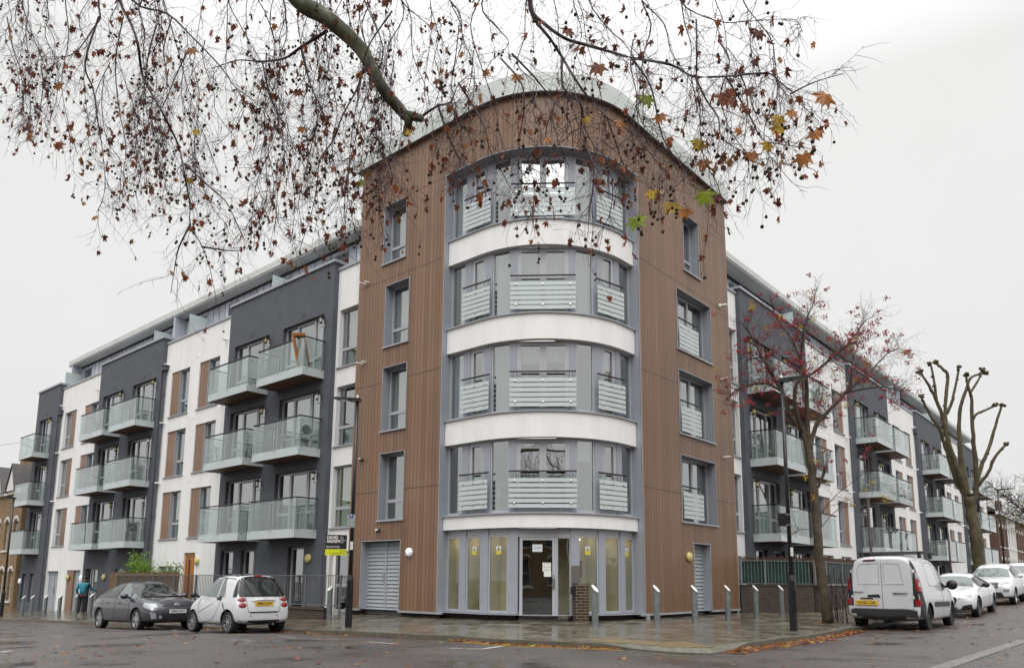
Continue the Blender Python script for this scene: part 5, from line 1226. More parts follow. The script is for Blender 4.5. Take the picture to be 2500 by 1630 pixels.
# brick pier by the entrance
r_ = wempty('brick_pier', FT(.62, .12, 0)); tag(r_, 'short dark brick pier with yellow mortar beside the glass entrance door', 'pier')
mb = MB(); mb.box(.43, .77, -.12, .22, -.05, .91, FT); mb.box(.42, .78, -.13, .23, .91, .95, FT); mb.build('brickwork', brick_mat('pier_brick', (.028, .022, .022), (.05, .034, .03), (.30, .22, .10), bh=.078), r_)
mb = MB(); mb.box(.345, .425, .0, .18, .70, .90, FT); mb.build('key_box', M_black, r_)
mb = MB(); mb.box(.47, .72, -.29, -.25, .98, 1.46, FT); o = mb.build('mullion_plaque', mat('brushed_brown_metal', (.19, .17, .15), .35, metal=.4)); tag(o, 'dull brown metal plate on the grey mullion above the brick pier', 'plate')
# tactile paving and road paint
def on_pts(pts, lift, mat_, name, n_=1):
    mb = MB(); mb.face([(P.x, P.y, P.z + lift) for P in pts]); return mb
def lift_strip(A, B_, w_, mat_, name, lift=.006, n_=8, mb=None):
    A = Vector((A[0], A[1])); B_ = Vector((B_[0], B_[1])); d = (B_ - A); nrm = Vector((-d.y, d.x)).normalized() * w_ / 2; own = mb is None; mb = mb or MB()
    for k in range(n_):
        a, b_ = A + d * k / n_, A + d * (k + 1) / n_; q = [a - nrm, b_ - nrm, b_ + nrm, a + nrm]
        mb.face([(p.x, p.y, gz((p.x, p.y), True) + lift) for p in q])
    return mb.build(name, mat_) if own else mb
for (a, b_) in [((404, 1533), (431, 1538.5)), ((589, 1548.5), (628, 1550)), ((679, 1553), (725, 1556)), ((775, 1558.5), (820, 1560)), ((900, 1566), (964, 1571)), ((30, 1522), (60, 1523)), ((150, 1527), (176, 1528)), ((0, 1592), (32, 1588))]:
    A, B2 = onG(*a), onG(*b_); tag(lift_strip(A, B2, .075, M_mark, 'road_marking'), kind='structure')
mb = MB(); A, B2, C2 = onG(1098, 1583), onG(1180, 1584), onG(1226, 1577); lift_strip(A, B2, .09, None, '', mb=mb); lift_strip(B2, C2, .09, None, '', mb=mb, lift=.008); tag(mb.build('road_marking', M_mark), kind='structure')
A, B2 = onG(2290, 1632), onG(2500, 1562); tag(lift_strip(A, B2, .22, M_markw, 'road_marking', n_=20), kind='structure'); A, B2 = onG(2050, 1608), onG(2300, 1616); tag(lift_strip(A, B2, .05, M_markw, 'road_marking', n_=10), kind='structure')
mb = MB()
for off_ in (.18, .36):
    t = -.98
    while t < .12:
        q = [(t, off_), (t + .05, off_), (t + .05, off_ + .075), (t, off_ + .075)]; pts = []
        for tt, oo in q: ko, kz = kerb(tt); p = FT(tt, ko + oo, 0); pts.append((p[0], p[1], gz(p, True) + .006))
        mb.face(pts); t += .05
tag(mb.build('yellow_line', M_marky), kind='structure')
mb = MB()
def bl(u, v):
    t = -.02 + .70 * u; ko, kz = kerb(t); o_ = ko - .19 - 1.15 * (1 - v) * (.75 + .25 * u); f = o_ / (ko - .15); p = FT(t, o_, 0); return (p[0], p[1], zwall(t) * (1 - f) + (kz - .002) * f + .004)
for i in range(10):
    for j in range(10):
        mb.face([bl(i / 10, j / 10), bl((i + 1) / 10, j / 10), bl((i + 1) / 10, (j + 1) / 10), bl(i / 10, (j + 1) / 10)])
M_tac = mat('buff_tactile_slab', (.16, .115, .05), .35, noise=.35, nscale=5); L1 = 1.9; L2 = 1.15
for i in range(int(L1 / .072)):
    for j in range(int(L2 / .072)):
        p = bl((i + .5) / int(L1 / .072), (j + .5) / int(L2 / .072)); mb.sphere((p[0], p[1], p[2]), .016, 6, 4, (1, 1, .45))
tag(mb.build('tactile_paving', M_tac), kind='structure')
# sign poles on the right pavement
def sign_pole(x0, y0, xt, yt, s_, lab):
    P = Vector(FRw(s_, 4.6, 0)); q = atD(xt, yt, P.y); P.x = q.x; P.z = gz(P); r_ = empty('sign_pole', P); tag(r_, lab, 'sign post', 'dark sign poles on the right pavement'); H = q.z - P.z
    mb = MB(); mb.lathe((0, 0, 0), [(.06, 0), (.06, 1.2), (.045, 1.25), (.045, H)], 10); mb.build('post', mat('dark_red_post', (.03, .012, .014), .4), r_, smooth=True)
    mb = MB(); mb.box(.02, .10, -.06, -.055, H - 1.05, H - .35); mb.build('plate', M_wplastic, r_); t_ = MB()
    for i, ch in enumerate('PERMIT'): text_mesh(t_, ch, .07, lambda x, y, o, i=i: (.06 + x, -.063, H - .43 - i * .11 + y))
    t_.build('sign_lettering', M_ink, r_)
sign_pole(2132, 1352, 2119, 1216, 15.0, 'dark sign pole rising behind the white van roof, white lettered strip'); sign_pole(2328, 1393, 2315, 1300, 29.0, 'dark sign pole rising behind the white saloon, farther of the two')

# ------------------------------------------------------------------ things on balconies and in gardens
def folding_chair(P, rz, m, lab):
    r_ = empty('folding_chair', P, rz=rz); tag(r_, lab, 'chair', 'folding chairs on the balconies')
    mb = MB(); mb.box(-.21, .21, -.20, .20, .44, .46); mb.build('seat', m, r_)
    mb = MB(); mb.lathe((0, .22, .78), [(.19, -.01), (.19, .01)], 20, axis=(0, 1, .12)); mb.build('backrest', m, r_)
    for x in (-.21, .21):
        mb = MB(); mb.tube([(x, -.22, 0), (x, .20, .62), (x * .9, .24, .86)], .012, 6); mb.build('leg', m, r_); mb = MB(); mb.tube([(x * .92, .24, 0), (x * .92, -.18, .45)], .012, 6); mb.build('leg', m, r_)
    return r_
M_greench = mat('sage_green_metal', (.10, .16, .14), .5); M_terra = mat('pot_green', (.20, .27, .22), .7); M_potb = mat('pot_dark', (.04, .045, .045), .7)
folding_chair(FLw(11.35, .25, 5.46), hL + math.pi / 2, M_greench, 'sage green folding chair on the middle balcony beside the white strip wall')
folding_chair(FLw(25.0, .3, 2.57), hL + math.pi / 2, M_black, 'black folding chair on the lowest balcony of the second grey bay')
r_ = empty('folding_table', FLw(12.5, .25, 5.46), rz=hL); tag(r_, 'small pale folding table on the balcony with the green chair', 'table')
mb = MB(); mb.box(-.35, .35, -.22, .22, .68, .70); mb.build('tabletop', mat('pale_green_top', (.45, .52, .50), .5), r_)
for x in (-1, 1): mb = MB(); mb.tube([(x * .3, -.18, 0), (-x * .3, -.18, .68)], .012, 6); mb.build('leg', M_steel, r_); mb = MB(); mb.tube([(x * .3, .18, 0), (-x * .3, .18, .68)], .012, 6); mb.build('leg', M_steel, r_)
r_ = empty('framed_mirror', FLw(11.35, .32, 8.31), rot=(R(-14), 0, hL + 0)); tag(r_, 'orange wooden framed panel leaning inside the top balcony by the tower', 'framed panel')
mb = MB(); mb.box(-.05, .0, -.22, .22, 0, 1.40); mb.build('backing', mat('dark_backing', (.03, .03, .03), .8), r_); mb = MB(); mb.box(-.056, -.05, -.17, .17, .08, 1.28); mb.build('sheet', mat('pale_sheet', (.6, .6, .58), .4), r_)
mb = MB(); mb.box(-.07, .01, -.26, -.20, 0, 1.46); mb.box(-.07, .01, .20, .26, 0, 1.46); mb.box(-.07, .01, -.20, .20, 1.36, 1.46); mb.build('frame', M_orange, r_)
def foliage(mb, c, rx, rz_, n_, sz, up=.3, rg=rnd):
    for _ in range(n_):
        a = rg.random() * 6.283; u = rg.random() ** .5; p = Vector(c) + Vector((math.cos(a) * rx * u, math.sin(a) * rx * u, rz_ * rg.random()))
        d = Vector((rg.uniform(-1, 1), rg.uniform(-1, 1), rg.uniform(-.6, up + .5))).normalized() * sz * rg.uniform(.6, 1.3); s_ = d.cross(Vector((rg.uniform(-1, 1), rg.uniform(-1, 1), 1))).normalized() * sz * .16
        mb.face([p, p + d * .5 + s_, p + d, p + d * .5 - s_])
def leafmat(name, col, tr=.35):
    m = bpy.data.materials.new(name); m.use_nodes = True; MATS[name] = m; n = m.node_tree; n.nodes.clear(); K = n.nodes.new; l = n.links.new
    tcn = K('ShaderNodeTexCoord'); nz = K('ShaderNodeTexNoise'); nz.inputs['Scale'].default_value = 9; nz.inputs['Detail'].default_value = 4; l(tcn.outputs['Object'], nz.inputs['Vector'])
    mr = K('ShaderNodeMapRange'); mr.inputs['From Min'].default_value = .3; mr.inputs['From Max'].default_value = .7; mr.inputs['To Min'].default_value = .6; mr.inputs['To Max'].default_value = 1.35; l(nz.outputs['Fac'], mr.inputs[0])
    mm = K('ShaderNodeMixRGB'); mm.blend_type = 'MULTIPLY'; mm.inputs[0].default_value = 1; mm.inputs[1].default_value = (*col, 1); l(mr.outputs[0], mm.inputs[2])
    d = K('ShaderNodeBsdfPrincipled'); d.inputs['Roughness'].default_value = .45; t = K('ShaderNodeBsdfTranslucent'); x = K('ShaderNodeMixShader'); x.inputs[0].default_value = tr; o = K('ShaderNodeOutputMaterial')
    l(mm.outputs[0], d.inputs['Base Color']); l(mm.outputs[0], t.inputs[0]); l(d.outputs[0], x.inputs[1]); l(t.outputs[0], x.inputs[2]); l(x.outputs[0], o.inputs[0]); return m
L_brown = leafmat('leaf_brown', (.16, .045, .022)); L_rust = leafmat('leaf_rust', (.27, .075, .022)); L_orange = leafmat('leaf_orange', (.42, .16, .03)); L_yellow = leafmat('leaf_yellow', (.55, .36, .025)); L_green = leafmat('leaf_yellow_green', (.26, .33, .025)); L_tan = leafmat('leaf_tan', (.36, .20, .09))
L_bamboo = leafmat('bamboo_leaf', (.17, .30, .035)); L_ivy = leafmat('ivy_leaf', (.035, .075, .025))
M_stem = mat('green_stem', (.15, .16, .05), .7); M_tw = mat('twig_bark', (.040, .022, .024), .7)
def bamboo(P, h, rx, lab, n_=900, sd=1):
    rg = random.Random(sd); r_ = wempty('bamboo', tuple(P)); tag(r_, lab, 'plant', 'bamboo plants behind the railing'); st = MB(); lf = MB()
    for k in range(22):
        a = rg.random() * 6.283; b0 = Vector(P) + Vector((math.cos(a), math.sin(a), 0)) * rx * .5 * rg.random(); hh = h * rg.uniform(.6, 1); lean = Vector((math.cos(a), math.sin(a), 0)) * rx * .7 * rg.random()
        pts = [b0 + Vector((0, 0, hh * f)) + lean * f * f for f in (0, .35, .7, 1)]; st.tube(pts, .008, 4)
        for f in (.45, .55, .65, .75, .85, .92, 1): c = b0 + Vector((0, 0, hh * f)) + lean * f * f; foliage(lf, c - Vector((0, 0, .1)), .22, .22, n_ // 154 + 2, .16, rg=rg)
    st.build('stems', M_stem, r_); lf.build('leaves', L_bamboo, r_, merge=False)
bamboo(FLw(23.0, .7, -.2), 2.35, .5, 'bright green bamboo clump left one above the reed screen', sd=1); bamboo(FLw(21.9, .75, -.2), 2.1, .5, 'bright green bamboo clump right beside the downpipe', sd=2); bamboo(FLw(19.9, .7, -.2), 1.85, .5, 'smaller yellow-green bamboo in front of the low white-wall window', 500, sd=3)
def pot(P, r, h, m, leaves, lab, sd, tall=.4):
    rg = random.Random(sd); r_ = wempty('potted_plant', tuple(P)); tag(r_, lab, 'pot plant'); mb = MB(); mb.lathe(P, [(r * .75, 0), (r, h), (r * .9, h), (r * .85, h - .03)], 16); mb.build('pot', m, r_)
    lf = MB(); st = MB()
    for k in range(6): st.tube([Vector(P) + Vector((0, 0, h)), Vector(P) + Vector((rg.uniform(-.15, .15), rg.uniform(-.15, .15), h + tall))], .005, 4)
    foliage(lf, Vector(P) + Vector((0, 0, h)), .16, tall, leaves, .09, rg=rg); st.build('stems', M_stem, r_); lf.build('leaves', L_ivy, r_, merge=False)
pot(FLw(15.2, .35, 8.31), .16, .30, M_terra, 6, 'pale green pot on the top left balcony of the near grey bay', 1, .1)
pot(FLw(15.0, .3, 5.46), .17, .22, M_potb, 60, 'dark pot with a thin tall plant on the middle balcony', 2, .9); pot(FLw(17.3, .3, 5.46), .15, .25, M_potb, 60, 'plant at the far corner of the middle balcony', 3, .6)
pot(FLw(16.2, .2, 2.6), .15, .2, M_potb, 160, 'bushy plant hanging low on the lowest left balcony', 4, .7); pot(FLw(12.6, .4, 2.6), .14, .2, mat('yellow_pot', (.5, .42, .03), .6), 90, 'yellow-green plant on the lowest balcony by the tower', 5, .3)
for i_, (F_, s_, z_, lab_) in enumerate([(FRw, 13.2, 5.60, 'potted plant on the middle balcony nearest the berry tree'), (FRw, 17.0, 2.73, 'potted plant on the lowest balcony behind the berry tree trunk'), (FRw, 27.2, 5.60, 'leafy pot on the second right bay, middle balcony'), (FRw, 31.0, 2.73, 'leafy pot on the second right bay, lowest balcony'), (FRw, 28.2, 8.46, 'leafy pot on the second right bay, top balcony'), (FRw, 43.0, 5.6, 'leafy pot on the third right bay, middle balcony'), (FLw, 26.2, 5.44, 'leafy pot on the second grey bay, middle balcony'), (FLw, 29.6, 2.58, 'leafy pot on the second grey bay, lowest balcony'), (FLw, 30.2, 8.28, 'leafy pot on the second grey bay, top balcony')]):
    pot(F_(s_, .25, z_), .15, .24, (M_terra, M_potb)[i_ % 2], 110, lab_, 20 + i_, .3 + .12 * (i_ % 3))
r_ = wempty('storage_cabinet', FRw(41.8, .3, 2.72)); tag(r_, 'white cabinet with a black front on a lowest balcony right', 'cabinet'); mb = MB(); mb.box(41.3, 42.2, .1, .5, 2.72, 3.62, FRw); mb.build('carcass', M_wplastic, r_); mb = MB(); mb.box(41.38, 42.12, .5, .51, 2.72, 3.5, FRw); mb.build('front', M_black, r_)
# plant shelf inside the bay, first floor
r_ = wempty('plant_shelf', FT(-1.8, -.7, 2.95)); tag(r_, 'pale shelf of small plants behind the first-floor bay glass', 'shelf'); mb = MB(); F_, ln_ = chordF(-2.1, -1.49, -.62)
for z in (3.05, 3.38, 3.72): mb.box(0, ln_, -.2, 0, z, z + .025, F_)
for a in (0, ln_ - .03): mb.box(a, a + .03, -.2, 0, 2.95, 3.72, F_)
mb.build('shelf_boards', mat('cream_shelf', (.62, .60, .42), .6), r_); lf = MB()
for z in (3.08, 3.41, 3.75):
    for a in (.12, .3, .46): foliage(lf, Vector(F_(a, -.1, z)), .07, .14, 26, .07)
lf.build('leaves', L_ivy, r_, merge=False)
# ------------------------------------------------------------------ person
def skin(name, verts, edges, radii, m, parent, lv=2):
    me = bpy.data.meshes.new(name); me.from_pydata([tuple(v) for v in verts], edges, []); o = bpy.data.objects.new('tmp', me); COL.objects.link(o)
    o.modifiers.new('k', 'SKIN'); sd = o.modifiers.new('s', 'SUBSURF'); sd.levels = lv; sd.render_levels = lv
    for i, v in enumerate(me.skin_vertices[0].data):
        r_ = radii[i]; v.radius = (r_, r_) if isinstance(r_, (int, float)) else r_; v.use_root = i == 0
    bpy.context.view_layer.update(); me2 = bpy.data.meshes.new_from_object(o.evaluated_get(bpy.context.evaluated_depsgraph_get())); bpy.data.objects.remove(o)
    me2.name = name; me2.materials.clear(); me2.materials.append(m); me2.polygons.foreach_set('use_smooth', [True] * len(me2.polygons))
    o = bpy.data.objects.new(name, me2); COL.objects.link(o); o.parent = parent; return o
PM = onG(198, 1500); vd = Vector((PM.x, PM.y)).normalized()
pr_ = empty('person', PM, rz=math.atan2(vd.y, vd.x) - .25)      # local x: away from us, local y: left
tag(pr_, 'man in teal jacket and black cap seen from behind, reaching to the door panel', 'person')
M_skin = mat('skin', (.20, .10, .065), .5); M_teal = mat('teal_jacket', (.015, .19, .26), .6, noise=.25, nscale=12, bump=.4, bscale=14); M_trou = mat('dark_trousers', (.018, .018, .022), .8, bump=.3, bscale=16); M_shoe = mat('grey_shoe', (.16, .14, .14), .6)
hand = Vector((.30, -.62, 1.06))
J = [(0, 0, .93), (.01, 0, 1.12), (.0, 0, 1.36), (.03, 0, 1.47), (.06, -.01, 1.56), (.075, -.02, 1.66),
     (0, .17, 1.39), (-.02, .25, 1.14), (.10, .22, .93), (.13, .20, .86),
     (.0, -.17, 1.39), (.10, -.30, 1.18), (.26, -.53, 1.08), tuple(hand),
     (0, .09, .88), (.02, .11, .50), (-.02, .13, .10), (.10, .14, .035), (0, -.09, .88), (.03, -.09, .50), (.05, -.08, .10), (.17, -.09, .035)]
E_ = [(0, 1), (1, 2), (2, 3), (3, 4), (4, 5), (2, 6), (6, 7), (7, 8), (8, 9), (2, 10), (10, 11), (11, 12), (12, 13), (0, 14), (14, 15), (15, 16), (16, 17), (0, 18), (18, 19), (19, 20), (20, 21)]
Rr = [(.13, .10), (.125, .10), (.15, .10), .055, .085, .09, .065, .045, .032, .03, .065, .045, .032, .03, .085, .06, .04, .035, .085, .06, .04, .035]
V_ = list(J); EE = list(E_); RR2 = list(Rr)
def fingers(base, d, side, i0):
    d = Vector(d).normalized(); side = Vector(side).normalized()
    for k in range(4):
        ln = (.055, .065, .06, .048)[k]; a = Vector(base) + side * (k - 1.5) * .02 + d * .04; b_ = a + d * ln * .6; c_ = b_ + d * ln * .4 - Vector((0, 0, .015))
        j = len(V_); V_.extend([a, b_, c_]); EE.extend([(i0, j), (j, j + 1), (j + 1, j + 2)]); RR2.extend([.010, .009, .008])
    a = Vector(base) + side * .04; j = len(V_); V_.extend([a, a + d * .035 + side * .015]); EE.extend([(i0, j), (j, j + 1)]); RR2.extend([.011, .009])
fingers(J[9], (.1, 0, -1), (1, 0, 0), 9); fingers(J[13], (.35, -.9, .1), (0, 0, 1), 13)
skin('body', V_, EE, RR2, M_skin, pr_)
jk = [(0, 0, .90), (.0, 0, 1.15), (0, 0, 1.37), (.02, 0, 1.47), (0, .18, 1.38), (-.03, .26, 1.15), (.08, .235, .96), (0, -.18, 1.38), (.10, -.31, 1.18), (.245, -.51, 1.085)]
skin('jacket', jk, [(0, 1), (1, 2), (2, 3), (2, 4), (4, 5), (5, 6), (2, 7), (7, 8), (8, 9)], [(.19, .15), (.175, .14), (.18, .135), .075, .09, .07, .05, .09, .07, .05], M_teal, pr_)
tq = [(0, 0, .98), (0, .09, .86), (.02, .11, .50), (-.03, .13, .09), (0, -.09, .86), (.03, -.09, .50), (.04, -.08, .09)]
skin('trousers', tq, [(0, 1), (1, 2), (2, 3), (0, 4), (4, 5), (5, 6)], [(.155, .12), .105, .082, .068, .105, .082, .068], M_trou, pr_)
for x, y in ((-.02, .13), (.05, -.08)): skin('shoe', [(x - .05, y, .05), (x + .06, y, .045), (x + .17, y, .035)], [(0, 1), (1, 2)], [.05, .048, .04], M_shoe, pr_)
mb = MB(); mb.sphere((.07, -.02, 1.69), 1, 16, 10, (.108, .095, .075)); o = mb.build('cap', M_black, pr_, smooth=True); mb = MB(); mb.box(.13, .24, -.13, .03, 1.675, 1.69); mb.build('cap_peak', M_black, o)

# ------------------------------------------------------------------ neighbouring old terraces
M_slate = mat('grey_slates', (.085, .08, .078), .55, noise=.3, nscale=6); M_stone = mat('painted_stone', (.72, .71, .68), .7, noise=.08); M_sash = mat('sash_window_glass', (.05, .06, .065), .05, spec=.8)
def house(F, s0, s1, off, z0, H, wallm, lab, grp, arch=True, bay=False, gable=False, storeys=2, n_=3, white_ground=True):
    c = F((s0 + s1) / 2, off, z0); r_ = wempty('terraced_house', c); tag(r_, lab, 'house', grp)
    mb = MB(); ops = []; wd = (s1 - s0) / n_
    for k in range(storeys):
        for i in range(n_): ops.append((s0 + wd * i + wd * .28, s0 + wd * i + wd * .72, z0 + .9 + 3.1 * k, z0 + 2.7 + 3.1 * k, .2))
    shell(mb, F, s0, s1, z0 - 1, z0 + H, off, ops)
    for s_ in (s0, s1): mb.face([F(s_, off, z0 - 1), F(s_, off - 9, z0 - 1), F(s_, off - 9, z0 + H), F(s_, off, z0 + H)], [(0, 0), (9, 0), (9, 9), (0, 9)])
    mb.build('wall', [wallm, wallm], r_)
    for o in ops:
        g = MB(); g.box(o[0], o[1], off - .2, off - .15, o[2], o[2] + .05, F); g.box(o[0], o[1], off - .2, off - .15, o[3] - .05, o[3], F); g.box(o[0], o[0] + .05, off - .2, off - .15, o[2], o[3], F); g.box(o[1] - .05, o[1], off - .2, off - .15, o[2], o[3], F); zm = (o[2] + o[3]) / 2; g.box(o[0], o[1], off - .2, off - .14, zm - .03, zm + .03, F)
        fr_ = g.build('window', M_stone, r_); p = MB(); p.face([F(o[0], off - .18, o[2]), F(o[1], off - .18, o[2]), F(o[1], off - .18, o[3]), F(o[0], off - .18, o[3])]); p.build('pane', M_sash, fr_)
        if arch:
            a_ = MB(); cx = (o[0] + o[1]) / 2; w2 = (o[1] - o[0]) / 2
            for k in range(8):
                t0, t1 = math.pi * k / 8, math.pi * (k + 1) / 8; P_ = lambda t, q: (cx + math.cos(t) * (w2 + q), o[3] - .05 + math.sin(t) * (w2 * .6 + q))
                a0, a1, b0, b1 = P_(t0, .0), P_(t1, .0), P_(t0, .17), P_(t1, .17)
                a_.face([F(a0[0], off + .03, a0[1]), F(a1[0], off + .03, a1[1]), F(b1[0], off + .03, b1[1]), F(b0[0], off + .03, b0[1])])
            a_.box(o[0] - .1, o[1] + .1, off, off + .09, o[2] - .12, o[2], F); a_.build('window_surround', M_stone, r_)
    rb = MB(); rb.box(s0, s1, off - .1, off + .2, z0 + H, z0 + H + .35, F); rb.build('cornice', M_stone, r_)
    rf = MB(); hz = z0 + H + .3
    rf.face([F(s0, off + .1, hz), F(s1, off + .1, hz), F(s1, off - 4.5, hz + 2.9), F(s0, off - 4.5, hz + 2.9)]); rf.face([F(s0, off - 9, hz), F(s1, off - 9, hz), F(s1, off - 4.5, hz + 2.9), F(s0, off - 4.5, hz + 2.9)])
    for s_ in (s0, s1): rf.face([F(s_, off + .1, hz), F(s_, off - 9, hz), F(s_, off - 4.5, hz + 2.9)])
    ro_ = rf.build('roof', M_slate, r_); ch = MB(); ch.box(s1 - .9, s1 - .1, off - 5.1, off - 3.9, hz + 1.6, hz + 4.0, F); ch.build('chimney', wallm, ro_)
    if gable:
        for sc in (s0 + (s1 - s0) * .3, s0 + (s1 - s0) * .8):
            g = MB(); w2 = .85
            g.face([F(sc - w2, off + .32, hz - .1), F(sc + w2, off + .32, hz - .1), F(sc, off + .32, hz + 1.5)]); g.build('gable', M_stone, r_)
            g = MB(); g.face([F(sc - w2 - .1, off + .4, hz - .2), F(sc, off + .4, hz + 1.65), F(sc, off - 2.4, hz + 1.65), F(sc - w2 - .1, off - 2.4, hz - .2)]); g.face([F(sc + w2 + .1, off + .4, hz - .2), F(sc, off + .4, hz + 1.65), F(sc, off - 2.4, hz + 1.65), F(sc + w2 + .1, off - 2.4, hz - .2)]); g.build('gable_roof', M_slate, ro_)
    return r_
for i in range(3):
    house(FLw, 41.7 + i * 5.2, 46.8 + i * 5.2, .0, -1.3, 7.5, M_brickY, ['yellow brick terrace house with gables next to the block, far left', 'second yellow brick terrace house at the left edge', 'third yellow brick terrace house, furthest left'][i], 'old houses down the left street', gable=True, n_=3)
M_whp = mat('white_painted_front', (.70, .69, .67), .7, noise=.08)
for i in range(6):
    house(FRw, 67.6 + i * 5.6, 73.1 + i * 5.6, .0, .55, 7.0, (M_brickR, M_whp, M_brickR, M_brickR, M_whp, M_brickR)[i], ['brown brick terrace house nearest the block in the right street', 'white painted terrace front in the right street, nearer one', 'brown brick house right of the white painted front', 'fourth terrace house along the right street', 'white painted terrace front, farther one in the right street', 'farthest brown terrace house in the right street'][i], 'old terrace down the right street', n_=3)
r_ = wempty('brick_building', FRw(95, -22, .5)); tag(r_, 'big plain brown brick building rising behind the right terrace', 'building'); mb = MB(); mb.box(74, 100, -34, -14, -1, 17.5, FRw); mb.build('wall', M_brickR, r_); mb = MB(); mb.box(73.8, 100.2, -34.2, -13.8, 17.5, 18, FRw); mb.build('parapet', M_brickR, r_)
# houses and trees across the road, behind the viewer: what the windows reflect
FB = lambda a, o, z: (a, -20 + o, z)
for i in range(11): house(FB, -46 + i * 8, -38.2 + i * 8, 0, -.2, 7.4, (M_brickR, M_brickY)[i % 2], 'brick house across the road, seen only as a reflection in the windows', 'reflected houses across the road', n_=3)

# ------------------------------------------------------------------ trees
def perp(d, rg):
    v = Vector((rg.gauss(0, 1), rg.gauss(0, 1), rg.gauss(0, 1))); v -= d * v.dot(d); return v.normalized() if v.length > 1e-6 else Vector((1, 0, 0))
def twig(mb, p, d, ln, r0, rg, droop=.0, wig=.25, n_=4, sides=3, out=None):
    pts = [p.copy()]; q = p.copy(); d = d.normalized()
    for i in range(n_):
        d = (d + perp(d, rg) * wig * rg.random() + Vector((0, 0, -droop))).normalized(); q = q + d * ln / n_; pts.append(q.copy())
    mb.tube(pts, [r0 * (1 - .65 * i / n_) for i in range(n_ + 1)], sides, cap=False)
    if out is not None: out.append((pts[-1], d)); 
    return pts, d
LOBE = []
for i, (a, r_) in enumerate([(-90, .12), (-60, .42), (-38, .55), (-20, .38), (0, .72), (12, .80), (26, .50), (46, .62), (60, .92), (66, .98), (74, .66), (82, .74), (90, 1.12)]): LOBE.append((math.cos(R(a)) * r_, math.sin(R(a)) * r_))
LOBE = LOBE + [(-x, y) for x, y in reversed(LOBE[1:-1])]
def leaf(mb, p, d, sz, rg, mi, crumple):
    d = d.normalized(); s_ = perp(d, rg); n_ = d.cross(s_); fold = rg.uniform(.1, .5) * (1 + crumple); c = p + d * sz * .25; pts = []
    for (x, y) in LOBE:
        k = 1 + rg.uniform(-.12, .12); z = -abs(x) * fold + crumple * rg.uniform(-.25, .25) - y * y * .15 * crumple
        pts.append(c + (s_ * x * (1 - .35 * crumple) + d * y + n_ * z) * sz * .55 * k)
    for i in range(len(pts)): mb.face([c, pts[i], pts[(i + 1) % len(pts)]], None, mi)
def smooth_path(P, n_=4):
    out = []
    for i in range(len(P) - 1):
        a, b_, c_, d_ = P[max(i - 1, 0)], P[i], P[i + 1], P[min(i + 2, len(P) - 1)]
        for k in range(n_):
            t = k / n_; out.append(.5 * ((2 * b_) + (c_ - a) * t + (2 * a - 5 * b_ + 4 * c_ - d_) * t * t + (-a + 3 * b_ - 3 * c_ + d_) * t ** 3))
    return out + [P[-1].copy()]
# --- the plane tree over the viewer
T = wempty('plane_tree', (-6.2, -1.2, gz((-6.2, -1.2)))); tag(T, 'bare plane tree overhead with hanging twigs, seed balls and a few brown and yellow leaves', 'tree')
rg = random.Random(11)
M_barkb = None
m, n, b, K, l = node_mat('plane_bark')
tcn = K('ShaderNodeTexCoord'); vz = K('ShaderNodeTexNoise'); vz.inputs['Scale'].default_value = 5; vz.inputs['Detail'].default_value = 5; l(tcn.outputs['Object'], vz.inputs['Vector'])
cr = K('ShaderNodeValToRGB'); ee = cr.color_ramp.elements; ee[0].position = .36; ee[0].color = (.030, .033, .012, 1); ee[1].position = .66; ee[1].color = (.22, .23, .17, 1); k = ee.new(.50); k.color = (.075, .08, .03, 1)
l(vz.outputs['Fac'], cr.inputs[0]); l(cr.outputs[0], b.inputs['Base Color']); b.inputs['Roughness'].default_value = .7
bp = K('ShaderNodeBump'); bp.inputs['Strength'].default_value = .4; bp.inputs['Distance'].default_value = .02; l(vz.outputs['Fac'], bp.inputs['Height']); l(bp.outputs[0], b.inputs['Normal']); M_plane = m
tb = Vector(T.location); tr_ = MB(); fork = Vector((-5.9, -.9, 6.6))
tr_.tube(smooth_path([tb - Vector((0, 0, .2)), tb + Vector((.05, .02, 1.5)), tb + Vector((.1, .2, 4)), fork]), [.46 - .012 * i for i in range(13)], 16); tr_.build('trunk', M_plane, T, smooth=True)
def D_at(x): return 8.6 - 3.1 * max(0, min(1, x / 2000))
def A(x, y, dz=0): return atD(x, y, D_at(x) + dz)
lim = MB()
main = [fork, Vector((-4.6, 1.6, 8.2)), A(560, -420, -1.4), A(655, -120, -.8), A(730, 0, -.6), A(788, 37, -.5), A(835, 74, -.4), A(882, 121, -.3), A(914, 179, -.2), A(945, 231, -.1), A(982, 273), A(998, 296), A(990, 330, .1)]
sp_ = smooth_path(main); rad = [.17, .15, .125, .100, .088, .081, .076, .070, .064, .059, .055, .045, .034]; rr2 = []
for i in range(len(main) - 1): rr2 += [rad[i] * (1 - k / 4) + rad[i + 1] * k / 4 for k in range(4)]
lim.tube(sp_, rr2 + [rad[-1]], 14); lim.tube([A(985, 280), A(1010, 285), A(1032, 290)], [.055, .045, .036], 10)
lim.build('limb', M_plane, T, smooth=True)
hubs = [A(250, -260, .3), A(820, -230, -.2), A(1310, -200, .2), A(1700, -200, 0)]
hb = MB()
for h in hubs: mid = fork.lerp(h, .5) + Vector((0, 0, .9)); hb.tube(smooth_path([fork, mid, h]), [.13 - .009 * i for i in range(9)], 8)
hb.build('limb', M_plane, T, smooth=True)
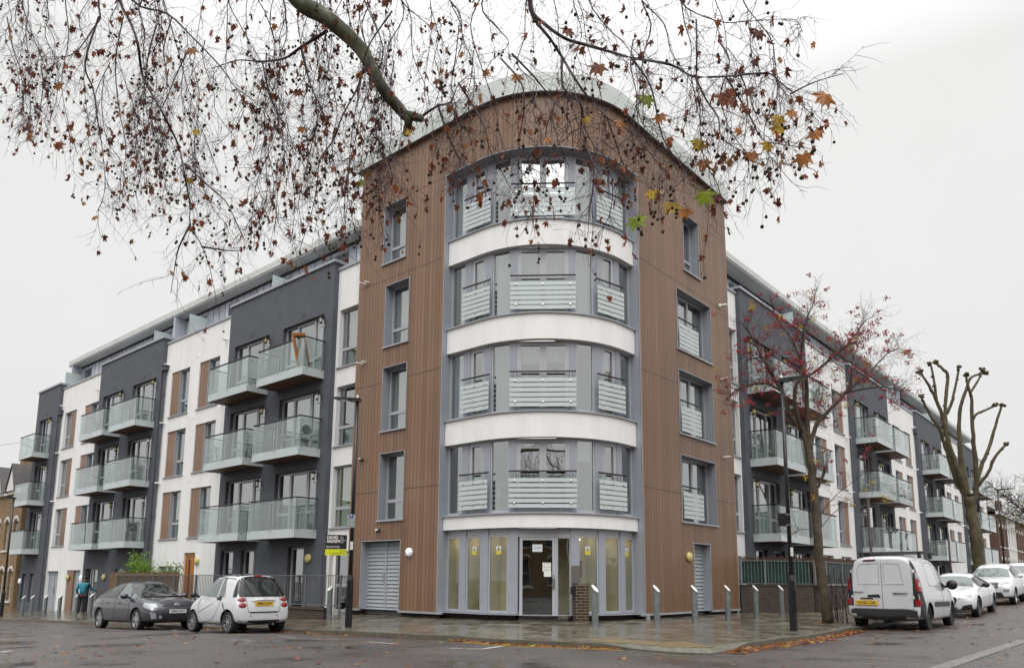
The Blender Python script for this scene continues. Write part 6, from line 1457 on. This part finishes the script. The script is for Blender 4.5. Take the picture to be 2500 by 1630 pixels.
BR = [ # (start radius, [(x, y) in the reference picture]) -- followed in depth by D_at
 (.030, [(801, 74), (735, 116), (698, 142), (641, 152), (578, 150), (530, 165)]),
 (.034, [(294, 0), (315, 52), (336, 105), (349, 179), (368, 226), (399, 278), (436, 357), (452, 431), (465, 499), (467, 551), (491, 599), (515, 655), (520, 690)]),
 (.018, [(452, 399), (504, 446), (551, 494), (578, 541), (596, 590)]), (.012, [(491, 599), (557, 609), (596, 607)]), (.012, [(467, 551), (440, 600), (428, 650), (420, 715)]),
 (.028, [(242, 0), (244, 42), (226, 73), (184, 126), (140, 140), (90, 150)]), (.020, [(244, 42), (210, 158), (226, 221), (242, 294), (252, 368), (257, 462), (239, 520)]),
 (.026, [(326, 0), (410, 32), (473, 95), (536, 163), (578, 210), (625, 255), (655, 300)]), (.018, [(893, 158), (872, 221), (835, 284), (819, 336), (783, 389), (772, 452), (762, 520), (745, 570), (735, 610)]),
 (.022, [(1029, 289), (1071, 257), (1103, 247), (1119, 205), (1150, 180)]), (.022, [(1071, 257), (1090, 320), (1125, 390), (1170, 430), (1190, 480)]),
 (.034, [(1297, 16), (1329, 58), (1381, 95), (1429, 110), (1486, 126), (1544, 142), (1639, 158), (1696, 184), (1775, 189), (1870, 181), (1901, 200), (1933, 228), (1964, 263), (2001, 299)]),
 (.008, [(1933, 228), (1985, 202), (2059, 179)]),
 (.032, [(1297, 21), (1345, 95), (1376, 147), (1408, 200), (1444, 252), (1476, 284), (1500, 330), (1523, 399), (1545, 450)]), (.022, [(1376, 142), (1376, 210), (1418, 257), (1429, 310), (1460, 383), (1450, 452), (1440, 520)]),
 (.016, [(1544, 142), (1586, 210), (1618, 336), (1670, 410), (1691, 452), (1735, 470)]), (.016, [(1696, 184), (1723, 242), (1754, 289), (1765, 336), (1817, 373), (1854, 404)]), (.014, [(1775, 189), (1828, 278), (1859, 336), (1901, 352), (1959, 360)]),
 (.014, [(1660, 0), (1749, 53), (1828, 50), (1933, 45), (1959, 79)]), (.018, [(1250, 131), (1303, 189), (1355, 247), (1392, 294), (1400, 370)]), (.018, [(977, 0), (1019, 42), (1060, 70), (1082, 95)]), (.020, [(1176, 10), (1213, 68), (1240, 105), (1200, 150)]),
 (.014, [(985, 20), (950, 110), (935, 200), (900, 300), (885, 400), (890, 480)]), (.014, [(1000, 20), (1010, 130), (1040, 220), (1060, 330), (1090, 420)]), (.014, [(960, 30), (900, 120), (880, 200), (860, 330), (850, 450), (845, 520)]),
 (.016, [(60, -20), (80, 80), (110, 160), (120, 240), (110, 300)]), (.016, [(160, -20), (170, 90), (150, 200), (165, 300), (190, 380)]), (.014, [(20, 40), (35, 120), (60, 200), (50, 270)]),
 (.016, [(390, -20), (430, 100), (455, 200), (480, 290), (510, 350), (530, 420)]), (.014, [(560, -20), (590, 70), (640, 150), (680, 230), (700, 300), (720, 380)]), (.014, [(640, 152), (660, 240), (700, 330), (690, 400)]),
 (.016, [(1180, -20), (1150, 60), (1170, 150), (1210, 260), (1230, 360), (1280, 430)]), (.015, [(1440, -20), (1480, 60), (1530, 110), (1560, 180), (1560, 280), (1600, 330)]), (.014, [(1560, -20), (1620, 60), (1640, 130), (1690, 200), (1700, 280)]),
 (.014, [(460, 120), (430, 190), (400, 260), (350, 330), (330, 420)]), (.014, [(300, 40), (280, 150), (290, 260), (310, 360), (300, 450), (330, 520)]), (.012, [(735, 116), (760, 210), (800, 300), (790, 390)]),
 (.014, [(1476, 284), (1540, 320), (1600, 390), (1640, 440)]), (.014, [(1355, 247), (1330, 330), (1350, 420)]), (.012, [(1119, 205), (1180, 300), (1200, 370), (1240, 450)])]
ENV = [(0, 330), (100, 380), (200, 510), (300, 600), (400, 680), (500, 690), (600, 600), (640, 430), (700, 620), (780, 620), (850, 590), (920, 640), (1000, 400), (1100, 470), (1300, 560), (1450, 600), (1600, 560), (1700, 490), (1800, 400), (1900, 390), (1990, 300)]
def env(x):
    for i in range(len(ENV) - 1):
        if ENV[i][0] <= x <= ENV[i + 1][0]: return ENV[i][1] + (ENV[i + 1][1] - ENV[i][1]) * (x - ENV[i][0]) / (ENV[i + 1][0] - ENV[i][0])
    return 300
for k in range(66):
    x = rg.uniform(0, 1860); x = x if not 1000 < x < 1450 else (x if rg.random() < .55 else rg.uniform(0, 900)); y = rg.choice((-20, -20, rg.uniform(20, 200))); y1 = env(x) * rg.uniform(.45, .97); P_ = [(x, y)]
    while y < y1: y += rg.uniform(45, 80); x += rg.gauss(4 if x > 1000 else 0, 16); P_.append((x, y))
    if len(P_) > 1: BR.append((rg.uniform(.005, .009), P_))
tw = MB(); ends = []; bb = MB()
for bi, (r0, P_) in enumerate(BR):
    r0 *= .62 if r0 > .012 else 1
    dj = rg.uniform(-.5, .5) * (0 if r0 > .028 else 1)
    pts = [A(x + rg.uniform(-3, 3), y + rg.uniform(-3, 3), dj + .12 * i * rg.uniform(-1, 1)) for i, (x, y) in enumerate(P_)]
    if P_[0][1] <= 21: h = min(hubs, key=lambda q: (q - pts[0]).length); pts = [h, h.lerp(pts[0], .6) + Vector((0, 0, .15))] + pts
    sp_ = smooth_path(pts, 4); N_ = len(sp_)
    bb.tube(sp_, [max(.0035, r0 * (1 - .88 * i / N_)) for i in range(N_)], 6, cap=False)
    acc = 0
    for i in range(1, N_):
        seg = sp_[i] - sp_[i - 1]; acc += seg.length
        while acc > .125:
            acc -= .125; p = sp_[i - 1].lerp(sp_[i], rg.random()); d = (seg.normalized() * .7 + perp(seg.normalized(), rg) * .8 + Vector((0, 0, -.25))).normalized()
            ln = rg.uniform(.22, .75) * (1 if r0 > .009 else .62); pp, dd_ = twig(tw, p, d, ln, .0030, rg, droop=.13, wig=.45, n_=5, out=ends)
            for q in pp[1:]:
                if rg.random() < .72: ppp, _ = twig(tw, q, dd_ + perp(dd_, rg) * .9, rg.uniform(.07, .26), .0021, rg, .06, .5, 3, out=ends)
                if rg.random() < .5: twig(tw, q, dd_ + perp(dd_, rg) * 1.2, rg.uniform(.015, .05), .0025, rg, 0, .3, 1)
    ends.append((sp_[-1], (sp_[-1] - sp_[-2]).normalized()))
M_tw2 = mat('red_brown_twig', (.062, .026, .030), .6)
bb.build('branches', M_tw, T, smooth=True, merge=False); tw.build('twigs', M_tw2, T, merge=False)
lf = MB(); sd = MB()
LM = [L_brown, L_rust, L_orange, L_yellow, L_green, L_tan]
def pxof(p):
    v = p - Vector((0, 0, EYE)); zc = v.y * math.cos(PITCH) + v.z * math.sin(PITCH); return 1250.67 + FPX * v.x / zc
for (p, d) in ends:
    u = rg.random(); x = pxof(p); yel = .25 if x > 1550 else .04
    if u < .10:
        q = p + Vector((rg.uniform(-.01, .01), 0, -rg.uniform(.02, .06))); tw2 = MB(); mi = 0 if rg.random() < .45 else (1 if rg.random() < .75 else (5 if rg.random() < .5 else 2))
        lf.tube([p, q], .0015, 3, mi=0, cap=False); leaf(lf, q, Vector((rg.uniform(-.5, .5), rg.uniform(-.5, .5), -1)), rg.uniform(.065, .14), rg, mi, rg.uniform(.4, 1.1))
    elif u < .158:
        for k in range(rg.choice((1, 1, 2, 2, 3))):
            q = p + Vector((rg.uniform(-.02, .02), rg.uniform(-.02, .02), -rg.uniform(.05, .14) - .03 * k)); sd.tube([p, q], .0011, 3, cap=False); sd.sphere(q - Vector((0, 0, .012)), rg.uniform(.013, .0165), 7, 5)
for (x, y, sz, mi) in [(2020, 238, .22, 2), (1905, 290, .17, 3), (1930, 275, .15, 2), (1903, 312, .16, 3), (1985, 327, .16, 2), (1712, 350, .18, 3), (1718, 397, .16, 2), (1835, 377, .16, 2), (1957, 383, .20, 2), (1877, 352, .15, 3), (1595, 470, .17, 3), (1643, 503, .19, 3), (1676, 515, .16, 2), (1720, 475, .22, 4), (1549, 538, .22, 4), (1582, 240, .20, 4),
                       (875, 448, .14, 4), (470, 126, .17, 2), (478, 322, .12, 3), (1000, 323, .13, 3), (1428, 292, .14, 3), (1775, 240, .19, 1), (1795, 250, .15, 1), (1465, 165, .22, 1), (140, 212, .17, 2), (145, 355, .18, 1), (727, 225, .15, 1), (740, 316, .15, 2), (1390, 75, .16, 1), (1267, 188, .15, 2), (1855, 80, .16, 0), (462, 441, .14, 3), (1610, 285, .16, 2), (1520, 300, .15, 2), (1780, 225, .15, 1), (1825, 222, .13, 1)]:
    p = A(x, y - sz * 60, -.1); near = min(ends, key=lambda e_: (e_[0] - p).length)[0]; lf.tube([near, near.lerp(p, .6) + Vector((0, 0, .02)), p], .0016, 3, mi=0, cap=False)
    v = rg.uniform(-.45, .45); dd_ = Vector((v, rg.uniform(-.15, .15), -1)).normalized(); nrm = Vector((rg.uniform(-.35, .35), -1, rg.uniform(-.2, .2)))
    s_ = dd_.cross(nrm).normalized(); n2 = s_.cross(dd_); c = p; pts = []
    for (lx, ly) in LOBE: pts.append(c + (s_ * lx + dd_ * (ly * .8 + .3) + n2 * (-abs(lx) * .25 + rg.uniform(-.05, .05))) * sz * .62)
    for i in range(len(pts)): lf.face([c + dd_ * sz * .15, pts[i], pts[(i + 1) % len(pts)]], None, mi)
lf.build('leaves', LM, T, merge=False); sd.build('seed_balls', mat('seed_ball_brown', (.055, .036, .018), .9, bump=.5, bscale=300), T, smooth=True, merge=False)

def px_tree(name, base, lab, D, limbs, barkm, cat='tree', knobs=False, group=None):
    T_ = wempty(name, tuple(base)); tag(T_, lab, cat, group); mb = MB(); ends = []; paths = []
    for (r0, r1, P_) in limbs:
        pts = [(atD(x, y, D + dz)) for (x, y, dz) in P_]; sp_ = smooth_path(pts, 4); n_ = len(sp_); paths.append((sp_, r0, r1))
        o = MB(); o.tube([q + Vector((rg.gauss(0, 1), rg.gauss(0, 1), rg.gauss(0, 1))) * r0 * .09 for q in sp_], [(r0 + (r1 - r0) * i / (n_ - 1)) * rg.uniform(.93, 1.08) for i in range(n_)], 10)
        if knobs and r1 < .12 and len(P_) > 2:
            for k in range(5): c = sp_[-1] + Vector((rg.uniform(-.12, .12), rg.uniform(-.1, .1), rg.uniform(-.02, .14))); o.sphere(c, rg.uniform(.06, .11), 7, 5, (1, 1, .9))
            for k in range(6): i = rg.randrange(3, n_ - 1); o.sphere(sp_[i] + Vector((rg.uniform(-1, 1), rg.uniform(-1, 1), 0)) * r1 * 1.1, rg.uniform(.04, .08), 6, 4)
        o.build('trunk' if len(paths) == 1 else 'limb', barkm, T_, smooth=True); ends.append((sp_[-1], (sp_[-1] - sp_[-3]).normalized()))
    return T_, paths
M_mossy = mat('mossy_bark', (.075, .055, .035), .85, noise=.5, nscale=6, bump=.6, bscale=18); M_moss = mat('green_mossy_bark', (.080, .066, .034), .9, noise=.55, nscale=3.5, bump=.6, bscale=14)
PR_ = onG(2022, 1520); D_ = PR_.y
rb = [(.145, .10, [(2022, 1520, 0), (2012, 1430, 0), (2000, 1340, 0), (1992, 1240, 0), (1984, 1150, 0), (1973, 1096, 0)]), (.085, .045, [(1980, 1120, 0), (1962, 1057, 0), (1948, 1035, .1), (1927, 1004, .2), (1909, 954, .3), (1888, 919, .4), (1870, 883, .5)]),
      (.075, .035, [(1975, 1096, 0), (1973, 1043, 0), (1971, 990, -.1), (1969, 926, -.2), (1955, 884, -.2), (1962, 830, -.3), (1962, 798, -.3)]), (.06, .03, [(1960, 1057, 0), (1945, 1004, -.3), (1941, 954, -.5), (1955, 926, -.6), (1983, 912, -.6), (2019, 884, -.7), (2040, 855, -.8)]),
      (.08, .03, [(1985, 1150, 0), (1980, 1090, .1), (1991, 1043, .2), (2019, 1008, .3), (2054, 972, .4), (2076, 937, .5), (2079, 905, .5)]), (.035, .012, [(2060, 965, .4), (2111, 919, .6), (2140, 891, .7), (2168, 862, .8), (2195, 850, .9)]), (.03, .012, [(2066, 958, .4), (2143, 944, .2), (2175, 947, .1), (2200, 955, 0)]),
      (.04, .012, [(1913, 958, .3), (1877, 937, .2), (1842, 937, .1), (1806, 947, 0), (1781, 965, 0)]), (.03, .012, [(1888, 919, .4), (1860, 870, .2), (1835, 820, .1), (1815, 790, 0)]), (.03, .012, [(1955, 884, -.2), (1935, 830, 0), (1905, 790, .2), (1890, 760, .3)]), (.03, .012, [(2019, 884, -.7), (2060, 850, -.9), (2090, 815, -1), (2115, 780, -1)]),
      (.03, .010, [(1962, 798, -.3), (1975, 765, -.3), (1990, 735, -.2)]), (.04, .045, [(1998, 1190, 0), (2010, 1160, -.1), (2018, 1135, -.1)]), (.014, .006, [(2000, 1260, 0), (2040, 1210, -.2), (2090, 1170, -.3), (2130, 1140, -.4)]), (.012, .005, [(1995, 1240, 0), (1960, 1210, -.2), (1920, 1180, -.2)]), (.012, .005, [(2003, 1290, 0), (2050, 1240, .2), (2100, 1235, .3), (2140, 1225, .3)]), (.012, .005, [(1998, 1300, 0), (1960, 1290, -.3), (1925, 1310, -.4)]),
      (.02, .008, [(2079, 905, .5), (2085, 870, .5), (2100, 830, .6)]), (.014, .005, [(1870, 883, .5), (1850, 880, .5), (1830, 860, .5)])]
TR, paths = px_tree('berry_tree', PR_, 'small bare rowan tree with red berries in front of the green-netted fence', D_, rb, M_mossy)
tw = MB(); ends = []
for pi_, (sp_, r0, r1) in enumerate(paths[1:]):
    low = pi_ >= 11 and pi_ <= 15
    for i in range(2, len(sp_)):
        for _ in range(3 if not low else 1):
            if i < len(sp_) * .3 and r0 > .05: continue
            seg = (sp_[i] - sp_[i - 1]); d = seg.normalized() * .7 + perp(seg.normalized(), rg) + Vector((0, 0, .25)); pp, dd_ = twig(tw, sp_[i], d, rg.uniform(.35, .9), .006, rg, -.02, .5, 5, 3, out=ends)
            for q in pp[1:]:
                for _2 in range(2): twig(tw, q, dd_ + perp(dd_, rg), rg.uniform(.12, .35), .0032, rg, 0, .6, 3, out=ends)
tw.build('twigs', mat('red_brown_twig'), TR, merge=False); be = MB(); lf = MB()
for (p, d) in ends:
    u = rg.random(); hi = p.z > 4.2
    if hi and u < .075:
        for k in range(rg.randint(8, 18)): be.sphere(p + Vector((rg.gauss(0, .045), rg.gauss(0, .045), rg.gauss(-.02, .035))), .017, 5, 4)
    elif u > (.992 if hi else .96):
        for k in range(5): foliage(lf, p - Vector((0, 0, .05)), .07, .1, 3, .10, rg=rg)
be.build('berries', mat('red_berry', (.30, .006, .02), .35), TR, smooth=True, merge=False); lf.build('leaves', L_yellow, TR, merge=False)
# low shoots at its foot
sh = MB()
for k in range(16): a = PR_ + Vector((.25 + rg.uniform(-.15, .3), rg.uniform(-.2, .2), 0)); sh.tube([a, a + Vector((rg.uniform(-.1, .1), 0, .6)), a + Vector((rg.uniform(-.2, .3), 0, rg.uniform(.9, 1.7)))], .008, 4)
o = sh.build('suckers', M_tw, TR)
# --- pollarded plane
P2 = Vector(FRw(27.5, 4.3, 0)); D_ = P2.y; q = atD(2394, 1385, D_); P2.x = q.x; P2.z = gz(P2)
pl_ = [(.30, .24, [(2398, 1455, 0), (2396, 1400, 0), (2388, 1340, 0), (2378, 1285, 0), (2371, 1240, 0), (2366, 1215, 0)]), (.14, .045, [(2366, 1225, 0), (2355, 1205, 0), (2337, 1178, .1), (2321, 1127, .2), (2306, 1081, .3), (2296, 1050, .3), (2274, 1018, .4), (2256, 983, .4), (2249, 969, .4)]),
       (.155, .045, [(2362, 1210, 0), (2344, 1160, -.2), (2324, 1107, -.3), (2310, 1054, -.4), (2299, 1008, -.5), (2285, 972, -.5), (2264, 933, -.6), (2246, 908, -.6)]), (.07, .045, [(2287, 975, -.5), (2281, 930, -.5), (2274, 891, -.5)]), (.09, .06, [(2312, 1060, -.4), (2308, 990, -.2), (2315, 919, -.1), (2303, 901, -.1), (2288, 887, 0)]),
       (.13, .045, [(2366, 1215, 0), (2349, 1140, .3), (2344, 1076, .4), (2343, 1008, .5), (2359, 954, .5), (2373, 919, .6), (2409, 912, .6)]), (.08, .05, [(2312, 1010, .1), (2325, 980, .1), (2331, 954, .1), (2342, 901, .1)]), (.14, .045, [(2371, 1235, 0), (2383, 1204, -.1), (2383, 1127, -.3), (2376, 1063, -.4), (2373, 979, -.4), (2363, 937, -.5), (2359, 915, -.5)]),
       (.11, .05, [(2380, 1195, -.1), (2391, 1153, .2), (2409, 1107, .3), (2424, 1065, .4), (2436, 1020, .4), (2446, 990, .4)]), (.07, .045, [(2374, 1030, -.4), (2382, 1013, -.5), (2400, 1003, -.6), (2430, 990, -.6)]), (.09, .05, [(2388, 1185, -.1), (2414, 1153, -.4), (2424, 1125, -.5), (2445, 1096, -.6), (2457, 1085, -.6)]), (.06, .04, [(2368, 960, -.5), (2385, 935, -.5), (2400, 905, -.4)]), (.06, .04, [(2345, 1076, .4), (2320, 1060, .6), (2304, 1045, .7)])]
px_tree('pollarded_tree', P2, 'pollarded street tree with mossy knuckled limbs behind the parked white SUV', D_, pl_, M_moss, knobs=True)
# --- fine tree at the right edge
P3 = Vector(FRw(46, 5.0, 0)); P3.x = atD(2555, 1400, P3.y).x; P3.z = gz(P3); T3 = wempty('street_tree', tuple(P3)); tag(T3, 'thin street tree with last yellow-green leaves at the right edge', 'tree'); mb = MB(); hd = P3 + Vector((0, 0, 4.2)); mb.tube([P3, P3 + Vector((0, 0, 2)), hd], [.18, .15, .12], 10); mb.build('trunk', M_mossy, T3, smooth=True)
tw = MB(); ends = []
for k in range(14):
    a = 6.283 * k / 14; d = Vector((math.cos(a) * .9, math.sin(a) * .9, rg.uniform(.5, 1.6))); pp, dd_ = twig(tw, hd, d, rg.uniform(2.8, 4.6), .05, rg, -.01, .25, 8, 5)
    for q in pp[2:]:
        for _ in range(5):
            p2, d2 = twig(tw, q, dd_ * .6 + perp(dd_, rg), rg.uniform(.7, 1.6), .018, rg, .0, .4, 4, 3, out=ends)
            for q2 in p2[1:]: twig(tw, q2, d2 + perp(d2, rg), rg.uniform(.3, .7), .009, rg, 0, .4, 3, 3, out=ends)
tw.build('branches', M_tw, T3, merge=False); lf = MB()
for (p, d) in ends:
    if rg.random() < (.5 if p.z < hd.z + 1.2 else .12): foliage(lf, p, .12, .15, 3, .15, rg=rg)
lf.build('leaves', L_green, T3, merge=False)
# --- reflected trees behind the viewer
for i, (x, y) in enumerate([(9, -9), (20, -6), (-16, -10)]):
    p = Vector((x, y, gz((x, y)))); T4 = wempty('bare_tree', tuple(p)); tag(T4, 'bare street tree across the road, seen only as a reflection', 'tree', 'reflected bare trees'); tw = MB(); hd = p + Vector((0, 0, 4)); tw.tube([p, hd], [.3, .22], 8)
    for k in range(12):
        a = 6.283 * k / 12; pp, dd_ = twig(tw, hd, Vector((math.cos(a), math.sin(a), rg.uniform(.7, 2.5))), rg.uniform(5, 8), .09, rg, -.01, .3, 7, 4)
        for q in pp[1:]:
            for _ in range(4): p2, d2 = twig(tw, q, dd_ * .5 + perp(dd_, rg), rg.uniform(1.2, 2.8), .03, rg, .02, .4, 4, 3); [twig(tw, q2, d2 + perp(d2, rg), rg.uniform(.5, 1.3), .014, rg, .05, .4, 3, 3) for q2 in p2[1:]]
    tw.build('trunk_and_branches', M_tw, T4, merge=False)

# ------------------------------------------------------------------ fallen leaves
fl_ = MB(); rf_ = random.Random(3)
def flat_leaf(x, y, sz, road_=None):
    z = gz((x, y)) + .008 + rf_.random() * .012; a = rf_.random() * 6.283; tl_ = rf_.uniform(-.35, .35); tl2 = rf_.uniform(-.35, .35); cu = rf_.uniform(0, .6); mi = rf_.choices(range(6), (.24, .34, .18, .05, .02, .17))[0]; pts = []
    ex = .6 + rf_.random() * .4
    for (lx, ly) in LOBE:
        u, v = lx * ex * sz * .55, ly * sz * .55; X_ = math.cos(a) * u - math.sin(a) * v; Y_ = math.sin(a) * u + math.cos(a) * v; pts.append((x + X_, y + Y_, z + max(-.006, u * tl_ + v * tl2 + cu * (lx * lx + ly * ly) * sz * .22)))
    for i in range(len(pts)): fl_.face([(x, y, z), pts[i], pts[(i + 1) % len(pts)]], None, mi)
def kp(t, o): ko, kz = kerb(t); p = FT(t, ko + o, 0); return p[0], p[1]
for _ in range(900): t = .72 + 4.2 * rf_.random() ** 1.25; flat_leaf(*kp(t, .04 + .50 * rf_.random() ** 1.6 * (1.2 if t < 2.2 else .7)), rf_.uniform(.07, .15))
for _ in range(420): t = -1.15 + 1.25 * rf_.random(); flat_leaf(*kp(t, .03 + .28 * rf_.random() ** 2), rf_.uniform(.06, .13))
for _ in range(260): t = -9 + 8 * rf_.random(); flat_leaf(*kp(t, .03 + .22 * rf_.random() ** 2), rf_.uniform(.06, .13))
for _ in range(260): t = -28 + 19 * rf_.random(); flat_leaf(*kp(t, .04 + .3 * rf_.random()), rf_.uniform(.06, .14))
for _ in range(500): t = 5 + 20 * rf_.random(); flat_leaf(*kp(t, .04 + 2.2 * rf_.random() ** 1.3), rf_.uniform(.06, .14))
for _ in range(620):
    x = rf_.uniform(-15, 15); y = rf_.uniform(9.5, 22); t_, o_ = to_t((x, y))
    if o_ > kerb(t_)[0] + .1: flat_leaf(x, y, rf_.uniform(.05, .14))
for _ in range(120): x = rf_.uniform(-9.5, -6); y = rf_.uniform(10.5, 13.5); flat_leaf(x, y, rf_.uniform(.05, .10))
for _ in range(70):
    t = rf_.uniform(-14, 10); ko = kerb(t)[0]; p = FT(t, rf_.uniform(.3, ko - .2), 0); flat_leaf(p[0], p[1], rf_.uniform(.05, .12))
for _ in range(70): p = PR_ + Vector((rf_.gauss(.3, .5), rf_.gauss(0, .3), 0)); flat_leaf(p.x, p.y, rf_.uniform(.06, .12))
tag(fl_.build('fallen_leaves', LM, None, merge=False), 'wet fallen leaves drifted along the kerb and scattered on the road', 'leaf litter', kind='stuff')
# ivy behind the far left railing, overhead wire
iv = MB(); 
for _ in range(16): foliage(iv, FLw(rnd.uniform(42, 48), rnd.uniform(1.0, 1.8), -1.2), .5, rnd.uniform(.5, 1.3), 90, .13)
tag(iv.build('ivy_hedge', L_ivy, None, merge=False), 'low dark ivy hedge behind the far left railing', 'hedge')
r_ = wempty('railing', FLw(44, 2.2, -1)); tag(r_, 'short grey railing at the far left edge in front of the ivy', 'railing'); mb = MB(); s_ = 41.6
while s_ < 50: mb.box(s_, s_ + .02, 2.19, 2.21, -1.1, .1, FLw); s_ += .13
mb.box(41.5, 50, 2.18, 2.22, .08, .12, FLw); mb.build('bars', M_railing, r_); mb = MB(); mb.box(41.5, 50, 2.1, 2.3, -1.6, -1.0, FLw); mb.build('kerb_wall', M_brickD, r_)
mb = MB(); a = Vector(FLw(41, 0, 9.4)); b_ = a + Vector((-12, -9, -3.4)); mb.tube([a, a.lerp(b_, .5) - Vector((0, 0, .5)), b_], .012, 4); tag(mb.build('overhead_wire', M_railing), 'thin overhead wire running left from the far end of the block', 'wire')
